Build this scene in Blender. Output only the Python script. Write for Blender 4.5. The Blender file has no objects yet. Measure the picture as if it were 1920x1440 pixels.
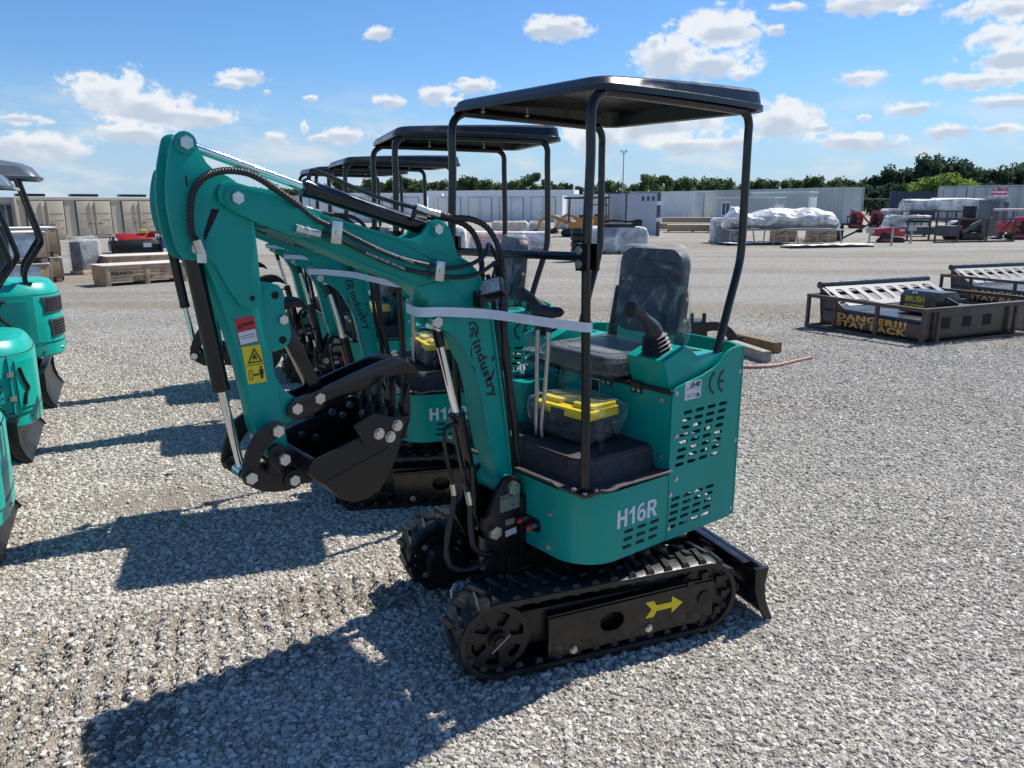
import bpy, bmesh, math, random
import numpy as np
from mathutils import Vector, Matrix, noise
R = math.radians
scene = bpy.context.scene
COL = scene.collection
rnd = random.Random(7)

# ---------------------------------------------------------------- camera geometry
CAM_H, FPX, HOR = 1.7, 1442.0, 384.0
PITCH = math.atan((720 - HOR) / FPX)
CP, SP = math.cos(PITCH), math.sin(PITCH)
def at(u, v, z=-0.1):
    """point of the yard (height z) seen at pixel u,v of the photograph"""
    x, d = (u - 960) / FPX, (v - 720) / FPX
    t = (z - CAM_H) / -(SP + d * CP)
    return Vector((x * t, (CP - d * SP) * t, z))
def at_depth(u, y, z=-0.1):
    """point at depth y and height z seen in pixel column u"""
    zc = y * CP - (z - CAM_H) * SP
    return Vector(((u - 960) / FPX * zc, y, z))
def top_z(v, y):
    """height that shows at row v for depth y"""
    d = (v - 720) / FPX
    return CAM_H - (SP + d * CP) / (CP - d * SP) * y

# ---------------------------------------------------------------- materials
def nt(name):
    m = bpy.data.materials.new(name); m.use_nodes = True
    t = m.node_tree
    return m, t, t.nodes['Principled BSDF']
def link(t, a, b): t.links.new(a, b)
def noise_node(t, scale, detail=4, rough=.55, coord='Object', dist=0):
    tc = t.nodes.new('ShaderNodeTexCoord')
    n = t.nodes.new('ShaderNodeTexNoise'); n.inputs['Scale'].default_value = scale
    n.inputs['Detail'].default_value = detail; n.inputs['Roughness'].default_value = rough
    n.inputs['Distortion'].default_value = dist
    link(t, tc.outputs[coord], n.inputs['Vector']); return n
def ramp(t, src, stops):
    r = t.nodes.new('ShaderNodeValToRGB'); e = r.color_ramp.elements
    while len(e) < len(stops): e.new(.5)
    for k, (p, c) in enumerate(stops):
        e[k].position = p; e[k].color = (*c, 1) if len(c) == 3 else c
    link(t, src, r.inputs['Fac']); return r
def mat(name, col, rough=.5, metal=0, coat=0, var=.12, scale=6, bump=0, bscale=60, spec=.5, rvar=.08, dust=0):
    m, t, p = nt(name)
    n = noise_node(t, scale, 5)
    c0 = tuple(max(0, x * (1 - var)) for x in col); c1 = tuple(min(1, x * (1 + var)) for x in col)
    r = ramp(t, n.outputs['Fac'], [(.3, c0), (.7, c1)])
    out = r.outputs['Color']
    if dust:
        n3 = noise_node(t, 9, 8, .7)
        r3 = ramp(t, n3.outputs['Fac'], [(.5, (0, 0, 0)), (.75, (dust, dust, dust))])
        mx = t.nodes.new('ShaderNodeMix'); mx.data_type = 'RGBA'
        link(t, r3.outputs['Color'], mx.inputs['Factor']); link(t, out, mx.inputs['A'])
        mx.inputs['B'].default_value = (.3, .27, .23, 1); out = mx.outputs['Result']
    link(t, out, p.inputs['Base Color'])
    rr = ramp(t, noise_node(t, scale * 3, 4).outputs['Fac'], [(.3, (max(0, rough - rvar),) * 3), (.7, (min(1, rough + rvar),) * 3)])
    link(t, rr.outputs['Color'], p.inputs['Roughness'])
    p.inputs['Metallic'].default_value = metal
    p.inputs['Coat Weight'].default_value = coat; p.inputs['Coat Roughness'].default_value = .08
    p.inputs['Specular IOR Level'].default_value = spec
    if bump:
        b = t.nodes.new('ShaderNodeBump'); b.inputs['Strength'].default_value = bump; b.inputs['Distance'].default_value = .01
        link(t, noise_node(t, bscale, 3).outputs['Fac'], b.inputs['Height']); link(t, b.outputs['Normal'], p.inputs['Normal'])
    return m
def film(name, col=(.85, .9, .92), cover=.25, scale=9, rough=.12, bump=.9):
    """clear crinkled plastic film"""
    m, t, p = nt(name)
    p.inputs['Base Color'].default_value = (*col, 1); p.inputs['Roughness'].default_value = rough
    p.inputs['Specular IOR Level'].default_value = .8
    tr = t.nodes.new('ShaderNodeBsdfTransparent'); mx = t.nodes.new('ShaderNodeMixShader')
    n = noise_node(t, scale, 6, .65, dist=1.5)
    r = ramp(t, n.outputs['Fac'], [(.35, (cover * .35,) * 3), (.55, (cover,) * 3), (.66, (min(1, cover * (2.4 if cover > .3 else 3.2)),) * 3)])
    lw = t.nodes.new('ShaderNodeLayerWeight'); lw.inputs['Blend'].default_value = .35; pw_ = t.nodes.new('ShaderNodeMath'); pw_.operation = 'POWER'; pw_.inputs[1].default_value = 2.2; link(t, lw.outputs['Facing'], pw_.inputs[0])
    ad_ = t.nodes.new('ShaderNodeMath'); ad_.operation = 'MULTIPLY_ADD'; ad_.inputs[1].default_value = .38; ad_.use_clamp = True; link(t, pw_.outputs[0], ad_.inputs[0]); link(t, r.outputs['Color'], ad_.inputs[2])
    link(t, ad_.outputs[0], mx.inputs['Fac']); link(t, tr.outputs[0], mx.inputs[1]); link(t, p.outputs[0], mx.inputs[2])
    b = t.nodes.new('ShaderNodeBump'); b.inputs['Strength'].default_value = bump; b.inputs['Distance'].default_value = .02
    link(t, n.outputs['Fac'], b.inputs['Height']); link(t, b.outputs['Normal'], p.inputs['Normal'])
    link(t, mx.outputs[0], t.nodes['Material Output'].inputs['Surface'])
    return m
M = {}
M['teal'] = mat('teal_paint', (.0, .285, .235), .34, coat=.0, var=.06, scale=3, bump=.035, bscale=45, spec=.28)
M['teal2'] = mat('teal_plastic', (.0, .38, .31), .34, coat=.1, var=.05, scale=3, dust=.12)
M['black'] = mat('black_paint', (.006, .0065, .008), .22, coat=.2, var=.2, scale=5, dust=.015, spec=.4)
M['satin'] = mat('satin_black_steel', (.009, .0085, .009), .36, var=.25, scale=7, bump=.05, dust=.025, spec=.4)
M['canopy'] = mat('dark_grey_canopy_plastic', (.010, .012, .016), .26, coat=.08, var=.1, scale=3, dust=.03, spec=.4)
M['greycan'] = mat('grey_canopy_plastic', (.11, .125, .14), .2, coat=.4, var=.1, scale=3, dust=.1)
M['rubber'] = mat('track_rubber', (.013, .013, .014), .42, var=.3, scale=14, bump=.15, bscale=90, dust=.08, spec=.4)
M['hose'] = mat('hose_rubber', (.014, .014, .015), .42, var=.3, scale=30, bump=.25, bscale=200)
M['dark'] = mat('dark_void', (.006, .006, .007), .8, var=.3)
M['chrome'] = mat('chrome_rod', (.78, .79, .8), .12, metal=1, var=.03)
M['zinc'] = mat('zinc_bolt', (.55, .56, .55), .3, metal=.95, var=.1, scale=12, bump=.04, bscale=120)
M['gold'] = mat('yellow_zinc', (.6, .5, .25), .35, metal=.8, var=.2, scale=40)
M['steel'] = mat('bare_steel_tube', (.5, .5, .49), .3, metal=.9, var=.06, scale=4, rvar=.04)
M['mat'] = mat('floor_mat_vinyl', (.05, .038, .036), .65, var=.35, scale=35, bump=.5, bscale=140)
M['matedge'] = mat('floor_mat_felt_edge', (.17, .13, .125), .95, var=.35, scale=80, bump=.6, bscale=300)
M['seat'] = mat('seat_vinyl', (.012, .018, .028), .5, var=.3, scale=20, bump=.3, bscale=120)
M['seatp'] = mat('seat_padding', (.02, .03, .05), .6, var=.3, scale=40, bump=.6, bscale=160)
M['film'] = film('clear_plastic_film', cover=.05, scale=22, rough=.05)
M['film2'] = film('milky_plastic_film', col=(.8, .84, .86), cover=.10, scale=7, rough=.12)
M['shrink'] = film('white_shrink_wrap', col=(.92, .92, .91), cover=.6, scale=1.6, rough=.45, bump=.35)
M['tape'] = mat('white_plastic_strap', (.62, .66, .72), .35, var=.08, scale=20, bump=.1)
M['white'] = mat('white_print', (.62, .66, .72), .45, var=.04)
M['paper'] = mat('paper_label', (.62, .63, .68), .5, var=.06, scale=30)
M['plate'] = mat('grey_nameplate', (.2, .23, .22), .4, metal=.2, var=.12, scale=60)
M['ink'] = mat('black_print', (.012, .012, .014), .5, var=.1)
M['red'] = mat('red_print', (.5, .02, .03), .4, var=.08)
M['yellow'] = mat('yellow_print', (.72, .55, .01), .4, var=.06)
M['ylid'] = mat('yellow_plastic', (.78, .58, .005), .35, var=.06, coat=.1)
M['orange'] = mat('orange_print', (.75, .38, .07), .5, var=.2, scale=30)
M['lens'] = mat('lamp_lens', (.55, .58, .6), .12, metal=.5, var=.3, scale=120, bump=.8, bscale=220)
M['knob'] = mat('dark_grip_rubber', (.02, .023, .027), .6, var=.2, scale=30)
M['rust'] = mat('brown_primer_steel', (.085, .06, .048), .7, var=.35, scale=10, bump=.2)
M['cutter'] = mat('gloss_black_deck', (.02, .022, .026), .3, coat=.2, var=.3, scale=4, dust=.12)
M['bluegrey'] = mat('grey_blue_painted_plate', (.075, .09, .112), .42, coat=.05, var=.12, scale=5, dust=.03, spec=.35)
M['beige'] = mat('beige_container_paint', (.54, .455, .33), .55, var=.1, scale=.8, dust=.1)
M['cwhite'] = mat('white_container_paint', (.74, .76, .75), .5, var=.08, scale=.7, dust=.12)
M['cgrey'] = mat('grey_container_paint', (.44, .475, .48), .5, var=.08, scale=.7, dust=.1)
M['cgreen'] = mat('pale_green_grey_container_paint', (.47, .52, .515), .5, var=.08, scale=.7, dust=.1)
M['cblue'] = mat('dark_blue_container_paint', (.04, .065, .11), .55, var=.15, scale=.7, dust=.08)
M['cdark'] = mat('dark_grey_container_paint', (.05, .05, .055), .6, var=.2, scale=.7)
M['roofw'] = mat('white_trailer_sheet', (.78, .8, .82), .45, var=.05, scale=1)
M['seam'] = mat('dark_door_seam', (.05, .055, .06), .8, var=.2)
M['panelw'] = mat('white_wall_panel', (.5, .53, .58), .55, var=.05, scale=2)
M['glass'] = mat('window_glass', (.08, .1, .12), .1, var=.2)
M['fencewire'] = mat('dark_fence_wire', (.07, .08, .085), .6, var=.1)
M['wood'] = mat('pine_boards', (.42, .30, .19), .75, var=.25, scale=6, bump=.25, bscale=30)
M['woodtop'] = mat('pale_crate_lid', (.62, .54, .47), .75, var=.15, scale=4, bump=.2)
M['woodold'] = mat('weathered_timber', (.3, .27, .24), .85, var=.35, scale=18, bump=.5, bscale=60)
M['woodbrown'] = mat('brown_timber', (.2, .125, .06), .8, var=.35, scale=18, bump=.5, bscale=60)
M['card'] = mat('cardboard', (.36, .25, .15), .8, var=.2, scale=5)
M['picture'] = mat('printed_carton', (.34, .40, .46), .4, var=.6, scale=3)
M['pinkhose'] = mat('faded_red_hose', (.36, .17, .13), .6, var=.2, scale=20)
M['mred'] = mat('red_machine_paint', (.42, .012, .02), .35, coat=.3, var=.15, scale=6, dust=.06)
M['morange'] = mat('yellow_orange_machine_paint', (.6, .25, .02), .35, coat=.3, var=.12, scale=6, dust=.08)
M['grey'] = mat('grey_machine_paint', (.07, .075, .08), .45, var=.2, scale=6)
M['galv'] = mat('galvanised_steel', (.42, .43, .43), .45, metal=.5, var=.15, scale=12)
M['blue'] = mat('blue_plastic', (.03, .17, .5), .4, var=.1)
M['conered'] = mat('red_cone_plastic', (.62, .03, .05), .45, var=.1)
M['conewhite'] = mat('white_cone_band', (.75, .75, .74), .4, var=.05)
M['whitesheet'] = mat('white_sheet', (.72, .72, .7), .6, var=.1, scale=3, bump=.5, bscale=8)
M['pallet_wrap'] = mat('grey_wrapped_goods', (.17, .185, .2), .35, var=.45, scale=3, coat=.2)
M['yellow_goods'] = mat('yellow_wrapped_goods', (.5, .38, .08), .35, var=.3, scale=3, coat=.2)
M['red_goods'] = mat('red_goods', (.5, .06, .05), .5, var=.3, scale=3)
M['bark'] = mat('bark', (.07, .055, .04), .9, var=.3, scale=10)
def leaf_mat(name, col):
    m, t, p = nt(name)
    oi = t.nodes.new('ShaderNodeObjectInfo'); n = noise_node(t, .9, 4)
    a = t.nodes.new('ShaderNodeMath'); a.operation = 'ADD'
    s = t.nodes.new('ShaderNodeMath'); s.operation = 'MULTIPLY'; s.inputs[1].default_value = .35
    link(t, oi.outputs['Random'], s.inputs[0]); link(t, s.outputs[0], a.inputs[0]); link(t, n.outputs['Fac'], a.inputs[1])
    r = ramp(t, a.outputs[0], [(.35, tuple(x * .65 for x in col)), (.65, col), (.95, (col[0] * 1.5, col[1] * 1.3, col[2] * 1.1))])
    link(t, r.outputs['Color'], p.inputs['Base Color']); p.inputs['Roughness'].default_value = .6
    p.inputs['Specular IOR Level'].default_value = .0; p.inputs['Roughness'].default_value = .9
    tl = t.nodes.new('ShaderNodeBsdfTranslucent'); link(t, r.outputs['Color'], tl.inputs['Color']); mx = t.nodes.new('ShaderNodeMixShader'); mx.inputs['Fac'].default_value = .45
    link(t, p.outputs[0], mx.inputs[1]); link(t, tl.outputs[0], mx.inputs[2]); link(t, mx.outputs[0], t.nodes['Material Output'].inputs['Surface'])
    return m
M['leaf'] = leaf_mat('tree_foliage', (.095, .15, .075))
M['leafdark'] = leaf_mat('dark_tree_foliage', (.06, .10, .065))
M['leaflight'] = leaf_mat('bright_shrub_foliage', (.17, .26, .07))

# ---------------------------------------------------------------- mesh builder
def catmull(pts, n=6):
    pts = [Vector(p) for p in pts]
    if len(pts) < 3: return pts
    out = []
    P = [pts[0] * 2 - pts[1]] + pts + [pts[-1] * 2 - pts[-2]]
    for i in range(1, len(P) - 2):
        p0, p1, p2, p3 = P[i - 1:i + 3]
        for k in range(n):
            t = k / n
            out.append(.5 * ((2 * p1) + (p2 - p0) * t + (2 * p0 - 5 * p1 + 4 * p2 - p3) * t * t + (3 * p1 - p0 - 3 * p2 + p3) * t ** 3))
    out.append(pts[-1]); return out
def curve_mesh(splines, ext):
    cu = bpy.data.curves.new('tmp', 'CURVE'); cu.dimensions = '2D'; cu.fill_mode = 'BOTH'; cu.extrude = ext
    for sp in splines:
        s = cu.splines.new('POLY'); s.points.add(len(sp) - 1); s.use_cyclic_u = True
        for k, p in enumerate(sp): s.points[k].co = (p[0], p[1], 0, 1)
    o = bpy.data.objects.new('tmp', cu); me = bpy.data.meshes.new_from_object(o)
    bpy.data.objects.remove(o); bpy.data.curves.remove(cu); return me
def text_mesh(body, size, ext=.0006, bold=0, shear=0, spacing=1, align='LEFT'):
    cu = bpy.data.curves.new('tmp', 'FONT'); cu.body = body; cu.size = size; cu.extrude = ext; cu.offset = bold
    cu.shear = shear; cu.space_character = spacing; cu.align_x = align; cu.resolution_u = 4
    o = bpy.data.objects.new('tmp', cu); me = bpy.data.meshes.new_from_object(o)
    bpy.data.objects.remove(o); bpy.data.curves.remove(cu); return me
def capsule2d(cx, cy, L, h, ang=0, n=5):
    pts = []; r = h / 2
    for k in range(n + 1):
        a = -math.pi / 2 + math.pi * k / n; pts.append((L / 2 - r + r * math.cos(a), r * math.sin(a)))
    for k in range(n + 1):
        a = math.pi / 2 + math.pi * k / n; pts.append((-L / 2 + r + r * math.cos(a), r * math.sin(a)))
    ca, sa = math.cos(ang), math.sin(ang)
    return [(cx + x * ca - y * sa, cy + x * sa + y * ca) for x, y in pts]
def round_rect(x0, x1, y0, y1, r, n=5):
    pts = []
    for cx, cy, a0 in ((x1 - r, y1 - r, 0), (x0 + r, y1 - r, 90), (x0 + r, y0 + r, 180), (x1 - r, y0 + r, 270)):
        for k in range(n + 1):
            a = R(a0 + 90 * k / n); pts.append((cx + r * math.cos(a), cy + r * math.sin(a)))
    return pts
def circle2d(cx, cy, r, n=16): return [(cx + r * math.cos(2 * math.pi * k / n), cy + r * math.sin(2 * math.pi * k / n)) for k in range(n)]
def frame_m(o, x, z):
    """matrix with local x, local z (normal) axes"""
    x = Vector(x).normalized(); z = Vector(z).normalized(); y = z.cross(x)
    m = Matrix((x, y, z)).transposed().to_4x4(); m.translation = Vector(o); return m

class MB:
    def __init__(s): s.bm = bmesh.new()
    def _bev(s, verts, b, seg=2):
        if b > 0:
            vs = set(verts); es = [e for e in s.bm.edges if e.verts[0] in vs and e.verts[1] in vs]
            bmesh.ops.bevel(s.bm, geom=es, offset=b, segments=seg, affect='EDGES', clamp_overlap=True, profile=.6)
    def box(s, c, d, rz=0, bev=0, m=None):
        r = bmesh.ops.create_cube(s.bm, size=1)['verts']
        T = Matrix.Translation(Vector(c)) @ Matrix.Rotation(rz, 4, 'Z') @ Matrix.Diagonal((*d, 1))
        if m is not None: T = m @ T
        bmesh.ops.transform(s.bm, matrix=T, verts=r); s._bev(r, bev); return s
    def box2(s, a, b, bev=0, m=None):
        return s.box([(p + q) / 2 for p, q in zip(a, b)], [abs(q - p) for p, q in zip(a, b)], bev=bev, m=m)
    def prism(s, poly, h0, h1, plane='xz', bev=0, m=None):
        def P(p, h):
            return {'xz': (p[0], h, p[1]), 'xy': (p[0], p[1], h), 'yz': (h, p[0], p[1])}[plane]
        a = [s.bm.verts.new(P(p, h0)) for p in poly]; b = [s.bm.verts.new(P(p, h1)) for p in poly]
        n = len(poly)
        s.bm.faces.new(a); s.bm.faces.new(b[::-1])
        for k in range(n): s.bm.faces.new((a[k], b[k], b[(k + 1) % n], a[(k + 1) % n]))
        fs = set()
        for v in a + b: fs.update(v.link_faces)
        bmesh.ops.recalc_face_normals(s.bm, faces=list(fs))
        if m is not None: bmesh.ops.transform(s.bm, matrix=m, verts=a + b)
        s._bev(a + b, bev); return s
    def cyl(s, p0, p1, r0, r1=None, seg=18, bev=0):
        p0, p1 = Vector(p0), Vector(p1); d = p1 - p0; r1 = r0 if r1 is None else r1
        m = Matrix.Translation((p0 + p1) / 2) @ d.to_track_quat('Z', 'Y').to_matrix().to_4x4()
        r = bmesh.ops.create_cone(s.bm, cap_ends=True, segments=seg, radius1=r0, radius2=r1, depth=d.length, matrix=m)['verts']
        if bev:
            vs = set(r); es = [e for e in s.bm.edges if e.verts[0] in vs and e.verts[1] in vs and len(e.link_faces) == 2 and any(len(f.verts) > 4 for f in e.link_faces)]
            bmesh.ops.bevel(s.bm, geom=es, offset=bev, segments=2, affect='EDGES', clamp_overlap=True)
        return s
    def tube(s, pts, r, seg=10, smooth=0, cap=True, twist=0):
        pts = catmull(pts, smooth) if smooth else [Vector(p) for p in pts]
        n = len(pts); rings = []; up = None
        for i, p in enumerate(pts):
            d = (pts[min(i + 1, n - 1)] - pts[max(i - 1, 0)]).normalized()
            if up is None:
                up = d.orthogonal().normalized()
            up = (up - d * up.dot(d)).normalized(); sd = d.cross(up)
            rr = r(i / (n - 1)) if callable(r) else r
            ring = []
            for k in range(seg):
                a = 2 * math.pi * k / seg
                q = rr
                if twist: q = rr * (1 + .085 * math.cos(a * 2 - i * twist))
                ring.append(s.bm.verts.new(p + up * (q * math.cos(a)) + sd * (q * math.sin(a))))
            rings.append(ring)
        for a, b in zip(rings, rings[1:]):
            for k in range(seg): s.bm.faces.new((a[k], a[(k + 1) % seg], b[(k + 1) % seg], b[k]))
        if cap: s.bm.faces.new(rings[0][::-1]); s.bm.faces.new(rings[-1])
        return s
    def loft(s, rings, close=True, cap0=False, cap1=False):
        R_ = [[s.bm.verts.new(Vector(p)) for p in r] for r in rings]; n = len(R_[0])
        for a, b in zip(R_, R_[1:]):
            for k in range(n if close else n - 1): s.bm.faces.new((a[k], a[(k + 1) % n], b[(k + 1) % n], b[k]))
        if cap0: s.bm.faces.new(R_[0][::-1])
        if cap1: s.bm.faces.new(R_[-1])
        return s
    def bolt(s, p, d, r, h=None, washer=True):
        p, d = Vector(p), Vector(d).normalized(); h = h or r * .7
        if washer: s.cyl(p, p + d * r * .18, r * 1.22, seg=16)
        s.cyl(p + d * (r * .18 if washer else -.001), p + d * h, r, r * .97, seg=6, bev=r * .06); return s
    def mesh(s, me, m=None):
        a = len(s.bm.verts); s.bm.from_mesh(me); s.bm.verts.ensure_lookup_table()
        if m is not None: bmesh.ops.transform(s.bm, matrix=m, verts=s.bm.verts[a:])
        bpy.data.meshes.remove(me); return s
    def text(s, body, size, m, **k): return s.mesh(text_mesh(body, size, **k), m)
    def sheet(s, splines, ext, m): return s.mesh(curve_mesh(splines, ext), m)
    def obj(s, name, material, parent=None, ang=32, label=None, flip=False):
        me = bpy.data.meshes.new(name)
        bmesh.ops.remove_doubles(s.bm, verts=s.bm.verts, dist=1e-6)
        bmesh.ops.recalc_face_normals(s.bm, faces=s.bm.faces)
        s.bm.to_mesh(me); s.bm.free()
        me.materials.append(material)
        if ang:
            me.polygons.foreach_set('use_smooth', [True] * len(me.polygons)); me.set_sharp_from_angle(angle=R(ang))
        o = bpy.data.objects.new(name, me); COL.objects.link(o)
        if parent is not None: o.parent = parent
        if label: o['label'] = label
        return o
def thing(name, label, cat, loc=(0, 0, 0), rz=0, group=None):
    o = bpy.data.objects.new(name, None); COL.objects.link(o)
    o.location = loc; o.rotation_euler = (0, 0, rz); o.empty_display_size = .2
    return tag(o, label, cat, group)
def tag(o, label, cat, group=None):
    o['label'] = label; o['category'] = cat
    if group: o['group'] = group
    return o
def copy_tree(o, parent=None):
    c = o.copy(); COL.objects.link(c)
    if parent is not None: c.parent = parent
    for ch in list(o.children): copy_tree(ch, c)
    return c
def crumple(bm, amp, sc, seed=0):
    for v in bm.verts:
        d = noise.noise_vector(v.co * sc + Vector((seed, seed * 2, 0))); v.co += d * amp
# ================================================================ mini excavator (x forward to the boom, y operator's left, z up)
def mir(f):
    for s in (1, -1): f(s)
SWING = R(-17.2)
def ring_path(cr, n=64):
    """closed belt path in (u,z): list of (u,z,nu,nz,s)"""
    Rr, cz, c = cr['r'], cr['z'], cr['c']
    L = 4 * c + 2 * math.pi * Rr
    out = []
    for k in range(n):
        s = L * k / n
        if s < 2 * c: out.append((c - s, cz + Rr, 0, 1))
        elif s < 2 * c + math.pi * Rr:
            a = math.pi / 2 + (s - 2 * c) / Rr; out.append((-c + Rr * math.cos(a), cz + Rr * math.sin(a), math.cos(a), math.sin(a)))
        elif s < 4 * c + math.pi * Rr: out.append((-c + s - 2 * c - math.pi * Rr, cz - Rr, 0, -1))
        else:
            a = -math.pi / 2 + (s - 4 * c - math.pi * Rr) / Rr; out.append((c + Rr * math.cos(a), cz + Rr * math.sin(a), math.cos(a), math.sin(a)))
    return out
def crawler(parent, side, swing=SWING, half=.605, gauge=(.275, .46), hgt=.335, simple=False):
    v0, v1 = gauge if side > 0 else (-gauge[1], -gauge[0])
    vo = v1 if side > 0 else v0                       # outer face
    Rr = hgt / 2 - .018; cr = dict(r=Rr, z=hgt / 2, c=half - hgt / 2)
    mb = MB(); th = .02
    path = ring_path(cr, 96)
    prof = [(v0, 0), (v0 + .012, .006), (v1 - .012, .006), (v1, 0), (v1, -th), (v0, -th)]
    rings = [[(u + nu * d, v, z + nz * d) for v, d in prof] for u, z, nu, nz in path]; rings.append(rings[0])
    mb.loft(rings)
    nl = 34
    lp = ring_path(cr, nl * 2); vm = (v0 + v1) / 2; w = (v1 - v0)
    for k, (u, z, nu, nz) in enumerate(lp):
        tu, tz = -nz, nu
        a0, a1 = ((v0 + .002, vm + .022) if k % 2 else (vm - .022, v1 - .002))
        if k % 4 in (2, 3): a0, a1 = a0, a1
        sk = .012 if k % 2 else -.012
        def q(v, t, h): return (u + nu * h + tu * t, v, z + nz * h + tz * t)
        lo, hi, H = .018, .011, .017
        R0 = [q(a0, -lo - sk, .004), q(a0, lo - sk, .004), q(a1, lo + sk, .004), q(a1, -lo + sk, .004)]
        R1 = [q(a0 + .006, -hi - sk, H), q(a0 + .006, hi - sk, H), q(a1 - .006, hi + sk, H), q(a1 - .006, -hi + sk, H)]
        mb.loft([R0, R1], cap1=True)
    for k, (u, z, nu, nz) in enumerate(ring_path(cr, nl)):   # guide horns inside
        tu, tz = -nz, nu
        def q(v, t, h): return (u + nu * h + tu * t, v, z + nz * h + tz * t)
        for vv in (vm - w * .34, vm + w * .34):
            mb.loft([[q(vv - .016, -.016, -th), q(vv - .016, .016, -th), q(vv + .016, .016, -th), q(vv + .016, -.016, -th)],
                     [q(vv - .01, -.008, -th - .018), q(vv - .01, .008, -th - .018), q(vv + .01, .008, -th - .018), q(vv + .01, -.008, -th - .018)]], cap1=True)
    tr = mb.obj('crawler_track', M['rubber'], parent); tr.rotation_euler.z = swing
    c, cz = cr['c'], cr['z']
    # sprocket
    s = 1 if side > 0 else -1
    holes = []
    for k in range(6):
        a = 2 * math.pi * k / 6 + .3
        holes.append([(.052 * math.cos(a - .25), .052 * math.sin(a - .25)), (.1 * math.cos(a - .3), .1 * math.sin(a - .3)), (.105 * math.cos(a), .105 * math.sin(a)),
                      (.1 * math.cos(a + .3), .1 * math.sin(a + .3)), (.052 * math.cos(a + .25), .052 * math.sin(a + .25))])
    for cu, nm in ((c, 'sprocket'), (-c, 'idler')):
        mb = MB(); Ro = Rr - th - .004
        fm = frame_m((cu, vo - s * .03, cz), (-s, 0, 0), (0, s, 0))
        mb.sheet([circle2d(0, 0, Ro, 40)] + (holes if nm == 'sprocket' else [circle2d(0, 0, .03)]), .008, fm)
        mb.cyl((cu, v0 + .02, cz), (cu, v1 - .04, cz), Ro * .72, seg=28)
        mb.cyl((cu, vo - s * .03, cz), (cu, vo + s * .001, cz), .035, seg=20, bev=.004)
        if nm == 'sprocket': mb.cyl((cu, vo, cz), (cu, vo + s * .012, cz), .026, .024, seg=6)
        else:
            for k in range(8):
                a = 2 * math.pi * k / 8
                mb.box((cu + .095 * math.cos(a), vo - s * .02, cz + .095 * math.sin(a)), (.03, .03, .03))
        mb.obj(nm, M['satin'], tr)
    if nm and side > 0:
        mb = MB(); mb.cyl((c - .035, vo + s * .014, cz + .03), (c + .035, vo + s * .014, cz - .03), .0022, seg=8); mb.obj('split_pin', M['steel'], tr)
    # frame and outer guard plate
    mb = MB(); mb.box2((-.42, v0 + .03, .1), (.36, v1 - .05, .24), bev=.01)
    mb.box2((.2, v0 + .03, .12), (.42, v1 - .06, .2))
    mb.obj('track_frame', M['satin'], tr)
    mb = MB()
    fm = frame_m((0, vo - s * .012, 0), (-s, 0, 0), (0, s, 0))
    def uu(u): return -s * u
    mb.sheet([[(uu(.243), .052), (uu(.243), .212), (uu(-.478), .236), (uu(-.478), .09), (uu(-.40), .068)][::s], capsule2d(uu(-.022), .15, .105, .078)], .006, fm)
    mb.prism([(.243, .2), (-.478, .224), (-.478, .246), (.243, .222)], vo - s * .012, vo - s * .08)
    gd = mb.obj('track_guard', M['black'], tr)
    if side > 0:
        mb = MB(); T = frame_m((-.17, vo - .0045, .166), (-1, 0, 0), (0, 1, 0)) @ Matrix.Rotation(R(1.5), 4, 'Z')
        mb.sheet([[(-.005, .034), (.033, .034), (.046, .012), (.115, .012), (.115, .036), (.165, 0), (.115, -.036), (.115, -.012), (.046, -.012), (.033, -.034), (-.005, -.034), (.024, 0)]], .0012, T)
        mb.obj('arrow_marking', M['yellow'], gd)
    for bu, bz in ((.141, .068), (-.183, .088)):
        MB().bolt((bu, vo - s * .004, bz), (0, s, 0), .0135).obj('bolt', M['zinc'], tr)
        mb = MB(); mb.cyl((bu, v0 + .03, bz + .0), (bu, v1 - .02, bz), .062, seg=24, bev=.006); mb.obj('track_roller', M['satin'], tr)
    return tr

def text_on(parent, body, size, o, xdir, mat_, name='lettering', normal=(0, 1, 0), sx=1, **k):
    m = frame_m(o, xdir, normal) @ Matrix.Diagonal((sx, 1, 1, 1))
    return MB().text(body, size, m, **k).obj(name, M[mat_], parent, ang=0)

def arc_pts(cx, cy, r, a0, a1, n=8): return [(cx + r * math.cos(R(a0 + (a1 - a0) * k / n)), cy + r * math.sin(R(a0 + (a1 - a0) * k / n))) for k in range(n + 1)]

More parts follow.
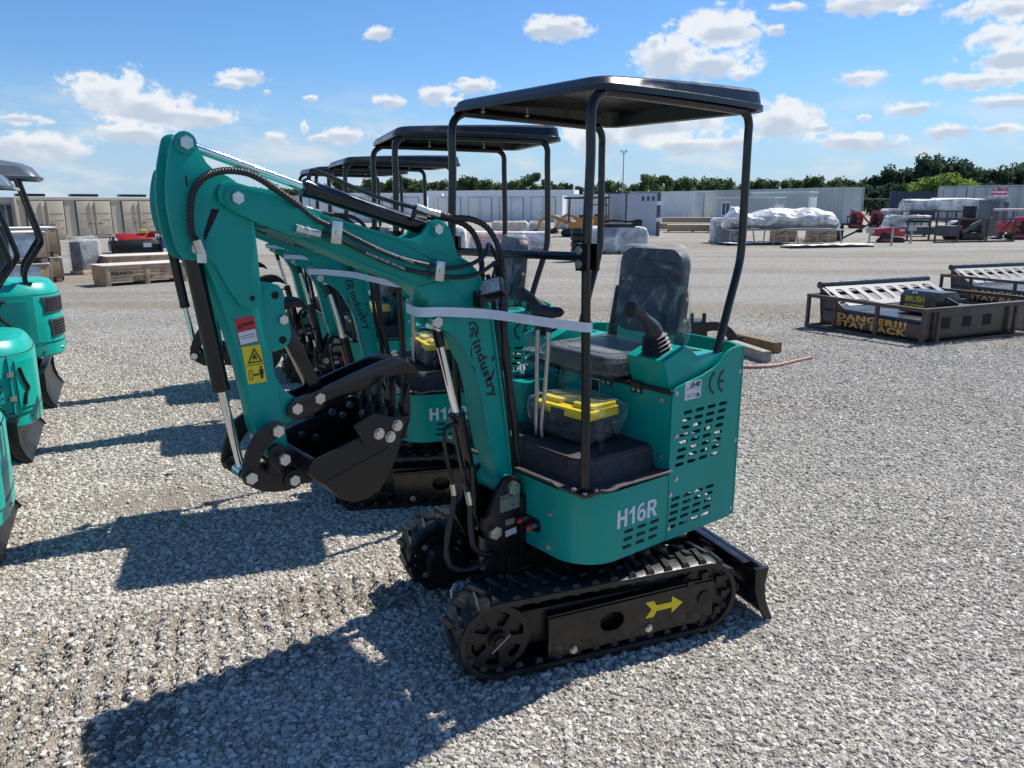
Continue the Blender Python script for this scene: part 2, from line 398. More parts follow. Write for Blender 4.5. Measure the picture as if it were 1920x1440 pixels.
def excavator(name, label, group):
    root = thing(name, label, 'excavator', group=group)
    def part(mb, nm, m, par=root, **k): return mb.obj(nm, M[m], par, **k)
    # ------------------------------------------------ undercarriage
    crawler(root, 1); crawler(root, -1)
    mb = MB()
    mb.box2((-.3, -.26, .14), (.3, .26, .24), bev=.02); mb.box2((-.36, -.3, .12), (-.24, .3, .22), bev=.01); mb.box2((.2, -.3, .12), (.3, .3, .22), bev=.01)
    mb.cyl((0, 0, .22), (0, 0, .40), .2, seg=32)
    for s in (1, -1):
        mb.cyl((.44, s * .17, .165), (.44, s * .27, .165), .085, seg=24, bev=.008); mb.cyl((.44, s * .27, .165), (.44, s * .285, .165), .12, seg=28)
    xf = mb.obj('chassis', M['satin'], root); xf.rotation_euler.z = SWING
    for bu, bz in ((.36, .23), (.36, .1), (.52, .23), (.52, .1)):
        for s in (1, -1): MB().bolt((bu, s * .268, bz), (0, -s, 0), .011).obj('bolt', M['zinc'], xf)
    mb = MB()
    cv = [(-.668, .25), (-.664, .2), (-.668, .15), (-.685, .09), (-.715, .035), (-.742, .012), (-.758, .018), (-.735, .05), (-.705, .1), (-.69, .16), (-.69, .21), (-.7, .245), (-.72, .258)]
    cvf = [(-.70, .258), (-.688, .21), (-.688, .15), (-.70, .1), (-.728, .05), (-.76, .012), (-.772, .016), (-.745, .06), (-.72, .11), (-.706, .16), (-.708, .21), (-.722, .258)]
    mb.prism(cvf, -.455, .455, bev=.002)
    mb.prism([(-.668, .255), (-.672, .16), (-.70, .08), (-.738, .012), (-.775, .012), (-.752, .06), (-.728, .12), (-.722, .18), (-.735, .258)], .455, .472, bev=.003)
    mb.prism([(-.668, .255), (-.672, .16), (-.70, .08), (-.738, .012), (-.775, .012), (-.752, .06), (-.728, .12), (-.722, .18), (-.735, .258)], -.472, -.455, bev=.003)
    mb.box2((-.7, -.4, .232), (-.66, .4, .256), bev=.004)
    bl = mb.obj('dozer_blade', M['black'], root); bl.rotation_euler.z = SWING
    mb = MB()
    for s in (1, -1): mb.prism([(-.7, .1), (-.7, .19), (-.2, .22), (-.2, .16)], s * .17 - .03, s * .17 + .03, bev=.004)
    mb.cyl((-.68, 0, .2), (-.25, 0, .25), .03)
    mb.obj('blade_arm', M['satin'], bl)
    # ------------------------------------------------ house skirt and deck
    front, hw, rc = .267, .44, .16
    def outline(off=0, back=-.178):
        h, f, r = hw + off, front + off, rc + off
        return [(back, h)] + arc_pts(front - rc, hw - rc, r, 90, 0, 10) + arc_pts(front - rc, -hw + rc, r, 0, -90, 10) + [(back, -h)]
    mb = MB()
    o, i = outline(), outline(-.006)
    mb.loft([[(p[0], p[1], .40) for p in o], [(p[0], p[1], .676) for p in o], [(p[0], p[1], .676) for p in i], [(p[0], p[1], .40) for p in i], [(p[0], p[1], .40) for p in o]], close=False)
    skirt = part(mb, 'deck_skirt', 'teal')
    mb = MB(); mb.prism(outline(-.004), .655, .672, 'xy'); mb.prism(outline(-.01), .402, .412, 'xy'); part(mb, 'deck_floor', 'satin')
    mb = MB(); fl = frame_m((.104, hw + .0012, .5255), (-1, 0, 0), (0, 1, 0)); e_ = .0012; ch = .0715
    def ell(cx, cy, rx, ry, a0=0, a1=360, n=22): return [(cx + rx * math.cos(R(a0 + (a1 - a0) * k / n)), cy + ry * math.sin(R(a0 + (a1 - a0) * k / n))) for k in range(n if a1 - a0 == 360 else n + 1)]
    mb.sheet([[(0, 0), (.0145, 0), (.0145, .031), (.0375, .031), (.0375, 0), (.052, 0), (.052, ch), (.0375, ch), (.0375, .0435), (.0145, .0435), (.0145, ch), (0, ch)]], e_, fl)
    mb.sheet([[(.079, 0), (.093, 0), (.093, ch), (.082, ch), (.076, .062), (.064, .056), (.064, .0445), (.0725, .047), (.079, .0515)]], e_, fl)
    mb.sheet([ell(.131, .0235, .0245, .0245), ell(.131, .0232, .0108, .0125)], e_, fl)
    o6 = ell(.133, .036, .0265, .036, 62, 182, 14) + ell(.131, .036, .0125, .026, 182, 60, 10); mb.sheet([o6], e_, fl)
    fl = fl @ Matrix.Translation((-.008, 0, 0)); mb.sheet([[(.172, 0), (.1865, 0), (.1865, .0285), (.195, .0285), (.211, 0), (.228, 0), (.2095, .031), (.2175, .0365), (.2215, .044), (.2225, .051), (.220, .0615), (.213, .069), (.203, ch), (.172, ch)], [(.1865, .040), (.1865, .0595), (.201, .0595), (.2065, .057), (.2085, .050), (.2065, .043), (.201, .040)]], e_, fl)
    part(mb, 'lettering', 'white', skirt, ang=0)
    for r_ in range(3):
        for c_ in range(3):
            mb = MB(); x = -.135 + c_ * .072 + r_ * .004 + .03; z = .502 - r_ * .031
            mb.sheet([capsule2d(-x, z, .048, .0115, R(0))], .0012, frame_m((0, hw + .001, 0), (-1, 0, 0), (0, 1, 0))); part(mb, 'vent_slot', 'dark', skirt)
    for bz in (.566, .43): part(MB().bolt((front + .0005, .247, bz), (1, 0, 0), .009), 'bolt', 'zinc', skirt)
    mb = MB(); mb.prism(round_rect(.092, .196, .466, .522, .02), front - .001, front + .0025, 'yz'); part(mb, 'coupler_plate', 'dark', skirt)
    for by, bz in ((.108, .502), (.165, .492)):
        mb = MB(); mb.cyl((front, by + .008, bz + .004), (front + .03, by + .008, bz + .004), .011); part(mb, 'coupler', 'zinc', skirt)
        mb = MB(); mb.cyl((front + .028, by + .006, bz + .002), (front + .045, by - .002, bz - .004), .0125, .0105); part(mb, 'coupler_cap', 'red', skirt)
    # floor mat: border laid over the skirt and a raised footwell cushion
    mb = MB(); n = 0
    def edge_wave(p, k): return .014 + .010 * math.sin(k * 1.9) + .012 * max(0, math.sin(k * .55 + 1))
    om = outline(.012); oi = outline(-.06)
    rings = [[(p[0], p[1], .677) for p in oi], [(p[0] + 0, p[1], .678 + edge_wave(p, k) * .4) for k, p in enumerate(om)],
             [(p[0] + 0, p[1], .686 + edge_wave(p, k) * .5) for k, p in enumerate(om)], [(p[0], p[1], .687) for p in oi]]
    mb.loft(rings, close=False); mb.prism(oi, .677, .687, 'xy')
    m_ = part(mb, 'floor_mat', 'mat')
    hump = [(-.176, .37)] + arc_pts(.11, .27, .10, 90, 0, 8) + [(.215, -.2), (.2, -.4), (-.176, -.42)]
    hump2 = [(-.176, .35)] + arc_pts(.10, .26, .09, 90, 0, 8) + [(.195, -.2), (.19, -.39), (-.176, -.41)]
    mb = MB(); mb.loft([[(p[0], p[1], .686) for p in hump], [(p[0], p[1], .765) for p in hump2], [(p[0] * .985, p[1] * .97, .778) for p in hump2]], cap1=True)
    part(mb, 'footwell_cushion', 'mat', m_)
    mb = MB(); mb.tube([(p[0] + .0005, p[1], .762) for p in hump2[:-1]], .0014, seg=5); mb.tube([(p[0] + .003, p[1] + .002, .690) for p in hump[:-1]], .0014, seg=5)
    part(mb, 'stitching', 'matedge', m_)
    mb = MB(); k0 = [k for k, p in enumerate(om) if p[1] > .05]
    mb.tube([(om[k][0], om[k][1] + .001, .684 + edge_wave(om[k], k) * .45) for k in k0], .0048, seg=6)
    part(mb, 'mat_edging', 'matedge', m_)
    mb = MB(); mb.prism([(.0, -.1), (.12, -.1), (.12, .0), (.0, .0)], .779, .786, 'xy'); mb.box((.04, -.02, .79), (.05, .07, .012), rz=.2); part(mb, 'lever_plate', 'satin')
    # ------------------------------------------------ hood front wall, top, side panels, rear wall
    mb = MB(); wx = -.178
    mb.box2((wx - .006, -.43, .672), (wx, .432, 1.0)); mb.box2((-.6, -.43, .994), (wx - .0061, .43, 1.002))
    mb.box2((wx - .1, -.25, .41), (wx - .09, .25, .67))
    hood = part(mb, 'engine_hood', 'teal')
    mb = MB(); mb.box2((wx - .012, -.43, .992), (wx + .004, .435, 1.012), bev=.004); part(mb, 'rubber_edge', 'rubber', hood)
    for hy in (.094, .26, -.2):
        mb = MB(); mb.box2((wx + .0045, hy - .028, .972), (wx + .008, hy + .028, 1.014)); mb.box2((wx - .06, hy - .028, 1.012), (wx + .008, hy + .028, 1.0155)); mb.cyl((wx + .006, hy - .028, 1.013), (wx + .006, hy + .028, 1.013), .005)
        h_ = part(mb, 'hinge', 'black', hood)
        for dy in (-.014, .014): part(MB().bolt((wx + .008, hy + dy, .984), (1, 0, 0), .0065), 'bolt', 'zinc', h_)
    mb = MB(); mb.box2((wx + .0005, .0, .93), (wx + .0015, .05, .985)); lb = part(mb, 'warning_plate', 'paper', hood)
    mb = MB(); mb.box2((wx + .0015, .003, .933), (wx + .0023, .047, .982)); part(mb, 'plate_face', 'ink', lb)
    for by, bz in ((.39, .965), (.39, .74), (-.1, .965), (.045, .99)): part(MB().bolt((wx, by, bz), (1, 0, 0), .0085), 'bolt', 'zinc', hood)
    def xx(x): return -x
    pan = [(-.178, .398), (-.178, .70), (-.178, .98), (-.185, 1.005), (-.2, 1.018), (-.26, 1.03), (-.35, 1.045), (-.41, 1.062), (-.45, 1.078), (-.475, 1.1), (-.5, 1.12), (-.53, 1.132), (-.585, 1.14), (-.585, .398)]
    slots = []
    for r_ in range(8):
        z = .912 - r_ * .0296
        for c_ in range(4): slots.append((-.276 - c_ * .0735 + r_ * .0052, z))
    for r_ in range(5):
        z = .566 - r_ * .029
        for c_ in range(4): slots.append((-.228 - c_ * .0715 + r_ * .0045, z))
    for s in (1, -1):
        fm = frame_m((0, s * (hw - .003), 0), (-1, 0, 0), (0, 1, 0))
        mb = MB(); mb.sheet([[(xx(x), z) for x, z in pan]] + [capsule2d(xx(x), z, .054, .0145) for x, z in slots], .003, fm)
        mb.box2((-.617, s * hw - s * .012, .40), (-.5855, s * hw - s * .006, 1.135)); mb.box2((-.623, s * hw - s * .03, .40), (-.617, s * hw - s * .004, 1.135))
        mb.tube([(x, s * (hw - .003), z) for x, z in pan[3:13]], .0045, seg=6)
        sp = part(mb, 'side_panel', 'teal')
        if s > 0:
            for bx, bz in ((-.198, 1.0), (-.208, .827), (-.221, .649), (-.19, .591), (-.19, .449)): part(MB().bolt((bx, hw, bz), (0, 1, 0), .0085), 'bolt', 'zinc', sp)
            for bz in (1.03, .735, .43): part(MB().bolt((-.602, hw - .006, bz), (0, 1, 0), .0075), 'bolt', 'zinc', sp)
            part(MB().box2((-.1795, hw + .0002, .40), (-.1765, hw + .0007, .70)), 'panel_seam', 'dark', sp)
            mb = MB(); fm2 = frame_m((-.249, hw + .0006, .9615), (-1, 0, .012), (0, 1, 0)); mb.sheet([[(0, 0), (.098, 0), (.098, .073), (0, .073)]], .0006, fm2)
            st = part(mb, 'lot_sticker', 'paper', sp)
            fm3 = Matrix.Translation((0, .0012, 0)) @ fm2
            mb = MB()
            def rule(x0, x1, y): mb.sheet([[(x0, y), (x1, y), (x1, y + .0012), (x0, y + .0012)]], .0003, fm3)
            rule(.003, .095, .043); rule(.003, .065, .02); rule(.003, .095, .0105); rule(.068, .095, .032)
            for x in (.028, .066): mb.sheet([[(x, .003), (x + .001, .003), (x + .001, .02), (x, .02)]], .0003, fm3)
            mb.text('LE4-403', .027, fm3 @ Matrix.Translation((.030, .048, 0)) @ Matrix.Diagonal((.68, 1, 1, 1)), ext=.0004, bold=.0008)
            mb.text('76', .022, fm3 @ Matrix.Translation((.07, .004, 0)) @ Matrix.Diagonal((.9, 1, 1, 1)), ext=.0004, bold=.0008)
            part(mb, 'lettering', 'ink', st, ang=0)
            mb = MB(); fc = frame_m((-.386, hw + .0008, 1.008), (-1, 0, .0), (0, 1, 0))
            def band(cx, r0, r1, a0, a1, sx=.86):
                o_ = arc_pts(0, 0, r1, a0, a1, 14); i_ = arc_pts(0, 0, r0, a1, a0, 14)
                mb.sheet([[(cx + x * sx, y) for x, y in o_ + i_]], .0008, fc)
            band(.05, .036, .0475, 98, 262); band(.106, .036, .0475, 98, 262)
            mb.sheet([[(.07, -.0055), (.104, -.0055), (.104, .0055), (.07, .0055)]], .0008, fc)
            part(mb, 'ce_marking', 'ink', sp, ang=0)
    mb = MB(); ra = [(-.585, .425), (-.63, .40), (-.668, .33), (-.69, .22), (-.7, 0), (-.69, -.22), (-.668, -.33), (-.63, -.40), (-.585, -.425)]
    ra = [(p.x, p.y) for p in catmull([(x, y, 0) for x, y in ra], 4)]
    zs = [.42, .5, .56, .585, .61, .635, .66, .685, .71, .735, .76, .8, .95, 1.09, 1.125]
    for inn in (0, .005):
        V = [[mb.bm.verts.new(((p[0] + inn), p[1] * (1 - inn), z)) for p in ra] for z in zs]
        for a in range(len(zs) - 1):
            for b in range(len(ra) - 1):
                if 2 <= a <= 9 and 5 < b < 26 and a % 2 == 0 and b % 4 != 0: continue
                mb.bm.faces.new((V[a][b], V[a][b + 1], V[a + 1][b + 1], V[a + 1][b]))
    mb.tube([(p[0] + .004, p[1], 1.128) for p in ra], .0075, seg=8)
    part(mb, 'rear_counterweight', 'teal')
    mb = MB(); mb.box2((-.5, -.3, .45), (-.25, .12, .8), bev=.02); mb.box2((-.58, -.38, .42), (-.2, .38, .44)); mb.cyl((-.4, .1, .6), (-.4, .3, .6), .1); part(mb, 'engine', 'satin')
    # fuel tank on the right of the footwell
    mb = MB(); mb.prism(round_rect(-.176, .03, -.435, -.2, .03), .70, .955, 'xy', bev=.012); ft = part(mb, 'fuel_tank', 'teal')
    mb = MB(); mb.cyl((-.06, -.315, .954), (-.06, -.315, .962), .045, seg=24); part(mb, 'filler_ring', 'ink', ft)
    mb = MB(); mb.cyl((-.06, -.315, .962), (-.06, -.315, .985), .016); mb.cyl((-.06, -.315, .985), (-.06, -.315, 1.012), .024, .021, seg=20, bev=.006); part(mb, 'filler_cap', 'chrome', ft)
    # ------------------------------------------------ consoles and joysticks
    con = [(-.19, 1.003), (-.145, 1.125), (-.275, 1.168), (-.355, 1.118), (-.36, 1.116), (-.5, 1.12), (-.53, 1.1), (-.56, 1.003)]
    for s in (1, -1):
        mb = MB(); mb.prism(con, s * .225, s * .418, bev=.004); cn = part(mb, 'control_console', 'teal')
        mb = MB(); mb.prism([(-.4, s * .3), (-.47, s * .27), (-.47, s * .34)], 1.1195, 1.1215, 'xy'); part(mb, 'cup_hole', 'dark', cn)
        mb = MB(); cx, cy = -.215, s * .325
        up_ = Vector((.28, 0, 1)).normalized(); o0 = Vector((cx, cy, 1.13)); fx = Vector((1, 0, -.28)).normalized()
        def sq(c, w): return [c + fx * (w * dx) + Vector((0, w * dy, 0)) for dx, dy in ((1, .7), (.7, 1), (-.7, 1), (-1, .7), (-1, -.7), (-.7, -1), (.7, -1), (1, -.7))]
        rings = []
        for k in range(12): rings.append(sq(o0 + up_ * (.008 * k), (.056 if k % 2 == 0 else .047) - .0016 * k))
        rings.append(sq(o0 + up_ * .1, .022)); mb.loft(rings, cap1=True)
        j = part(mb, 'joystick', 'knob', cn)
        mb = MB(); g = [o0 + up_ * .09, o0 + up_ * .12 + Vector((.012, 0, 0)), o0 + up_ * .15 + Vector((.035, 0, 0)), o0 + up_ * .18 + Vector((.068, 0, 0)), o0 + up_ * .195 + Vector((.095, 0, 0)), o0 + up_ * .197 + Vector((.12, 0, 0))]
        prof = [.031, .027, .019, .021, .024, .019]
        mb.tube(catmull(g, 5), lambda t: float(np.interp(t, [0, .2, .4, .6, .75, .9, .98, 1], [.036, .032, .021, .0225, .026, .032, .028, .012])), seg=14)
        mb.bm.faces.ensure_lookup_table()
        part(mb, 'grip', 'knob', j) if False else mb.obj('joystick_grip', M['knob'], cn)
    for k, ly in enumerate((-.01, .052)):
        mb = MB(); y0 = -.03 + k * .035
        mb.tube([(.1, y0, .78), (.1, y0, .84), (.095, ly - .025, 1.1), (.095, ly - .022, 1.25)], .0092, seg=12, smooth=4)
        lv = part(mb, 'travel_lever', 'steel')
        mb = MB(); mb.tube([(.095, ly - .022, 1.215), (.095, ly - .022, 1.29)], .013, seg=12)
        mb.tube([(.095, ly - .06 + k * .02, 1.285), (.095, ly - .02 + k * .01, 1.292), (.095, ly + .045 + k * .018, 1.3)], lambda t: .022 * math.sqrt(max(.1, 1 - (2 * t - 1) ** 4)), seg=12, smooth=5)
        part(mb, 'lever_handle', 'knob', lv)
    # ------------------------------------------------ seat under plastic
    mb = MB(); mb.prism(round_rect(-.5, -.1, -.215, .205, .06), 1.035, 1.105, 'xy', bev=.025); mb.box2((-.45, -.16, 1.0), (-.14, .16, 1.04)); sc = part(mb, 'seat_cushion', 'seat')
    mb = MB(); mb.prism(round_rect(-.43, -.15, -.14, .13, .03), 1.1, 1.113, 'xy', bev=.006); part(mb, 'seat_padding', 'seatp', sc)
    bt = Matrix.Translation((-.47, 0, 1.12)) @ Matrix.Rotation(R(-6), 4, 'Y')
    mb = MB(); mb.prism(round_rect(-.175, .182, .03, .40, .07), -.068, -.008, 'yz', bev=.024, m=bt); sb = part(mb, 'backrest', 'seat')
    mb = MB()
    for k in range(4): mb.prism(round_rect(-.115, .12, .055 + k * .075, .122 + k * .075, .012), -.01, .006, 'yz', bev=.008, m=bt)
    part(mb, 'backrest_padding', 'seatp', sb)
    for s in (1, -1):
        mb = MB(); mb.prism([(-.5, 1.04), (-.42, 1.03), (-.41, 1.07), (-.47, 1.12), (-.505, 1.3), (-.515, 1.34), (-.54, 1.34), (-.545, 1.3), (-.52, 1.1)], s * .195 - .006, s * .195 + .006, bev=.003); br = part(mb, 'seat_bracket', 'black', sc)
        for bz, bx in ((1.31, -.528), (1.22, -.517)): part(MB().bolt((bx, s * .202, bz), (0, s, 0), .008), 'bolt', 'gold', br)
    # film over the backrest and the cushion
    mb = MB(); rr = []
    for k, (ww, d0, d1, zz) in enumerate(((.20, -.09, .015, -.02), (.21, -.095, .03, .06), (.2, -.088, .022, .15), (.192, -.085, .014, .26), (.186, -.082, .010, .36), (.17, -.075, .002, .40), (.125, -.06, -.02, .416))):
        pts = round_rect(-ww, ww + .005, d0, d1, .035, 8); rr.append([bt @ Vector((q[1], q[0], zz)) for q in pts])
    mb.loft(rr, cap1=True); bmesh.ops.subdivide_edges(mb.bm, edges=mb.bm.edges[:], cuts=1, use_grid_fill=True); crumple(mb.bm, .011, 15, 3)
    part(mb, 'plastic_cover', 'film2', sb, ang=0)
    mb = MB(); rr = []
    for ww, zz in ((.0, 1.03), (.03, 1.05), (.035, 1.09), (.015, 1.115), (-.03, 1.12), (-.1, 1.118)):
        rr.append([(q[0], q[1], zz) for q in round_rect(-.5 - ww * .5, -.1 + ww, -.215 - ww, .205 + ww * .6, .05, 8)])
    mb.loft(rr, cap1=True); bmesh.ops.subdivide_edges(mb.bm, edges=mb.bm.edges[:], cuts=1, use_grid_fill=True); crumple(mb.bm, .009, 17, 5)
    tail = [(-.12, -.2, 1.06), (-.02, -.28, 1.085), (-.1, -.31, 1.1), (-.2, -.22, 1.1)]
    mb.bm.faces.new([mb.bm.verts.new(p) for p in tail]); part(mb, 'plastic_cover', 'film', sc, ang=0)
    # ------------------------------------------------ canopy
    cfr = MB()
    hoops = []
    for s in (1, -1):
        y = s * .4
        P = [(.235, y, .672), (.238, y, .94), (.252, y, 1.52), (.243, y, 1.84), (.245, y, 1.95), (.236, y, 2.02), (.195, y, 2.055), (.13, y, 2.06), (-.5, y, 2.052), (-.57, y, 2.045), (-.6, y, 2.01), (-.602, y, 1.93), (-.607, y, 1.62), (-.604, y, 1.5), (-.585, y, 1.42), (-.545, y, 1.3), (-.49, y, 1.12), (-.485, y, 1.06)]
        mb = MB(); mb.tube(P, .0165, seg=14, smooth=4)
        mb.box2((.19, y - .045, .688), (.28, y + .045, .698)) 
        hp = part(mb, 'canopy_post', 'black')
        for dx, dy in ((-.028, .028), (.028, .028), (.028, -.028), (-.028, -.028)): part(MB().bolt((.235 + dx, y + dy, .698), (0, 0, 1), .009), 'bolt', 'zinc', hp)
        hoops.append(hp)
    mb = MB(); mb.tube([(.25, -.39, 1.513), (.25, .385, 1.53)], .0155, seg=12)
    xb = part(mb, 'cross_bar', 'black')
    for s in (1, -1):
        mb = MB(); mb.box2((.222, s * .405 - .028, 1.485), (.236, s * .405 + .028, 1.575)); mb.box2((.266, s * .405 - .028, 1.485), (.28, s * .405 + .028, 1.575)); part(mb, 'post_clamp', 'black', xb)
        for bz in (1.507, 1.553): part(MB().bolt((.28, s * .405 - s*.012, bz), (1, 0, 0), .0125), 'bolt', 'zinc', xb)
    a0, a1, w = -.69, .245, .438
    def zc(x): t = (x - a0) / (a1 - a0); return 2.052 + .006 * t + .006 * math.sin(math.pi * t)
    def hk(x): return .62 + .5 * (a1 - x) / (a1 - a0)
    def crown(x, y, f): return f * (1 - (y / w) ** 2) * .55 + f * (1 - ((x - .0) / .75) ** 2) * .45
    def ring(off, dz, r): return [(x, y, zc(x) + dz * (hk(x) if dz > .03 else 1)) for x, y in [(p[0], p[1]) for p in dens(round_rect(a0 + off, a1 - off, -w + off, w - off, max(.01, r), 6), .06)]]
    def dens(pts, step):
        out = []
        n = len(pts)
        for k in range(n):
            p, q = Vector(pts[k]), Vector(pts[(k + 1) % n]); m_ = 1 if (q - p).length < step else 8
            out += [tuple(p.lerp(q, t / m_)) for t in range(m_)]
        return out
    mb = MB(); L_ = []
    for off, dz, r in ((.02, .004, .06), (.0, .0, .08), (.0, .02, .08), (.007, .024, .078), (.016, .062, .07), (.034, .074, .06)): L_.append(ring(off, dz, r))
    for sc_, f in ((.8, .004), (.55, .007), (.3, .009), (.08, .010)):
        cx = (a0 + a1) / 2
        L_.append([(cx + (p[0] - cx) * sc_, p[1] * sc_, zc(cx + (p[0] - cx) * sc_) + .074 * hk(cx + (p[0] - cx) * sc_) + f) for p in L_[5]])
    mb.loft(L_, cap1=True)
    L2 = [L_[0]] + [[(p[0], p[1], p[2] - .004) for p in ring(.036, .062, .068)]] + [[(p[0], p[1], p[2] - .005) for p in q] for q in (L_[6], L_[7], L_[8], L_[9])]
    mb.loft(L2, cap1=True)
    cp = part(mb, 'canopy_roof', 'canopy', ang=40)
    for bx, by in ((.13, .4), (.13, -.4), (-.45, .4), (-.45, -.4), (-.1, -.4)): part(MB().cyl((bx, by * .86, 2.07), (bx, by * .86, 2.095), .006).bolt((bx, by * .86, 2.066), (0, 0, -1), .009), 'bolt', 'zinc', cp)
    # ------------------------------------------------ swing post at the front
    mb = MB(); bk = [(.40, .655), (.375, .685), (.34, .692), (.305, .68), (.288, .65), (.276, .59), (.272, .36), (.335, .355), (.42, .40), (.475, .51), (.47, .55), (.445, .56)]
    for s in (1, -1): mb.prism(bk, s * .082, s * .105, bev=.004)
    mb.box2((.268, -.11, .34), (.3, .11, .6), bev=.004); mb.cyl((.33, 0, .28), (.33, 0, .42), .075, seg=24); mb.box2((.16, -.1, .3), (.34, .1, .36))
    br = part(mb, 'swing_post', 'satin')
    for bx, bz in ((.335, .645), (.425, .487)): part(MB().bolt((bx, .105, bz), (0, 1, 0), .0285, .02, washer=False), 'pin_bolt', 'zinc', br)
    def decal(par, quad, m, nm, y): 
        mb = MB(); mb.prism(quad, y, y + .0012); return part(mb, nm, m, par, ang=0)
    npl = decal(br, [(.394, .622), (.299, .624), (.297, .556), (.393, .555)], 'plate', 'nameplate', .105)
    fm = frame_m((.394, .1067, .556), (-1, 0, .01), (0, 1, 0))
    mb = MB(); mb.text('CFG INDUSTRIAL', .011, fm @ Matrix.Translation((.035, .054, 0)) @ Matrix.Diagonal((.62, 1, 1, 1)), ext=.0003, bold=.0002)
    mb.text('industry', .012, fm @ Matrix.Translation((.005, .053, 0)) @ Matrix.Diagonal((.55, 1, 1, 1)), ext=.0003, shear=.3)
    mb.sheet([[(.002, .048), (.094, .048), (.094, .049), (.002, .049)]], .0003, fm)
    mb.text('CE', .012, fm @ Matrix.Translation((.055, .012, 0)), ext=.0003)
    part(mb, 'lettering', 'ink', npl, ang=0)
    decal(br, [(.369, .519), (.324, .52), (.323, .496), (.368, .495)], 'plate', 'small_label', .105)
    decal(br, [(.369, .474), (.316, .478), (.314, .453), (.368, .449)], 'paper', 'small_label', .105)
    # ------------------------------------------------ boom
    boom = [(1.2, 1.735), (1.15, 1.718), (1.09, 1.69), (1.0, 1.658), (.86, 1.618), (.75, 1.586), (.62, 1.55), (.53, 1.52), (.487, 1.497), (.449, 1.458), (.419, 1.399), (.388, 1.287), (.362, 1.118), (.338, .964), (.323, .861), (.311, .76), (.302, .663), (.318, .625), (.354, .626),
            (.389, .776), (.416, .913), (.443, 1.055), (.462, 1.121), (.485, 1.16), (.51, 1.205), (.55, 1.27), (.60, 1.325), (.66, 1.39), (.70, 1.428), (.76, 1.458), (.865, 1.498), (.939, 1.53), (1.055, 1.58), (1.144, 1.615), (1.2, 1.637)]
    mb = MB(); mb.prism(boom, -.05, .05, bev=.0035)
    def flange(pts, t=.007, b=.056):
        n = len(pts); poly = []
        P = [Vector(p) for p in pts]; nn = []
        for k in range(n):
            d = (P[min(k + 1, n - 1)] - P[max(k - 1, 0)]).normalized(); nn.append(Vector((-d.y, d.x)))
        poly = [tuple(p + q * t) for p, q in zip(P, nn)] + [tuple(p - q * .003) for p, q in zip(P[::-1], nn[::-1])]
        mb.prism(poly, -b, b)
    flange(boom[:17][::-1], t=.006); flange(boom[19:30][::-1], t=.006) ; flange(boom[29:][::-1], t=.006)
    mb.cyl((.335, -.078, .645), (.335, .078, .645), .04, seg=24)
    ear = [(.80, 1.602), (.72, 1.59), (.681, 1.603), (.66, 1.625), (.642, 1.645), (.618, 1.653), (.588, 1.645), (.563, 1.618), (.545, 1.565), (.528, 1.5), (.6, 1.5)]
    for s in (1, -1): mb.prism(ear, s * .034, s * .054, bev=.003)
    lear = [(.485, 1.2), (.492, 1.17), (.52, 1.215), (.56, 1.25), (.595, 1.272), (.628, 1.283), (.652, 1.3), (.655, 1.33), (.66, 1.385), (.70, 1.43), (.58, 1.45), (.5, 1.36)]
    for s in (1, -1): mb.prism(lear, s * .036, s * .0555, bev=.003)
    hd = [(1.345, 1.735), (1.335, 1.755), (1.31, 1.766), (1.26, 1.752), (1.2, 1.742), (1.15, 1.722), (1.09, 1.694), (1.05, 1.672), (1.035, 1.64), (1.06, 1.6), (1.12, 1.606), (1.2, 1.636), (1.25, 1.655), (1.32, 1.69), (1.342, 1.71)]
    for s in (1, -1):
        mb.prism(hd, s * .0605, s * .078, bev=.003)
        mb.cyl((1.297, s * .076, 1.719), (1.297, s * .086, 1.719), .034, seg=24, bev=.003); mb.cyl((.62, s * .052, 1.62), (.62, s * .06, 1.62), .028, seg=24, bev=.003)
    bm_ = part(mb, 'boom', 'teal')
    for bx, bz, by, r in ((1.297, 1.719, .086, .0185), (.623, 1.62, .06, .0185), (.632, 1.306, .0555, .021)): part(MB().bolt((bx, by, bz), (0, 1, 0), r, .016, washer=False), 'pin_bolt', 'zinc', bm_)
    # logo on the mast
    y = .0516; xd = Vector((-.075, 0, -.2)).normalized(); fm = frame_m((.462, y, 1.222), xd, (0, 1, 0))
    mb = MB(); mb.text('industry', .066, fm @ Matrix.Translation((.0, -.014, 0)) @ Matrix.Diagonal((1.0, .82, 1, 1)), ext=.0008, bold=.0016, spacing=1.08)
    fl = fm @ Matrix.Translation((-.042, .004, 0)) @ Matrix.Diagonal((1.15, 1, 1, 1))
    def arcband(cx, cy, r0, r1, a0, a1, sx=1, sy=1):
        o_ = arc_pts(0, 0, r1, a0, a1, 16); i_ = arc_pts(0, 0, r0, a1, a0, 16); mb.sheet([[(cx + x * sx, cy + y_ * sy) for x, y_ in o_ + i_]], .0008, fl)
    arcband(0, 0, .019, .026, 30, 330); mb.sheet([[(-.006, -.012), (-.001, -.012), (-.001, .004), (.03, .004), (.03, .01), (-.006, .01)]], .0008, fl); mb.sheet([[(.002, -.007), (.02, -.007), (.02, -.002), (.002, -.002)]], .0008, fl)
    sw = [(.045, -.028), (.075, -.043), (.11, -.05), (.145, -.046), (.165, -.036), (.14, -.041), (.11, -.0445), (.075, -.038)]
    mb.sheet([sw], .0008, fl)
    sw2 = [(.155, .036), (.17, .026), (.182, .012), (.184, -.004), (.178, -.012), (.176, .002), (.17, .016), (.16, .028)]
    mb.sheet([sw2], .0008, fl); mb.sheet([[(.115, .034), (.123, .041), (.131, .034), (.127, .045), (.131, .054), (.123, .047), (.115, .054), (.119, .045)]], .0008, fl)
    part(mb, 'logo_lettering', 'ink', bm_, ang=0)
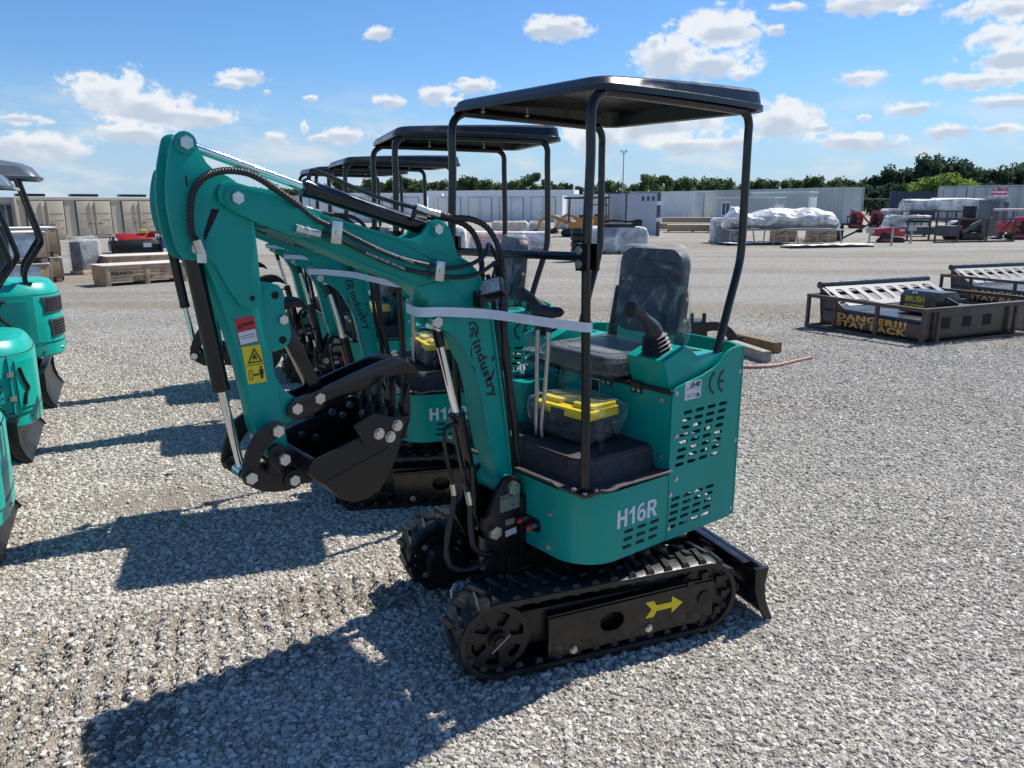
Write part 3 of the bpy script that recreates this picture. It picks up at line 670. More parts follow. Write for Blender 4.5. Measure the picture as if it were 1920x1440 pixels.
    # hose clamps, lamp
    for cx, cz, an in ((1.006, 1.618, 0), (.637, 1.483, 0)):
        T = Matrix.Translation((cx, .083, cz)) @ Matrix.Rotation(R(-8), 4, 'Y')
        mb = MB(); mb.prism([(-.018, -.034), (.018, -.034), (.018, .034), (-.018, .034)], -.022, .0165, bev=.004, m=T); mb.bolt(T @ Vector((0, .0165, 0)), (0, 1, 0), .007); part(mb, 'hose_clamp', 'zinc', bm_)
    lt = Matrix.Translation((.405, .075, 1.41)) @ Matrix.Rotation(R(28), 4, 'X') @ Matrix.Rotation(R(-14), 4, 'Y') @ Matrix.Rotation(R(35), 4, 'Z')
    mb = MB(); mb.box((0, 0, 0), (.035, .085, .062), bev=.005, m=lt)
    for k in range(5): mb.box((-.022, 0, -.025 + k * .0125), (.02, .08, .004), m=lt)
    mb.prism([(.47, 1.40), (.38, 1.40), (.38, 1.36), (.47, 1.36)], .056, .066); mb.box2((.45, .056, 1.345), (.475, .1, 1.385), bev=.004)
    wl = part(mb, 'work_lamp', 'satin'); mb = MB(); mb.box((.018, 0, 0), (.004, .076, .052), bev=.0015, m=lt); part(mb, 'lamp_lens', 'lens', wl)
    # ------------------------------------------------ stick
    box_ = [(1.385, 1.55), (1.362, 1.467), (1.338, 1.369), (1.313, 1.26), (1.293, 1.14), (1.282, 1.04), (1.262, .965), (1.24, .928), (1.215, .908), (1.192, .918), (1.184, .95), (1.186, 1.0), (1.192, 1.046), (1.201, 1.134), (1.208, 1.2), (1.212, 1.26), (1.236, 1.479), (1.24, 1.6), (1.28, 1.7), (1.38, 1.7)]
    mb = MB(); mb.prism(box_, -.045, .045, bev=.003)
    shd = [(1.448, 1.862), (1.434, 1.883), (1.417, 1.889), (1.399, 1.886), (1.387, 1.87), (1.378, 1.845), (1.362, 1.812), (1.34, 1.79), (1.308, 1.778), (1.288, 1.765), (1.261, 1.735), (1.25, 1.699), (1.244, 1.655), (1.239, 1.571), (1.238, 1.506), (1.236, 1.45), (1.24, 1.412), (1.26, 1.402), (1.28, 1.403), (1.3, 1.415), (1.32, 1.446), (1.345, 1.497), (1.362, 1.535), (1.378, 1.551), (1.4, 1.552), (1.425, 1.55), (1.443, 1.556), (1.456, 1.572), (1.464, 1.602), (1.47, 1.638), (1.475, 1.7), (1.472, 1.754), (1.462, 1.81)]
    for s in (1, -1):
        mb.prism(shd, s * .0455, s * .0595, bev=.002)
        mb.cyl((1.415, s * .058, 1.861), (1.415, s * .068, 1.861), .03, seg=24, bev=.003); mb.cyl((1.412, s * .058, 1.584), (1.412, s * .067, 1.584), .026, seg=24, bev=.003)
    tm = [(1.235, 1.482), (1.202, 1.474), (1.178, 1.467), (1.165, 1.45), (1.161, 1.43), (1.164, 1.41), (1.163, 1.39), (1.154, 1.368), (1.15, 1.342), (1.147, 1.315), (1.154, 1.29), (1.175, 1.273), (1.206, 1.266), (1.25, 1.3), (1.25, 1.45)]
    le = [(1.21, 1.2), (1.2, 1.182), (1.18, 1.144), (1.146, 1.113), (1.115, 1.09), (1.11, 1.065), (1.135, 1.045), (1.184, 1.035), (1.23, 1.06), (1.23, 1.19)]
    for s in (1, -1): mb.prism(tm, s * .026, s * .043, bev=.002); mb.prism(le, s * .02, s * .036, bev=.002)
    sk = part(mb, 'stick', 'teal')
    for bx, bz, by, r in ((1.415, 1.861, .068, .019), (1.412, 1.584, .067, .018), (1.172, 1.362, .043, .0155), (1.222, .945, .104, .0185)): part(MB().bolt((bx, by, bz), (0, 1, 0), r, .014, washer=False), 'pin_bolt', 'zinc', sk)
    for bx, bz, r in ((1.19, 1.437, .012), (1.176, 1.3, .012), (1.265, 1.435, .008)): part(MB().cyl((bx, .03, bz), (bx, .0436 if r > .01 else .06, bz), r), 'pin_hole', 'dark', sk)
    mb = MB(); mb.prism([(1.36, 1.69), (1.338, 1.687), (1.375, 1.62), (1.385, 1.60), (1.388, 1.62), (1.372, 1.66)], .0597, .0603); part(mb, 'cut_opening', 'dark', sk, ang=0)
    for z_ in (1.75, 1.655): part(MB().box2((1.418, .0597, z_), (1.422, .0603, z_ + .025)), 'slot', 'dark', sk, ang=0)
    def quad_frame(q): # bottom-left as seen, bottom-right
        o = Vector((q[3][0], 0, q[3][1])); x = Vector((q[2][0], 0, q[2][1])) - o; return frame_m((q[3][0], .0476, q[3][1]), x, (0, 1, 0))
    rq = [(1.317, 1.377), (1.26, 1.383), (1.251, 1.304), (1.308, 1.296)]; rl = decal(sk, rq, 'red', 'danger_label', .0452); fm = quad_frame(rq)
    mb = MB(); mb.sheet([[(.003, .003), (.055, .003), (.055, .04), (.003, .04)]], .0004, fm); part(mb, 'label_field', 'paper', rl, ang=0)
    mb = MB(); mb.text('DANGER', .0105, fm @ Matrix.Translation((.021, .056, 0)) @ Matrix.Diagonal((.8, 1, 1, 1)), ext=.0005, bold=.0003); mb.sheet([[(.005, .05), (.02, .05), (.0125, .064)]], .0005, fm)
    for yy in (.026, .019): mb.sheet([[(.006, yy), (.05, yy), (.05, yy + .0018), (.006, yy + .0018)]], .0006, fm)
    part(mb, 'lettering', 'ink', rl, ang=0)
    yq = [(1.303, 1.292), (1.247, 1.295), (1.236, 1.18), (1.292, 1.178)]; yl = decal(sk, yq, 'yellow', 'warning_label', .0452); fm = quad_frame(yq)
    mb = MB(); mb.sheet([[(.001, .056), (.055, .056), (.055, .0575), (.001, .0575)]], .0005, fm)
    mb.sheet([[(.006, .063), (.05, .063), (.028, .108)], [(.0115, .0662), (.0445, .0662), (.028, .1005)]], .0005, fm)
    mb.sheet([[(.02, .07), (.024, .076), (.02, .08), (.026, .084), (.025, .09), (.03, .09), (.029, .083), (.036, .078), (.031, .076), (.036, .07), (.028, .075)]], .0005, fm)
    mb.sheet([[(.005, .012), (.016, .012), (.016, .042), (.005, .042)], [(.0065, .0135), (.0145, .0135), (.0145, .0405), (.0065, .0405)]], .0005, fm)
    mb.sheet([[(.018, .026), (.024, .031), (.024, .0275), (.03, .0275), (.03, .031), (.036, .026), (.03, .021), (.03, .0245), (.024, .0245), (.024, .021)]], .0005, fm)
    mb.sheet([circle2d(.043, .047, .0035, 10)], .0005, fm); mb.sheet([[(.038, .042), (.048, .042), (.05, .025), (.047, .025), (.047, .012), (.0435, .012), (.0432, .024), (.0428, .012), (.039, .012), (.039, .025), (.036, .025)]], .0005, fm)
    part(mb, 'pictogram', 'ink', yl, ang=0)
    # ------------------------------------------------ cylinders
    def cylr(nm, p_rod, p_mid, p_end, rr, rb, m='black'):
        mb = MB(); mb.cyl(p_mid, p_end, rb, seg=28, bev=.003); d = (Vector(p_mid) - Vector(p_end)).normalized()
        mb.cyl(Vector(p_mid) - d * .02, Vector(p_mid) + d * .004, rb * 1.07, seg=28, bev=.003); mb.cyl((p_end[0], -.03, p_end[2]), (p_end[0], .03, p_end[2]), rb * .85)
        c_ = part(mb, nm, m); mb = MB(); mb.cyl(p_rod, p_mid, rr, seg=24); mb.cyl((p_rod[0], -.03, p_rod[2]), (p_rod[0], .03, p_rod[2]), rr * 1.6); part(mb, 'piston_rod', 'chrome', c_)
        if nm == 'lift_cylinder': mb = MB(); d2 = (Vector(p_mid) - Vector(p_rod)).normalized(); mb.cyl(p_rod, Vector(p_rod) + d2 * .085, rr * 1.25, seg=24, bev=.002); part(mb, 'rod_end', 'black', c_)
        return c_
    cylr('stick_cylinder', (1.318, 0, .90), (1.358, 0, 1.165), (1.408, 0, 1.575), .013, .0245)
    bc = cylr('boom_cylinder', (1.408, 0, 1.866), (1.06, 0, 1.752), (.622, 0, 1.62), .0135, .0265)
    lc = cylr('lift_cylinder', (.6, 0, 1.29), (.515, 0, .945), (.42, 0, .48), .0145, .030)
    mb = MB(); mb.tube([(1.045, .0, 1.765), (1.04, .005, 1.79), (1.012, .012, 1.797), (.84, .03, 1.728), (.66, .035, 1.683)], .0068, seg=10, smooth=5); mb.tube([(.70, .03, 1.65), (.69, .034, 1.685), (.68, .03, 1.69)], .008)
    part(mb, 'hydraulic_pipe', 'black', bc)
    mb = MB(); mb.cyl((.69, .035, 1.692), (.65, .037, 1.679), .015, seg=6); mb.cyl((.65, .037, 1.679), (.60, .04, 1.669), .0125); mb.cyl((.68, -.0, 1.67), (.63, 0, 1.66), .014, seg=6); part(mb, 'hose_fitting', 'zinc', bc)
    mb = MB(); mb.tube([(.532, .03, .915), (.575, .03, .915), (.592, .03, .885), (.577, .03, .771), (.558, .03, .69)], .008, smooth=4)
    mb.tube([(.49, .04, .745), (.515, .05, .745), (.52, .05, .70), (.505, .05, .655)], .0075, smooth=4); mb.tube([(.495, .03, .74), (.478, .045, .735), (.478, .05, .6), (.45, .05, .5)], .007, smooth=3); part(mb, 'hydraulic_pipe', 'black', lc)
    mb = MB(); mb.cyl((.558, .03, .69), (.552, .03, .645), .011); mb.cyl((.505, .05, .655), (.494, .05, .60), .0125); part(mb, 'hose_fitting', 'zinc', lc)
    # ------------------------------------------------ linkage, bucket and thumb
    lk = [(1.214, 1.045), (1.216, 1.06), (1.234, 1.066), (1.262, 1.06), (1.296, 1.041), (1.326, 1.0), (1.343, .955), (1.35, .912), (1.343, .888), (1.325, .88), (1.306, .89), (1.302, .915), (1.297, .945), (1.276, .98), (1.25, 1.006), (1.226, 1.018)]
    l2 = [(1.348, .912), (1.338, .888), (1.32, .87), (1.293, .852), (1.25, .838), (1.205, .832), (1.172, .845), (1.168, .872), (1.185, .892), (1.215, .888), (1.245, .892), (1.275, .903), (1.3, .922), (1.325, .928)]
    for s in (1, -1):
        mb = MB(); mb.prism(lk, s * .084, s * .1, bev=.003); k_ = part(mb, 'bucket_link', 'satin')
        for bx, bz in ((1.235, 1.037), (1.326, .908)): part(MB().bolt((bx, s * .1, bz), (0, s, 0), .0195, .014, washer=False), 'pin_bolt', 'zinc', k_)
        mb = MB(); mb.prism(l2, s * .066, s * .0825, bev=.003); mb.cyl((1.19, s * .05, .868), (1.19, s * .09, .868), .03); k_ = part(mb, 'bucket_link', 'satin')
        part(MB().bolt((1.19, s * .09, .868), (0, s, 0), .0185, .014, washer=False), 'pin_bolt', 'zinc', k_)
    mb = MB(); bw = .16
    shell = [(1.158, .941), (1.171, .925), (1.171, .905), (1.15, .878), (1.12, .855), (1.098, .827), (1.067, .795), (1.027, .777), (.976, .778), (.932, .798), (.886, .862), (.849, .94), (.816, 1.02)]
    ins = []
    P = [Vector(p) for p in shell]
    for k in range(len(P)):
        d = (P[min(k + 1, len(P) - 1)] - P[max(k - 1, 0)]).normalized(); ins.append(tuple(P[k] + Vector((d.y, -d.x)) * .009))
    mb.prism(shell + ins[::-1], -bw, bw)
    side = shell + [(.87, .985), (.97, .988), (1.013, .981), (1.137, .949)]
    for s in (1, -1): mb.prism(side, s * bw, s * (bw + .009), bev=.0015)
    mb.cyl((1.152, -bw, .935), (1.152, bw, .935), .0125)
    earp = [(1.25, .97), (1.225, .985), (1.19, .965), (1.14, .935), (1.10, .86), (1.125, .835), (1.169, .84), (1.21, .845), (1.215, .885), (1.25, .93)]
    for s in (1, -1): mb.prism(earp, s * .047, s * .0645, bev=.003)
    mb.prism([(.842, .952), (.809, 1.034), (.819, 1.036), (.853, .958)], -bw - .009, bw + .009)
    mb.tube([(1.12, bw + .009, .868), (1.03, bw + .009, .895), (.9, bw + .009, .935)], .0022, seg=5); mb.tube([(1.0, -bw, .79), (1.03, -bw + .002, .86), (1.05, -bw, .95)], .003, seg=5)
    bu = part(mb, 'bucket', 'satin')
    cut = [(1.025, 1.042), (1.012, .99), (.97, .962), (.872, .955), (.826, 1.03), (.85, 1.05), (.948, 1.066)]
    cut = [(1.022, 1.03), (.99, .968), (.95, .95), (.862, .944), (.822, 1.03), (.875, 1.03), (.948, 1.06)]
    for s in (1, -1):
        mb = MB(); mb.prism(cut, s * (bw + .0095), s * (bw + .0185), bev=.002); cu = part(mb, 'side_cutter', 'satin', bu)
        for bx, bz in ((.868, 1.005), (.935, .99), (.895, .972)): part(MB().bolt((bx, s * (bw + .0185), bz), (0, s, 0), .0155, .01), 'bolt', 'zinc', bu)
        mb = MB()
        for bx, bz in ((.868, 1.005), (.935, .99), (.895, .972)): mb.bolt((bx, s * bw, bz), (0, -s, 0), .011, .014)
        part(mb, 'bolt', 'zinc', bu)
    for k in range(4):
        ty = -.14 + k * .0935
        mb = MB(); mb.prism([(.836, .985), (.826, 1.02), (.832, 1.06), (.812, 1.13), (.805, 1.13), (.804, 1.05), (.808, 1.0)], ty - .02, ty + .02, bev=.004); mb.prism([(.85, .95), (.84, 1.03), (.815, 1.03), (.825, .95)], ty - .025, ty + .025, bev=.003)
        part(mb, 'bucket_tooth', 'satin', bu)
        if k < 3: part(MB().bolt((.852, ty + .045, .985), (1, 0, .42), .0115), 'bolt', 'zinc', bu)
    for bx, bz in ((1.05, .93), (1.0, .91)): part(MB().bolt((bx, -bw, bz), (0, 1, 0), .0105), 'bolt', 'zinc', bu)
    th = [(1.182, 1.073), (1.175, 1.095), (1.155, 1.112), (1.071, 1.13), (.944, 1.168), (.85, 1.194), (.80, 1.2), (.76, 1.19), (.725, 1.168), (.698, 1.128), (.70, 1.122), (.745, 1.142), (.786, 1.146), (.823, 1.136), (.891, 1.114), (.991, 1.09), (1.095, 1.055), (1.13, 1.044), (1.16, 1.048), (1.178, 1.06)]
    mb = MB()
    for s in (1, -1): mb.prism(th, s * .043, s * .053, bev=.0015)
    mb.box2((.95, -.043, 1.1), (.975, .043, 1.13)); mb.prism([(.86, 1.16), (.80, 1.175), (.75, 1.16), (.79, 1.15), (.85, 1.14)], -.043, .043)
    tb = part(mb, 'thumb', 'black')
    for bx, bz in ((1.152, 1.083), (1.075, 1.104)): part(MB().bolt((bx, .053, bz), (0, 1, 0), .019, .013, washer=False), 'pin_bolt', 'zinc', tb)
    mb = MB(); a_, b_ = Vector((1.166, 0, 1.365)), Vector((1.06, 0, 1.11)); d = (b_ - a_).normalized(); n_ = Vector((d.z, 0, -d.x))
    mb.prism([((a_ + n_ * .02).x, (a_ + n_ * .02).z), ((b_ + n_ * .02).x, (b_ + n_ * .02).z), ((b_ - n_ * .02).x, (b_ - n_ * .02).z), ((a_ - n_ * .02).x, (a_ - n_ * .02).z)], -.024, .024, bev=.003)
    part(mb, 'thumb_strut', 'black', tb)
    # ------------------------------------------------ hoses
    def hose(pts, r, tw=0, sm=6): mb = MB(); mb.tube(pts, r, seg=12, smooth=sm, twist=tw); return part(mb, 'hydraulic_hose', 'hose', ang=0 if tw else 40)
    Y = lambda pts, y: [(p[0], y if len(p) < 3 else p[2], p[1]) for p in pts]
    h1 = [(1.413, 1.6), (1.427, 1.621), (1.428, 1.664), (1.421, 1.713), (1.407, 1.747), (1.378, 1.774), (1.342, 1.788), (1.298, 1.791), (1.254, 1.783), (1.21, 1.76), (1.165, 1.73), (1.119, 1.698)]
    hs = hose(Y(h1, .090), .0098, tw=1.25, sm=26)
    mb = MB(); mb.cyl((1.405, .088, 1.545), (1.404, .088, 1.57), .0145, seg=6); mb.cyl((1.404, .088, 1.57), (1.416, .09, 1.608), .0125, seg=16); part(mb, 'hose_fitting', 'zinc', hs)
    hose(Y([(1.125, 1.702, .093), (1.07, 1.66, .09), (1.006, 1.632, .084), (.88, 1.573, .074), (.766, 1.528, .074), (.637, 1.496, .084), (.579, 1.49, .085), (.5, 1.5, .085), (.43, 1.528, .07), (.36, 1.56, 0), (.3, 1.5, -.03)], 0), .0075)
    h2 = hose(Y([(1.06, 1.616, .085), (1.006, 1.603, .084), (.88, 1.545, .074), (.764, 1.497, .074), (.637, 1.468, .084), (.576, 1.458, .085), (.498, 1.46, .085), (.428, 1.477, .07), (.36, 1.49, .03), (.3, 1.48, 0)], 0), .0075)
    mb = MB(); mb.cyl((1.13, .08, 1.632), (1.108, .08, 1.626), .0135, seg=6); mb.cyl((1.108, .08, 1.626), (1.055, .084, 1.614), .012); mb.cyl((1.085, .082, 1.62), (1.098, .082, 1.623), .015, seg=6); part(mb, 'hose_fitting', 'zinc', h2)
    hose(Y([(.60, 1.669), (.542, 1.657), (.463, 1.65), (.394, 1.618), (.346, 1.548), (.328, 1.47), (.33, 1.364), (.33, 1.27)], .04), .0105, tw=1.25, sm=22)
    hose(Y([(.63, 1.66), (.528, 1.652), (.449, 1.62), (.41, 1.568), (.395, 1.5), (.39, 1.404)], .0), .0105, tw=1.25, sm=22)
    hose(Y([(.33, 1.5, .0), (.31, 1.398, .02), (.318, 1.278, .03), (.303, 1.113, .03), (.278, .95, .03), (.253, .775, .03), (.24, .64, .03), (.25, .55, .03)], 0), .0165, tw=.9)
    hose(Y([(.36, 1.45, -.01), (.345, 1.3, .015), (.333, 1.12, .022), (.305, .95, .02), (.282, .78, .02), (.268, .62, .02)], 0), .009)
    hose(Y([(.552, .645, .03), (.557, .599, .03), (.593, .48, .04), (.60, .405, .05), (.57, .36, .06), (.49, .345, .07), (.40, .36, .06), (.3, .34, .03)], 0), .0105, tw=.9)
    hose(Y([(.494, .60, .05), (.498, .504, .06), (.49, .43, .07), (.45, .392, .08), (.39, .385, .07), (.3, .36, .02)], 0), .0115)
    mb = MB(); c_ = Matrix.Rotation(SWING, 4, 'Z')
    for dx in (0, .03):
        p = [c_ @ Vector(q) for q in ((.5 + dx, .2, .22), (.5 + dx, .2, .265), (.49 + dx, .19, .275), (.46 + dx, .17, .275))]; mb.tube(p, .009, seg=8); mb.cyl(p[0], p[1], .0135, seg=6)
    part(mb, 'hose_fitting', 'zinc', xf).rotation_euler.z = -SWING
    hose([c_ @ Vector(q) for q in ((.46, .17, .275), (.36, .12, .26), (.2, .1, .25), (.05, .08, .27))], .0125, tw=.9)
    for x0_, z0_, dx_, dz_ in ((.905, 1.5555, -.225, -.094), (.872, 1.5715, -.222, -.088)):
        T = frame_m((x0_, .0832, z0_ - .005), (dx_, 0, dz_), (0, 1, 0)); MB().text('ALS DIN EN 857 2SN DN6', .0115, T @ Matrix.Diagonal((1.15, 1, 1, 1)), ext=.0003).obj('hose_lettering', M['white'], h2, ang=0)
    # strap from boom to front post
    mb = MB(); st = [(.36, -.07, 1.355), (.655, -.065, 1.355), (.69, .0, 1.345), (.69, .062, 1.345), (.60, .072, 1.34), (.45, .14, 1.325), (.36, .28, 1.31), (.275, .405, 1.297), (.266, .417, 1.296), (.25, .4245, 1.295), (.234, .419, 1.295), (.225, .403, 1.295), (.229, .39, 1.295)]
    pt = catmull(st, 4)
    mb.loft([[p + Vector((0, 0, .0165)) for p in pt], [p - Vector((0, 0, .0165)) for p in pt], [p - Vector((0, 0, .0165)) + Vector((.001, -.001, 0)) for p in pt], [p + Vector((0, 0, .0165)) + Vector((.001, -.001, 0)) for p in pt]], close=False)
    part(mb, 'packing_strap', 'tape', ang=60)
    return root

def tool_case(label):
    t = thing('tool_case', label, 'tool case', group='wrapped tool cases in the footwells')
    mb = MB(); mb.prism(round_rect(-.085, .085, -.135, .135, .02), 0, .105, 'xy', bev=.006); mb.obj('case_body', M['ink'], t)
    mb = MB(); mb.prism(round_rect(-.095, .095, -.15, .15, .02), .105, .14, 'xy', bev=.006); mb.prism(round_rect(-.085, .06, -.14, -.03, .015), .14, .158, 'xy', bev=.005); mb.prism(round_rect(-.085, .06, .03, .14, .015), .14, .158, 'xy', bev=.005)
    mb.obj('case_lid', M['ylid'], t)
    mb = MB(); mb.box2((.088, -.05, .06), (.102, .02, .13), bev=.003); mb.obj('case_latch', M['ink'], t)
    mb = MB(); rr = []
    for w, zz in ((.0, .02), (.02, .06), (.03, .11), (.025, .15), (.0, .17), (-.05, .175)): rr.append([(q[0], q[1], zz) for q in round_rect(-.09 - w * .6, .09 + w * .6, -.15 - w * 1.3, .15 + w * 1.2, .03, 8)])
    mb.loft(rr, cap1=True); bmesh.ops.subdivide_edges(mb.bm, edges=mb.bm.edges[:], cuts=1, use_grid_fill=True); crumple(mb.bm, .016, 13, 9); crumple(mb.bm, .012, 38, 4)
    def sheet_(ps): mb.bm.faces.new([mb.bm.verts.new(p) for p in ps])
    sheet_([(-.02, -.15, .17), (-.05, -.06, .21), (-.07, -.03, .30), (-.06, -.12, .28)]); sheet_([(-.02, .02, .18), (-.06, -.03, .29), (-.07, .04, .25)])
    sheet_([(.06, .17, .05), (.1, .22, -.06), (.085, .235, -.075), (.05, .19, .06)])
    mb.obj('plastic_bag', M['film'], t, ang=0)
    return t

GE = 'teal mini excavators parked in a row'
ex1 = excavator('mini_excavator', 'teal mini excavator at the head of the row, unobstructed from boom to blade', GE)
ex1.location = (.198, 3.071, 0); ex1.rotation_euler.z = R(218.4)
ROW = [((-.5, 4.62, -.01), 198.0, 9, 'second teal mini excavator of the row, directly behind the unobstructed one'),
       ((-1.196, 6.542, -.05), 201.8, 10, 'third teal mini excavator of the row, between the second and the last'),
       ((-1.833, 8.088, -.05), 206.0, 10, 'last teal mini excavator at the far end of the row')]
exs = [ex1]
for loc, an, sw, lab in ROW:
    e = copy_tree(ex1); e.location = loc; e.rotation_euler.z = R(an); e['label'] = lab; exs.append(e)
    for ch in e.children:
        if ch.name.split('.')[0] in ('crawler_track', 'chassis', 'dozer_blade'): ch.rotation_euler.z = R(-sw)
    for ch in list(e.children):                       # the lot sticker is only on the nearest one
        if ch.name.startswith('side_panel'):
            for g in list(ch.children):
                if g.name.startswith('lot_sticker'):
                    for q in list(g.children): bpy.data.objects.remove(q)
                    bpy.data.objects.remove(g)
tc = tool_case('plastic wrapped yellow and black tool case on the floor of the unobstructed excavator')
for k, (e, lab) in enumerate(zip(exs[:3], ('', 'plastic wrapped yellow and black tool case on the floor of the second excavator', 'plastic wrapped yellow and black tool case on the floor of the third excavator'))):
    t = tc if k == 0 else copy_tree(tc)
    if lab: t['label'] = lab
    e.rotation_euler.z += 0
    mw = Matrix.Translation(e.location) @ Matrix.Rotation(e.rotation_euler.z, 4, 'Z')
    t.location = mw @ Vector((-.015, .085, .782)); t.rotation_euler.z = e.rotation_euler.z + R(4)
# ================================================================ ground
def smooth01(t): t = np.clip(t, 0, 1); return t * t * (3 - 2 * t)
def axis(lo, hi, step, far):
    a = list(np.arange(lo, hi + 1e-6, step)); s = step; x = hi
    while x < far: s *= 1.22; x += s; a.append(x)
    s = step; x = lo; b = []
    while x > -far: s *= 1.22; x -= s; b.append(x)
    return np.array(b[::-1] + a)
_ph = [rnd.uniform(0, 6.28) for _ in range(60)]; _fr = [(rnd.uniform(-1, 1), rnd.uniform(-1, 1)) for _ in range(60)]
def bumps(x, y, f, k0, n):
    s = 0
    for k in range(k0, k0 + n): s = s + np.sin(x * _fr[k][0] * f + y * _fr[k][1] * f + _ph[k])
    return s / n
TDIR = np.array([math.cos(R(201.2)), math.sin(R(201.2))]); TN = np.array([-TDIR[1], TDIR[0]])
def ruts(x, y):
    """cross ribs pressed by the tracks into the gravel: (height, mask)"""
    h = 0 * x; mk = 0 * x
    for off, L0, L1, w in ((0, .0, 2.3, .2), (.36, .35, 2.4, .16), (.66, .9, 2.6, .15)):
        ox, oy = -.42 + TN[0] * off, 3.24 + TN[1] * off
        s = (x - ox) * TDIR[0] + (y - oy) * TDIR[1]; t = (x - ox) * TN[0] + (y - oy) * TN[1]
        m = smooth01((w - np.abs(t)) / .05) * smooth01((s - L0) / .15) * smooth01((L1 - s) / .3) * np.clip(.75 + .8 * bumps(x, y, 3.1, 30, 6), .15, 1)
        wv = np.sin(2 * np.pi * (s + .12 * np.abs(t)) / .082)
        h = h + m * (.024 * wv - .004); mk = np.maximum(mk, m * (.5 - .5 * wv))
    return h, mk
def ground_z(x, y):
    x = np.asarray(x, float); y = np.asarray(y, float)
    z = -.05 * smooth01((y - 4.2) / 2.4) - .05 * smooth01((y - 8.5) / 3)
    z = z + .012 * bumps(x, y, 2.4, 0, 8) * smooth01((y - .2) / 1.5) + .006 * bumps(x, y, 8, 10, 10)
    z = z + .03 * bumps(x, y, .5, 20, 8) * smooth01((y - 7) / 8) * (1 - smooth01((y - 60) / 80))
    # level under the nearest machine
    d = np.hypot(x - .2, y - 3.07); k = smooth01((d - .75) / .5)
    z = z * k - .004 * (1 - k)
    return z + ruts(x, y)[0]
def grid_mesh(name, xs, ys, keep=None):
    X, Y = np.meshgrid(xs, ys); Z = ground_z(X, Y)
    nx, ny = len(xs), len(ys)
    co = np.stack([X, Y, Z], -1).reshape(-1, 3)
    i = np.arange(nx * ny).reshape(ny, nx)
    f = np.stack([i[:-1, :-1], i[:-1, 1:], i[1:, 1:], i[1:, :-1]], -1).reshape(-1, 4)
    if keep is not None:
        c = co[f].mean(1); f = f[keep(c[:, 0], c[:, 1])]
        used = np.unique(f); re = np.full(len(co), -1); re[used] = np.arange(len(used)); co = co[used]; f = re[f]
    me = bpy.data.meshes.new(name); me.vertices.add(len(co)); me.vertices.foreach_set('co', co.ravel())
    me.loops.add(f.size); me.loops.foreach_set('vertex_index', f.ravel().astype(np.int32))
    me.polygons.add(len(f)); me.polygons.foreach_set('loop_start', (np.arange(len(f)) * 4).astype(np.int32))
    me.update(calc_edges=True); me.validate()
    me.polygons.foreach_set('use_smooth', [True] * len(f))
    return me, co
def gravel_colour(t, vec, seed_out=None):
    pass
gm, t, p = nt('gravel_yard')
tc = t.nodes.new('ShaderNodeTexCoord')
def vor(scale, feat='F1', rnd_=1):
    v = t.nodes.new('ShaderNodeTexVoronoi'); v.feature = feat; v.inputs['Scale'].default_value = scale; v.inputs['Randomness'].default_value = rnd_
    link(t, tc.outputs['Object'], v.inputs['Vector']); return v
v1 = vor(70); v2 = vor(150); e1 = vor(70, 'DISTANCE_TO_EDGE')
cr1 = ramp(t, v1.outputs['Color'], [(.0, (.18, .16, .135)), (.35, (.36, .33, .285)), (.7, (.49, .455, .40)), (1, (.68, .645, .58))])
cr2 = ramp(t, v2.outputs['Color'], [(.0, (.14, .125, .105)), (.5, (.35, .32, .28)), (1, (.58, .55, .5))])
mx = t.nodes.new('ShaderNodeMix'); mx.data_type = 'RGBA'; mx.inputs['Factor'].default_value = .45
link(t, cr1.outputs['Color'], mx.inputs['A']); link(t, cr2.outputs['Color'], mx.inputs['B'])
nb = t.nodes.new('ShaderNodeTexNoise'); nb.inputs['Scale'].default_value = .33; nb.inputs['Detail'].default_value = 7; nb.inputs['Roughness'].default_value = .62
mp = t.nodes.new('ShaderNodeMapping'); mp.inputs['Scale'].default_value = (.16, 1.25, 1); mp.inputs['Rotation'].default_value = (0, 0, R(-8))
link(t, tc.outputs['Object'], mp.inputs['Vector']); link(t, mp.outputs[0], nb.inputs['Vector'])
db = ramp(t, nb.outputs['Fac'], [(.44, (0, 0, 0)), (.58, (1, 1, 1))])
mx2 = t.nodes.new('ShaderNodeMix'); mx2.data_type = 'RGBA'; link(t, db.outputs['Color'], mx2.inputs['Factor'])
link(t, mx.outputs['Result'], mx2.inputs['A'])
md = t.nodes.new('ShaderNodeMix'); md.data_type = 'RGBA'; md.blend_type = 'MULTIPLY'; md.inputs['Factor'].default_value = 1
link(t, mx.outputs['Result'], md.inputs['A']); md.inputs['B'].default_value = (.83, .755, .665, 1)
link(t, md.outputs['Result'], mx2.inputs['B'])
# pressed dirt attribute
at_ = t.nodes.new('ShaderNodeAttribute'); at_.attribute_name = 'dirt'
mx3 = t.nodes.new('ShaderNodeMix'); mx3.data_type = 'RGBA'; link(t, at_.outputs['Fac'], mx3.inputs['Factor'])
nd = t.nodes.new('ShaderNodeTexNoise'); nd.inputs['Scale'].default_value = 60; nd.inputs['Detail'].default_value = 6; link(t, tc.outputs['Object'], nd.inputs['Vector'])
cd = ramp(t, nd.outputs['Fac'], [(.3, (.26, .215, .165)), (.7, (.43, .37, .30))])
nf = t.nodes.new('ShaderNodeTexNoise'); nf.inputs['Scale'].default_value = 9; nf.inputs['Detail'].default_value = 9; nf.inputs['Roughness'].default_value = .82; link(t, tc.outputs['Object'], nf.inputs['Vector'])
rf = ramp(t, nf.outputs['Fac'], [(.36, (.54, .555, .56)), (.5, (.87, .9, .925)), (.64, (1.28, 1.33, 1.36))])
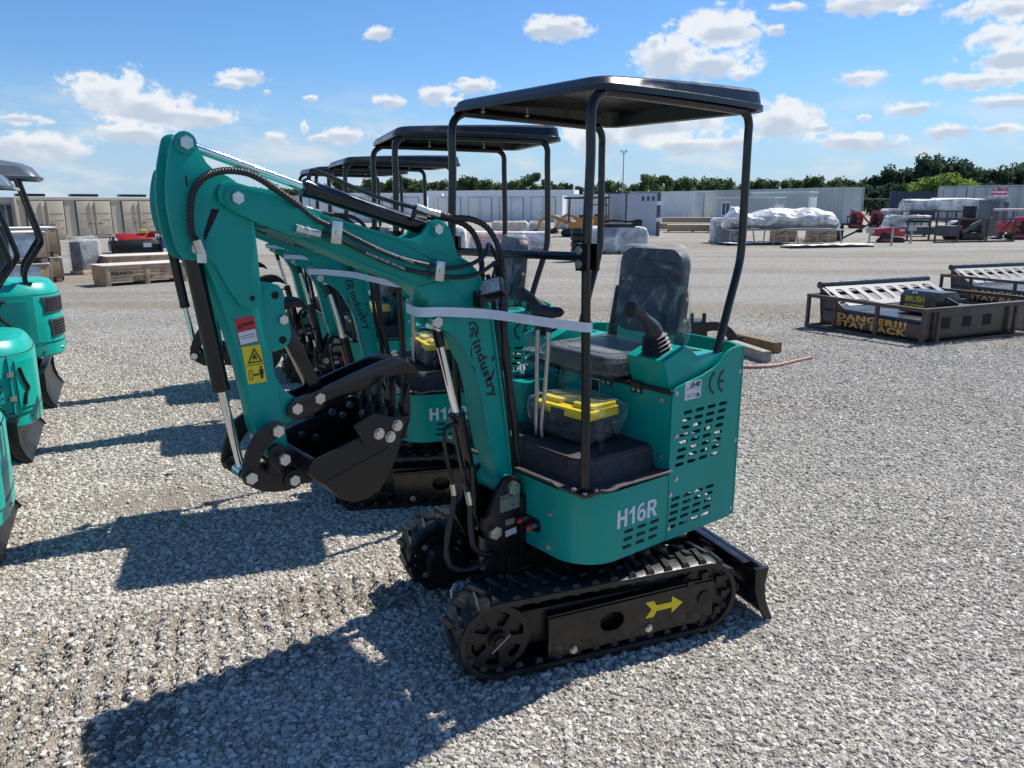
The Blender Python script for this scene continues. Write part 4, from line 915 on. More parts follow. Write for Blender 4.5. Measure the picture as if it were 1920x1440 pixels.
mf = t.nodes.new('ShaderNodeMix'); mf.data_type = 'RGBA'; mf.blend_type = 'MULTIPLY'; mf.inputs['Factor'].default_value = 1; link(t, mx2.outputs['Result'], mf.inputs['A']); link(t, rf.outputs['Color'], mf.inputs['B'])
link(t, mf.outputs['Result'], mx3.inputs['A']); link(t, cd.outputs['Color'], mx3.inputs['B'])
link(t, mx3.outputs['Result'], p.inputs['Base Color']); p.inputs['Roughness'].default_value = .9; p.inputs['Specular IOR Level'].default_value = .2
sm1 = ramp(t, e1.outputs['Distance'], [(0, (0, 0, 0)), (.35, (1, 1, 1))])
ad = t.nodes.new('ShaderNodeMath'); ad.operation = 'ADD'; link(t, sm1.outputs['Color'], ad.inputs[0])
ml = t.nodes.new('ShaderNodeMath'); ml.operation = 'MULTIPLY'; ml.inputs[1].default_value = .8; link(t, v1.outputs['Color'], ml.inputs[0]); link(t, ml.outputs[0], ad.inputs[1])
b = t.nodes.new('ShaderNodeBump'); b.inputs['Strength'].default_value = .85; b.inputs['Distance'].default_value = .009
link(t, ad.outputs[0], b.inputs['Height']); link(t, b.outputs['Normal'], p.inputs['Normal'])
M['gravel'] = gm

xs = axis(-3.2, 3.6, .028, 900); ys = axis(.9, 6.4, .028, 1500)
ys = ys[ys > -12]
me, co = grid_mesh('ground', xs, ys)
dirt = np.clip(ruts(co[:, 0], co[:, 1])[1] * .9 + .45 * smooth01((bumps(co[:, 0], co[:, 1], 5, 40, 10) - .05) / .4) * (co[:, 0] < .2), 0, 1) * (co[:, 1] < 7)
a_ = me.attributes.new('dirt', 'FLOAT', 'POINT'); a_.data.foreach_set('value', dirt.astype(np.float32))
me.materials.append(gm)
ground = bpy.data.objects.new('ground', me); COL.objects.link(ground); ground['kind'] = 'structure'

# ---------------------------------------------------------------- loose stones (geometry nodes scatter, one uncountable object)
sm, t, p = nt('crushed_stone')
oi = t.nodes.new('ShaderNodeObjectInfo')
cr = ramp(t, oi.outputs['Random'], [(0, (.29, .26, .22)), (.25, (.43, .395, .34)), (.6, (.53, .49, .425)), (.88, (.63, .59, .52)), (1, (.75, .71, .64))])
nn = noise_node(t, 3, 5); mx = t.nodes.new('ShaderNodeMix'); mx.data_type = 'RGBA'; mx.blend_type = 'MULTIPLY'; mx.inputs['Factor'].default_value = .5
rr = ramp(t, nn.outputs['Fac'], [(.3, (.6, .58, .55)), (.65, (1.1, 1.1, 1.1))])
link(t, cr.outputs['Color'], mx.inputs['A']); link(t, rr.outputs['Color'], mx.inputs['B']); link(t, mx.outputs['Result'], p.inputs['Base Color'])
p.inputs['Roughness'].default_value = .85; p.inputs['Specular IOR Level'].default_value = .25
def scatter(name, ylo, yhi, step, dens, smin, smax, seed, label, fade=lambda y: 1 + 0 * y):
    xs2 = np.arange(-8, 9, step); ys2 = np.arange(ylo, yhi + 1e-6, step)
    me, co = grid_mesh(name, xs2, ys2, lambda x, y: np.abs(x - .0) < .70 * y + .55)
    dv = np.clip(.78 + .75 * bumps(co[:, 0], co[:, 1], 3.5, 12, 14) - 1.6 * ruts(co[:, 0], co[:, 1])[1] - .4 * smooth01((bumps(co[:, 0], co[:, 1], 5, 40, 10) - .05) / .4) * (co[:, 0] < .2), .10, 1)
    at2 = me.attributes.new('dens', 'FLOAT', 'POINT'); at2.data.foreach_set('value', (dv * dens * fade(co[:, 1])).astype(np.float32))
    me.materials.append(sm)
    o = bpy.data.objects.new(name, me); COL.objects.link(o); tag(o, label, 'gravel'); o['kind'] = 'stuff'
    ng = bpy.data.node_groups.new(name + '_scatter', 'GeometryNodeTree')
    ng.interface.new_socket('Geometry', in_out='INPUT', socket_type='NodeSocketGeometry'); ng.interface.new_socket('Geometry', in_out='OUTPUT', socket_type='NodeSocketGeometry')
    N = ng.nodes; L = ng.links
    gi = N.new('NodeGroupInput'); go = N.new('NodeGroupOutput')
    dp = N.new('GeometryNodeDistributePointsOnFaces'); L.new(gi.outputs[0], dp.inputs['Mesh'])
    na = N.new('GeometryNodeInputNamedAttribute'); na.data_type = 'FLOAT'; na.inputs['Name'].default_value = 'dens'; L.new(na.outputs['Attribute'], dp.inputs['Density']); dp.inputs['Seed'].default_value = seed
    g2i = N.new('GeometryNodeGeometryToInstance')
    for k in range(7):
        ic = N.new('GeometryNodeMeshIcoSphere'); ic.inputs['Radius'].default_value = 1; ic.inputs['Subdivisions'].default_value = 2
        sp = N.new('GeometryNodeSetPosition'); L.new(ic.outputs['Mesh'], sp.inputs['Geometry'])
        ps = N.new('GeometryNodeInputPosition'); vv = N.new('ShaderNodeTexVoronoi'); vv.feature = 'F1'; vv.inputs['Scale'].default_value = 1.1
        va = N.new('ShaderNodeVectorMath'); va.operation = 'ADD'; va.inputs[1].default_value = (k * 3.7, k * 1.3, k * 2.1); L.new(ps.outputs[0], va.inputs[0]); L.new(va.outputs[0], vv.inputs['Vector'])
        sub = N.new('ShaderNodeVectorMath'); sub.operation = 'SUBTRACT'; L.new(vv.outputs['Position'], sub.inputs[0]); L.new(va.outputs[0], sub.inputs[1])
        sc_ = N.new('ShaderNodeVectorMath'); sc_.operation = 'SCALE'; sc_.inputs['Scale'].default_value = .72; L.new(sub.outputs[0], sc_.inputs[0]); L.new(sc_.outputs[0], sp.inputs['Offset'])
        tr = N.new('GeometryNodeTransform'); tr.inputs['Scale'].default_value = (1, [.7, .85, .62, .9, .75, .55, .8][k], [.55, .6, .5, .7, .45, .6, .5][k]); L.new(sp.outputs[0], tr.inputs['Geometry'])
        smt = N.new('GeometryNodeSetMaterial'); smt.inputs['Material'].default_value = sm; L.new(tr.outputs[0], smt.inputs['Geometry'])
        L.new(smt.outputs[0], g2i.inputs['Geometry'])
    ip = N.new('GeometryNodeInstanceOnPoints'); L.new(dp.outputs['Points'], ip.inputs['Points']); L.new(g2i.outputs[0], ip.inputs['Instance']); ip.inputs['Pick Instance'].default_value = True
    rv = N.new('FunctionNodeRandomValue'); rv.data_type = 'FLOAT_VECTOR'; rv.inputs['Min'].default_value = (-.5, -.5, 0); rv.inputs['Max'].default_value = (.5, .5, 6.28); rv.inputs['Seed'].default_value = seed + 1; L.new(rv.outputs[0], ip.inputs['Rotation'])
    rs = N.new('FunctionNodeRandomValue'); rs.data_type = 'FLOAT'; rs.inputs[2].default_value = 0; rs.inputs[3].default_value = 1; rs.inputs['Seed'].default_value = seed + 2
    pw = N.new('ShaderNodeMath'); pw.operation = 'POWER'; pw.inputs[1].default_value = 2.3; L.new(rs.outputs[1], pw.inputs[0])
    ma = N.new('ShaderNodeMath'); ma.operation = 'MULTIPLY_ADD'; ma.inputs[1].default_value = smax - smin; ma.inputs[2].default_value = smin; L.new(pw.outputs[0], ma.inputs[0]); L.new(ma.outputs[0], ip.inputs['Scale'])
    ri = N.new('FunctionNodeRandomValue'); ri.data_type = 'INT'; ri.inputs[4].default_value = 0; ri.inputs[5].default_value = 6; ri.inputs['Seed'].default_value = seed + 3; L.new(ri.outputs[2], ip.inputs['Instance Index'])
    L.new(ip.outputs[0], go.inputs[0])
    md = o.modifiers.new('scatter', 'NODES'); md.node_group = ng
    return o
scatter('gravel', 1.0, 4.6, .03, 9500, .0034, .0162, 1, 'loose pale grey crushed stone in the foreground')
scatter('gravel', 4.6, 13.5, .06, 3000, .0065, .018, 11, 'loose pale grey crushed stone further back across the yard', fade=lambda y: 1 - .92 * smooth01((y - 5.5) / 8))

# ================================================================ sun, sky, clouds
SUN_EL = R(53); SUN_DIR = Vector((.77, .64, 0)).normalized() * math.cos(SUN_EL) + Vector((0, 0, math.sin(SUN_EL)))
ld = bpy.data.lights.new('sun', 'SUN'); ld.energy = 4.9; ld.angle = R(.53); ld.color = (1, .955, .88)
lo = bpy.data.objects.new('sun', ld); COL.objects.link(lo); lo.rotation_euler = SUN_DIR.to_track_quat('Z', 'Y').to_euler(); lo.location = SUN_DIR * 50
w = bpy.data.worlds.new('World'); scene.world = w; w.use_nodes = True
t = w.node_tree; bg = t.nodes['Background']; SKYS = .1; bg.inputs['Strength'].default_value = SKYS
sky = t.nodes.new('ShaderNodeTexSky'); sky.sky_type = 'NISHITA'; sky.sun_disc = False; sky.sun_elevation = SUN_EL; sky.sun_rotation = math.atan2(SUN_DIR.x, SUN_DIR.y)
sky.air_density = 1.0; sky.dust_density = .3; sky.ozone_density = 2.2; sky.altitude = 200
tc = t.nodes.new('ShaderNodeTexCoord')
sx = t.nodes.new('ShaderNodeSeparateXYZ'); link(t, tc.outputs['Generated'], sx.inputs[0])
def mth(op, a, b=None, c=None, clamp=False):
    n = t.nodes.new('ShaderNodeMath'); n.operation = op; n.use_clamp = clamp
    for k, v in enumerate((a, b, c)):
        if v is None: continue
        if isinstance(v, (int, float)): n.inputs[k].default_value = v
        else: link(t, v, n.inputs[k])
    return n.outputs[0]
az = mth('ARCTAN2', sx.outputs[0], sx.outputs[1]); el = mth('ARCSINE', sx.outputs[2])
cx = t.nodes.new('ShaderNodeCombineXYZ'); link(t, az, cx.inputs[0]); link(t, el, cx.inputs[1])
def azel(u, v):
    x, d = (u - 960) / FPX, (v - 720) / FPX
    q = Vector((x, CP - d * SP, -(SP + d * CP))).normalized(); return math.atan2(q.x, q.y), math.asin(q.z)
def vm(op, a, b=None, s=None):
    n = t.nodes.new('ShaderNodeVectorMath'); n.operation = op; link(t, a, n.inputs[0])
    if b is not None:
        if isinstance(b, tuple): n.inputs[1].default_value = b
        else: link(t, b, n.inputs[1])
    if s is not None: n.inputs['Scale'].default_value = s
    return n.outputs['Value'] if op == 'LENGTH' else n.outputs[0]
CL = [(215, 175, 70, 38), (262, 200, 95, 40), (340, 218, 100, 26), (395, 222, 48, 16), (175, 150, 30, 18), (455, 147, 48, 15), (430, 158, 30, 9), (1040, 54, 72, 23), (1010, 58, 40, 13), (1078, 44, 28, 18), (712, 64, 30, 15),
      (730, 190, 32, 15), (812, 178, 34, 20), (850, 190, 20, 9), (890, 162, 38, 18), (1345, 60, 75, 42), (1265, 105, 68, 45), (1325, 120, 95, 30), (1230, 80, 22, 25), (1390, 140, 30, 14), (1630, 5, 95, 22), (1700, 22, 14, 8), (1480, 14, 34, 10), (1455, 56, 18, 12),
      (1614, 146, 42, 14), (1868, 75, 52, 28), (1895, 110, 60, 32), (1845, 150, 80, 14), (1890, 15, 70, 24), (1890, 190, 50, 12), (1720, 205, 55, 15), (1480, 195, 28, 18), (1540, 240, 24, 11), (1470, 225, 70, 40), (1620, 220, 18, 7), (1780, 245, 45, 13), (1880, 240, 35, 12),
      (35, 222, 50, 13), (60, 275, 85, 28), (240, 250, 70, 18), (516, 260, 24, 15), (570, 238, 9, 16), (645, 255, 60, 18), (600, 258, 24, 10), (1240, 235, 130, 45), (1120, 255, 70, 40), (500, 173, 10, 6), (580, 184, 14, 6), (1600, 265, 90, 16), (1300, 270, 110, 18), (870, 150, 16, 10)]
wn = t.nodes.new('ShaderNodeTexNoise'); wn.inputs['Scale'].default_value = 20; wn.inputs['Detail'].default_value = 8; wn.inputs['Roughness'].default_value = .6
st_ = vm('MULTIPLY', cx.outputs[0], (1, 1.35, 0)); link(t, st_, wn.inputs['Vector'])
wn2 = t.nodes.new('ShaderNodeTexNoise'); wn2.inputs['Scale'].default_value = 70; wn2.inputs['Detail'].default_value = 8; wn2.inputs['Roughness'].default_value = .62; link(t, st_, wn2.inputs['Vector'])
def field(vec, lift=0):
    acc = None
    for u, v, rx, ry in CL:
        a, e = azel(u, v)
        e += lift * ry / FPX; d = vm('LENGTH', vm('MULTIPLY', vm('SUBTRACT', vec, (a, e, 0)), (FPX / rx / 1.12, FPX / ry / 1.12, 0)))
        k = mth('SUBTRACT', 1, d); acc = k if acc is None else mth('SMOOTH_MAX', acc, k, .22)
    return acc
def field_noise(f):
    n1 = mth('MULTIPLY', mth('SUBTRACT', wn.outputs['Fac'], .5), 1.9); n2 = mth('MULTIPLY', mth('SUBTRACT', wn2.outputs['Fac'], .5), 1.5)
    return mth('ADD', f, mth('ADD', n1, n2))
FR = field(cx.outputs[0]); F0 = field_noise(FR); FT = field(cx.outputs[0], .55)
wn3 = t.nodes.new('ShaderNodeTexNoise'); wn3.inputs['Scale'].default_value = 30; wn3.inputs['Detail'].default_value = 5; link(t, vm('ADD', st_, (.006, .014, 0)), wn3.inputs['Vector'])
F1 = mth('ADD', mth('MULTIPLY', mth('SUBTRACT', FR, FT), 1.5), mth('ADD', mth('MULTIPLY', F0, .2), mth('MULTIPLY', mth('SUBTRACT', wn3.outputs['Fac'], .45), 2.0)))
mask = mth('SMOOTHSTEP' if False else 'MULTIPLY', F0, 2.6, clamp=True)
mr = t.nodes.new('ShaderNodeMapRange'); mr.interpolation_type = 'SMOOTHSTEP'; mr.inputs['From Min'].default_value = .08; mr.inputs['From Max'].default_value = .55; link(t, F0, mr.inputs['Value'])
mr2 = t.nodes.new('ShaderNodeMapRange'); mr2.interpolation_type = 'SMOOTHSTEP'; mr2.inputs['From Min'].default_value = .1; mr2.inputs['From Max'].default_value = 1.0; link(t, F1, mr2.inputs['Value'])
cc = t.nodes.new('ShaderNodeMix'); cc.data_type = 'RGBA'; link(t, mr2.outputs[0], cc.inputs['Factor'])
CW = 1 / SKYS
cc.inputs['A'].default_value = (.67 * CW, .69 * CW, .71 * CW, 1); cc.inputs['B'].default_value = (.42 * CW, .48 * CW, .57 * CW, 1)
# thin low cloud bank towards the horizon
lb = t.nodes.new('ShaderNodeTexNoise'); lb.inputs['Scale'].default_value = 11; lb.inputs['Detail'].default_value = 7; lb.inputs['Roughness'].default_value = .58
link(t, vm('MULTIPLY', cx.outputs[0], (.8, 2.6, 0)), lb.inputs['Vector'])
lbm = t.nodes.new('ShaderNodeMapRange'); lbm.interpolation_type = 'SMOOTHSTEP'; lbm.inputs['From Min'].default_value = .46; lbm.inputs['From Max'].default_value = .68; link(t, lb.outputs['Fac'], lbm.inputs['Value'])
hz = t.nodes.new('ShaderNodeMapRange'); hz.interpolation_type = 'SMOOTHSTEP'; hz.inputs['From Min'].default_value = .16; hz.inputs['From Max'].default_value = .05; link(t, el, hz.inputs['Value'])
low = mth('MULTIPLY', mth('MULTIPLY', lbm.outputs[0], hz.outputs[0]), .75)
sk = t.nodes.new('ShaderNodeMix'); sk.data_type = 'RGBA'; sk.blend_type = 'MULTIPLY'; sk.inputs['Factor'].default_value = 1
link(t, sky.outputs[0], sk.inputs['A']); sk.inputs['B'].default_value = (.54, .79, 1.06, 1)
hb = t.nodes.new('ShaderNodeMapRange'); hb.interpolation_type = 'SMOOTHSTEP'; hb.inputs['From Min'].default_value = .17; hb.inputs['From Max'].default_value = .0; link(t, el, hb.inputs['Value'])
m0 = t.nodes.new('ShaderNodeMix'); m0.data_type = 'RGBA'; link(t, mth('MULTIPLY', hb.outputs[0], .8), m0.inputs['Factor']); link(t, sk.outputs['Result'], m0.inputs['A']); m0.inputs['B'].default_value = (.35 * CW, .47 * CW, .60 * CW, 1)
m1 = t.nodes.new('ShaderNodeMix'); m1.data_type = 'RGBA'; link(t, low, m1.inputs['Factor']); link(t, m0.outputs['Result'], m1.inputs['A']); m1.inputs['B'].default_value = (.55 * CW, .59 * CW, .63 * CW, 1)
m2 = t.nodes.new('ShaderNodeMix'); m2.data_type = 'RGBA'; link(t, mth('MULTIPLY', mr.outputs[0], .93), m2.inputs['Factor']); link(t, m1.outputs['Result'], m2.inputs['A']); link(t, cc.outputs['Result'], m2.inputs['B'])
link(t, m2.outputs['Result'], bg.inputs['Color'])

# ================================================================ camera, view
cd = bpy.data.cameras.new('camera'); cam = bpy.data.objects.new('camera', cd); COL.objects.link(cam)
cd.sensor_width = 36; cd.lens = 36 * FPX / 1920; cam.location = (0, 0, CAM_H); cam.rotation_euler = (math.pi / 2 - PITCH, 0, 0)
cd.clip_end = 5000; cd.clip_start = .05; scene.camera = cam
vs = scene.view_settings; vs.view_transform = 'Standard'; vs.look = 'None'; vs.exposure = .4; vs.gamma = 1; vs.use_curve_mapping = False
scene.cycles.max_bounces = 8; scene.cycles.transparent_max_bounces = 24
# ================================================================ second row: larger round-tailed excavators seen from behind, left edge of the photo
GR = 'round-tailed teal excavators along the left edge'
def se(th, a=.66, b=.5, n=3.3, cx=-.3):
    c, s = math.cos(th), math.sin(th)
    return (cx + a * math.copysign(abs(c) ** (2 / n), c), b * math.copysign(abs(s) ** (2 / n), s))
def shell(th, z, off=0):
    x, y = se(th); x2, y2 = se(th + .01); d = Vector((x2 - x, y2 - y, 0)).normalized(); n = Vector((d.y, -d.x, 0))
    k = 1 - .05 * max(0, (.62 - z)) ; sh = 0 if z < .98 else (z - .98) * .5
    return Vector(((x + .3) * k - .3, y * k, z)) + n * (off - sh)
def patch(mb, t0, t1, z0, z1, off, nt_=10, nz=6, thick=.006, skew=0):
    def P(i, j, o): 
        zz = z0 + (z1 - z0) * j / nz; f = j / nz
        return shell(t0 + (t1 - t0) * i / nt_ + skew * (1 - f) * (1 if i == 0 else 0), zz, o)
    V = [[mb.bm.verts.new(P(i, j, off)) for i in range(nt_ + 1)] for j in range(nz + 1)]
    W = [[mb.bm.verts.new(P(i, j, off - thick)) for i in range(nt_ + 1)] for j in range(nz + 1)]
    for j in range(nz):
        for i in range(nt_): mb.bm.faces.new((V[j][i], V[j][i + 1], V[j + 1][i + 1], V[j + 1][i]))
    for j in range(nz):
        for i in (0, nt_): mb.bm.faces.new((V[j][i], V[j + 1][i], W[j + 1][i], W[j][i]))
    for i in range(nt_):
        for j in (0, nz): mb.bm.faces.new((V[j][i], V[j][i + 1], W[j][i + 1], W[j][i]))
def tail_excavator(label, kind):
    root = thing('round_tail_excavator', label, 'excavator', group=GR)
    for s in (1, -1): crawler(root, s, swing=0, half=.74, gauge=(.3, .52), hgt=.4)
    mb = MB(); mb.box2((-.45, -.35, .15), (.45, .35, .3), bev=.02); mb.cyl((0, 0, .28), (0, 0, .44), .3, seg=32); mb.obj('chassis', M['satin'], root)
    mb = MB(); cv = [(-.70, .33), (-.685, .25), (-.70, .15), (-.745, .06), (-.79, .01), (-.80, .02), (-.76, .08), (-.73, .16), (-.72, .25), (-.735, .335)]
    mb.prism(cv, -.55, .55, bev=.002)
    for s in (1, -1): mb.prism([(-.66, .34), (-.66, .2), (-.70, .08), (-.78, .005), (-.815, .01), (-.77, .09), (-.745, .18), (-.745, .34)], s * .55, s * .565, bev=.003)
    mb.box2((-.74, -.5, .30), (-.68, .5, .335), bev=.005); bl = mb.obj('dozer_blade', M['satin'], root); bl.location.x = -.06
    mb = MB()
    for s in (1, -1): mb.prism([(-.72, .12), (-.72, .22), (-.2, .26), (-.2, .18)], s * .2 - .035, s * .2 + .035, bev=.004)
    mb.obj('blade_arm', M['satin'], bl)
    house = []
    mb = MB(); N = 64
    lv = [(.44, .02), (.46, .0), (.98, 0), (1.06, 0), (1.09, .012), (1.1, .05)]
    rings = []
    for z, ins in lv: rings.append([shell(2 * math.pi * k / N, z, -ins) for k in range(N)])
    mb.loft(rings, cap0=True, cap1=True); hs = mb.obj('engine_cover', M['teal2'], root); house.append(hs)
    pi = math.pi
    for zz in (.565, .99): mb = MB(); mb.loft([[shell(2 * math.pi * k / N, zz + dz, o_) for k in range(N)] for dz, o_ in ((0, .0005), (0, .0022), (.006, .0022), (.006, .0005))]); mb.obj('panel_seam', M['dark'], hs)
    for a_ in (1.7, 2.2, 2.7, 3.1):
        q = shell(a_, .50, 0); q2 = shell(a_, .50, .01); MB().bolt(q, q2 - q, .012).obj('bolt', M['zinc'], hs)
    for z0, z1, nm in ((.83, .97, 0), (.62, .77, 1)) if kind == 'grille' else ():
        mb = MB(); patch(mb, pi - .9 + nm * .12, pi - .2, z0, z1, .008, 14, 6, .012, skew=.12)
        g = mb.obj('cooling_grille', M['grey'], hs)
        mb = MB()
        for i in range(7):
            for j in range(5):
                a0 = pi - .82 + nm * .12 + i * .088 * (1 - nm * .15); b0 = z0 + .012 + j * (z1 - z0 - .02) / 5
                patch(mb, a0, a0 + .062, b0, b0 + .018, .0105, 1, 1, .002)
        mb.obj('grille_openings', M['dark'], g)
    pi = math.pi + (.78 if kind == 'door' else 0); mb = MB(); patch(mb, pi - 1.65, pi - 1.05, .56, .99, .012, 8, 6, .014); dr = mb.obj('service_door', M['teal2'], hs)
    mb = MB(); patch(mb, pi - 1.56, pi - 1.16, .60, .95, .024, 8, 6, .014); mb.obj('door_panel', M['teal2'], dr)
    mb = MB(); P = [shell(pi - 1.5, .90, .028), shell(pi - 1.44, .80, .03), shell(pi - 1.38, .74, .03), shell(pi - 1.44, .70, .03), shell(pi - 1.48, .62, .028)]
    mb.tube(P, .012, seg=8, smooth=4); mb.obj('door_handle', M['dark'], dr)
    for z in (.66, .84): mb = MB(); patch(mb, pi - 1.7, pi - 1.6, z, z + .035, .022, 2, 1, .02); mb.obj('hinge', M['zinc'], dr)
    mb = MB()
    for r_ in range(9):
        for dz, da in ((.0, .0), (.0, .07), (.022, .035)):
            th = pi - 1.88 + da + (r_ % 2) * .012; z = .55 + r_ * .045 + dz
            q = [shell(th - .018, z - .008, .004), shell(th + .018, z - .002, .004), shell(th + .02, z + .009, .004), shell(th - .016, z + .003, .004)]
            mb.bm.faces.new([mb.bm.verts.new(p) for p in q])
    mb.obj('slit_pattern', M['dark'], hs, ang=0)
    mb = MB(); patch(mb, pi - 2.35, pi - 2.1, .68, .86, .004, 2, 1, .003); mb.obj('warning_label', M['yellow'], hs)
    for s in (1, -1):
        mb = MB(); mb.tube([(-.70, s * .36, 1.06), (-.71, s * .37, 1.2), (-.82, s * .41, 1.38), (-.86, s * .41, 1.46), (-.83, s * .41, 1.62), (-.74, s * .41, 2.02)], .021, seg=12, smooth=4); mb.box2((-.75, s * .36 - .05, 1.085), (-.65, s * .36 + .05, 1.1), bev=.003)
        house.append(mb.obj('canopy_post', M['black'], root)); mb = MB(); mb.tube([(.3, s * .4, .9), (.32, s * .4, 1.5), (.3, s * .4, 2.02)], .024, seg=12)
        house.append(mb.obj('canopy_post', M['black'], root))
    mb = MB(); L_ = []
    for off, dz, r in ((0, 0, .1), (0, .02, .1), (.02, .025, .1), (.07, .1, .12), (.14, .13, .12)): L_.append([(p[0], p[1], 2.0 + dz - (.05 * max(0, -.3 - p[0]))) for p in round_rect(-.94 + off, .48 - off, -.5 + off * .7, .5 - off * .7, r, 6)])
    for sc_, dz in ((.6, .155), (.2, .17)): L_.append([(-.15 + (p[0] + .15) * sc_, p[1] * sc_, 2.0 + dz) for p in L_[4]])
    mb.loft(L_, cap1=True); mb.loft([L_[0], [(p[0], p[1], p[2] - .006) for p in L_[3]], [(p[0], p[1], p[2] - .006) for p in L_[6]]], cap1=True); house.append(mb.obj('canopy_roof', M['greycan'], root))
    mb = MB(); bt = Matrix.Translation((-.52, 0, 1.12)) @ Matrix.Rotation(R(-5), 4, 'Y'); mb.prism(round_rect(-.19, .19, .02, .46, .05), -.06, .04, 'yz', bev=.02, m=bt)
    for yy in (-.1, .0, .1): mb.prism(round_rect(yy - .035, yy + .035, .06, .4, .01), -.072, -.05, 'yz', bev=.006, m=bt)
    house.append(mb.obj('seat', M['grey'], root))
    mb = MB(); mb.tube([(-.5, -.12, 1.34), (-.5, .5, 1.34)], .03, seg=14); house.append(mb.obj('grab_bar', M['black'], root))
    mb = MB(); mb.box2((.3, -.5, .46), (.75, .5, .6), bev=.03); house.append(mb.obj('front_deck', M['teal2'], root))
    mb = MB(); mb.prism([(.7, .5), (.95, .5), (1.15, 1.3), (1.5, 1.75), (2.2, 1.55), (2.25, 1.65), (1.45, 1.92), (1.0, 1.4)], -.07, .07, bev=.008); house.append(mb.obj('boom', M['teal2'], root))
    return root, house
t1, h1_ = tail_excavator('round-tailed teal excavator behind the other two, with two black cooling grilles', 'grille')
t1.location = (-5.03, 6.66, -.06); t1.rotation_euler.z = R(207)
t2, h2_ = tail_excavator('', 'door')
for n_, (loc, an, hrot, lab, sz) in enumerate((((-4.28, 5.08, -.03), 207, 2, 'round-tailed teal excavator with a service door, between the other two', .93), ((-3.345, 3.26, -.0), 207, 0, 'round-tailed teal excavator with a low tail, at the near end of its row', .95))):
    c = t2 if n_ == 0 else copy_tree(t2); c.location = loc; c.rotation_euler.z = R(an); c['label'] = lab; c.scale = (1, 1, sz)
    for ch in c.children:
        if ch.name.startswith('engine_cover'): ch.location.z = (-.20, -.17)[n_]; ch.scale = ((.95, 1, 1), (.95, 1, .85))[n_]
        if ch.name.split('.')[0] in ('engine_cover', 'canopy_post', 'canopy_roof', 'seat', 'grab_bar', 'front_deck', 'boom'): ch.rotation_euler.z = R(hrot)
for o in h1_: o.rotation_euler.z = R(6)
# ================================================================ things in the yard behind
def fit2(u0, v0b, u1, v1b, z=-.1):
    a, b = at(u0, v0b, z), at(u1, v1b, z); return a, b
def container(name, label, a, b, depth, h, m, kind='corr', bays=3, cat='container', group=None, seam='seam', flip=1):
    """front face runs from ground point a to ground point b, body goes back from it"""
    a, b = Vector(a), Vector(b); d = b - a; L = d.length; ang = math.atan2(d.y, d.x)
    t = thing(name, label, cat, a, ang, group)
    mb = MB(); n = int(L / .42); pts = []
    if kind == 'corr':
        for k in range(n):
            x = .12 + (L - .24) * k / n; w = (L - .24) / n
            pts += [(x, .0), (x + w * .3, .0), (x + w * .5, .09), (x + w * .8, .09)]
        pts += [(L - .12, 0)]
    else: pts = [(.1, .03), (L - .1, .03)]
    R0 = [(p[0], p[1] + .02, .15) for p in pts]; R1 = [(p[0], p[1] + .02, h - .1) for p in pts]
    mb.loft([R0, R1], close=False)
    if kind == 'corr':
        ne = int(depth / .28)
        for x_, s in ((.03, 1), (L - .03, -1)):
            e = []
            for k in range(ne):
                y = .1 + (depth - .2) * k / ne; w = (depth - .2) / ne; e += [(y, 0), (y + w * .3, 0), (y + w * .5, .04), (y + w * .8, .04)]
            mb.loft([[(x_ + s * q[1], q[0], .15) for q in e], [(x_ + s * q[1], q[0], h - .1) for q in e]], close=False)
    else:
        for x_ in (.04, L - .04): mb.loft([[(x_, .05, .15), (x_, depth, .15)], [(x_, .05, h - .1), (x_, depth, h - .1)]], close=False)
    mb.box2((.05, .06, h - .09), (L - .05, depth, h - .03)); mb.box2((.05, .06, .13), (L - .05, depth, .16))
    mb.loft([[(.1, depth - .02, .15), (L - .1, depth - .02, .15)], [(.1, depth - .02, h - .1), (L - .1, depth - .02, h - .1)]], close=False)
    mb.obj('container_wall', M[m], t, ang=20)
    mb = MB()
    for x_ in (0, L - .12):
        for y_ in (0, depth - .1): mb.box2((x_, y_, 0), (x_ + .12, y_ + .1, h), bev=.01)
    for y_ in (0, depth - .1):
        mb.box2((.12, y_ + .005, h - .11), (L - .12, y_ + .09, h - .004)); mb.box2((.12, y_ + .005, .04), (L - .12, y_ + .09, .17))
    for x_ in (0, L - .12): mb.box2((x_ + .005, .1, h - .11), (x_ + .115, depth - .1, h - .004))
    mb.obj('container_frame', M[m], t)
    if kind == 'doors':
        bay = (L - .5) / bays
        for k in range(bays):
            x0 = .25 + k * bay; dw = bay * .36
            for q in (0, 1):
                xa = x0 + bay * .12 + q * (dw + .03)
                mb = MB(); mb.box2((xa, -.02, .2), (xa + dw, .03, h - .16), bev=.008)
                for zz in (.24, .47, .66): mb.box2((xa + .08, -.032, .2 + (h - .4) * zz), (xa + dw - .06, -.018, .2 + (h - .4) * zz + .03))
                for xb in ((dw - .16) if q == 0 else .08, ): mb.cyl((xa + xb, -.05, .24), (xa + xb, -.05, h - .2), .022, seg=8)
                dr = mb.obj('container_door', M[m], t)
                mb = MB(); mb.box2((xa + (dw - .34 if q == 0 else .1), -.06, h * .36), (xa + (dw - .08 if q == 0 else .36), -.045, h * .36 + .035)); mb.obj('door_handle', M[seam], dr)
            mb = MB()
            for xs_ in (x0 + bay * .12 - .05, x0 + bay * .12 + dw - .005, x0 + bay * .12 + dw * 2 + .035): mb.box2((xs_, -.004, .22), (xs_ + .045, .026, h - .15))
            mb.box2((x0 + bay * .12, -.003, h - .155), (x0 + bay * .12 + dw * 2, .026, h - .115)); mb.obj('door_seal', M[seam], t)
    return t
def pgz(u, v): p = at(u, v); return (p.x, p.y, -.1)
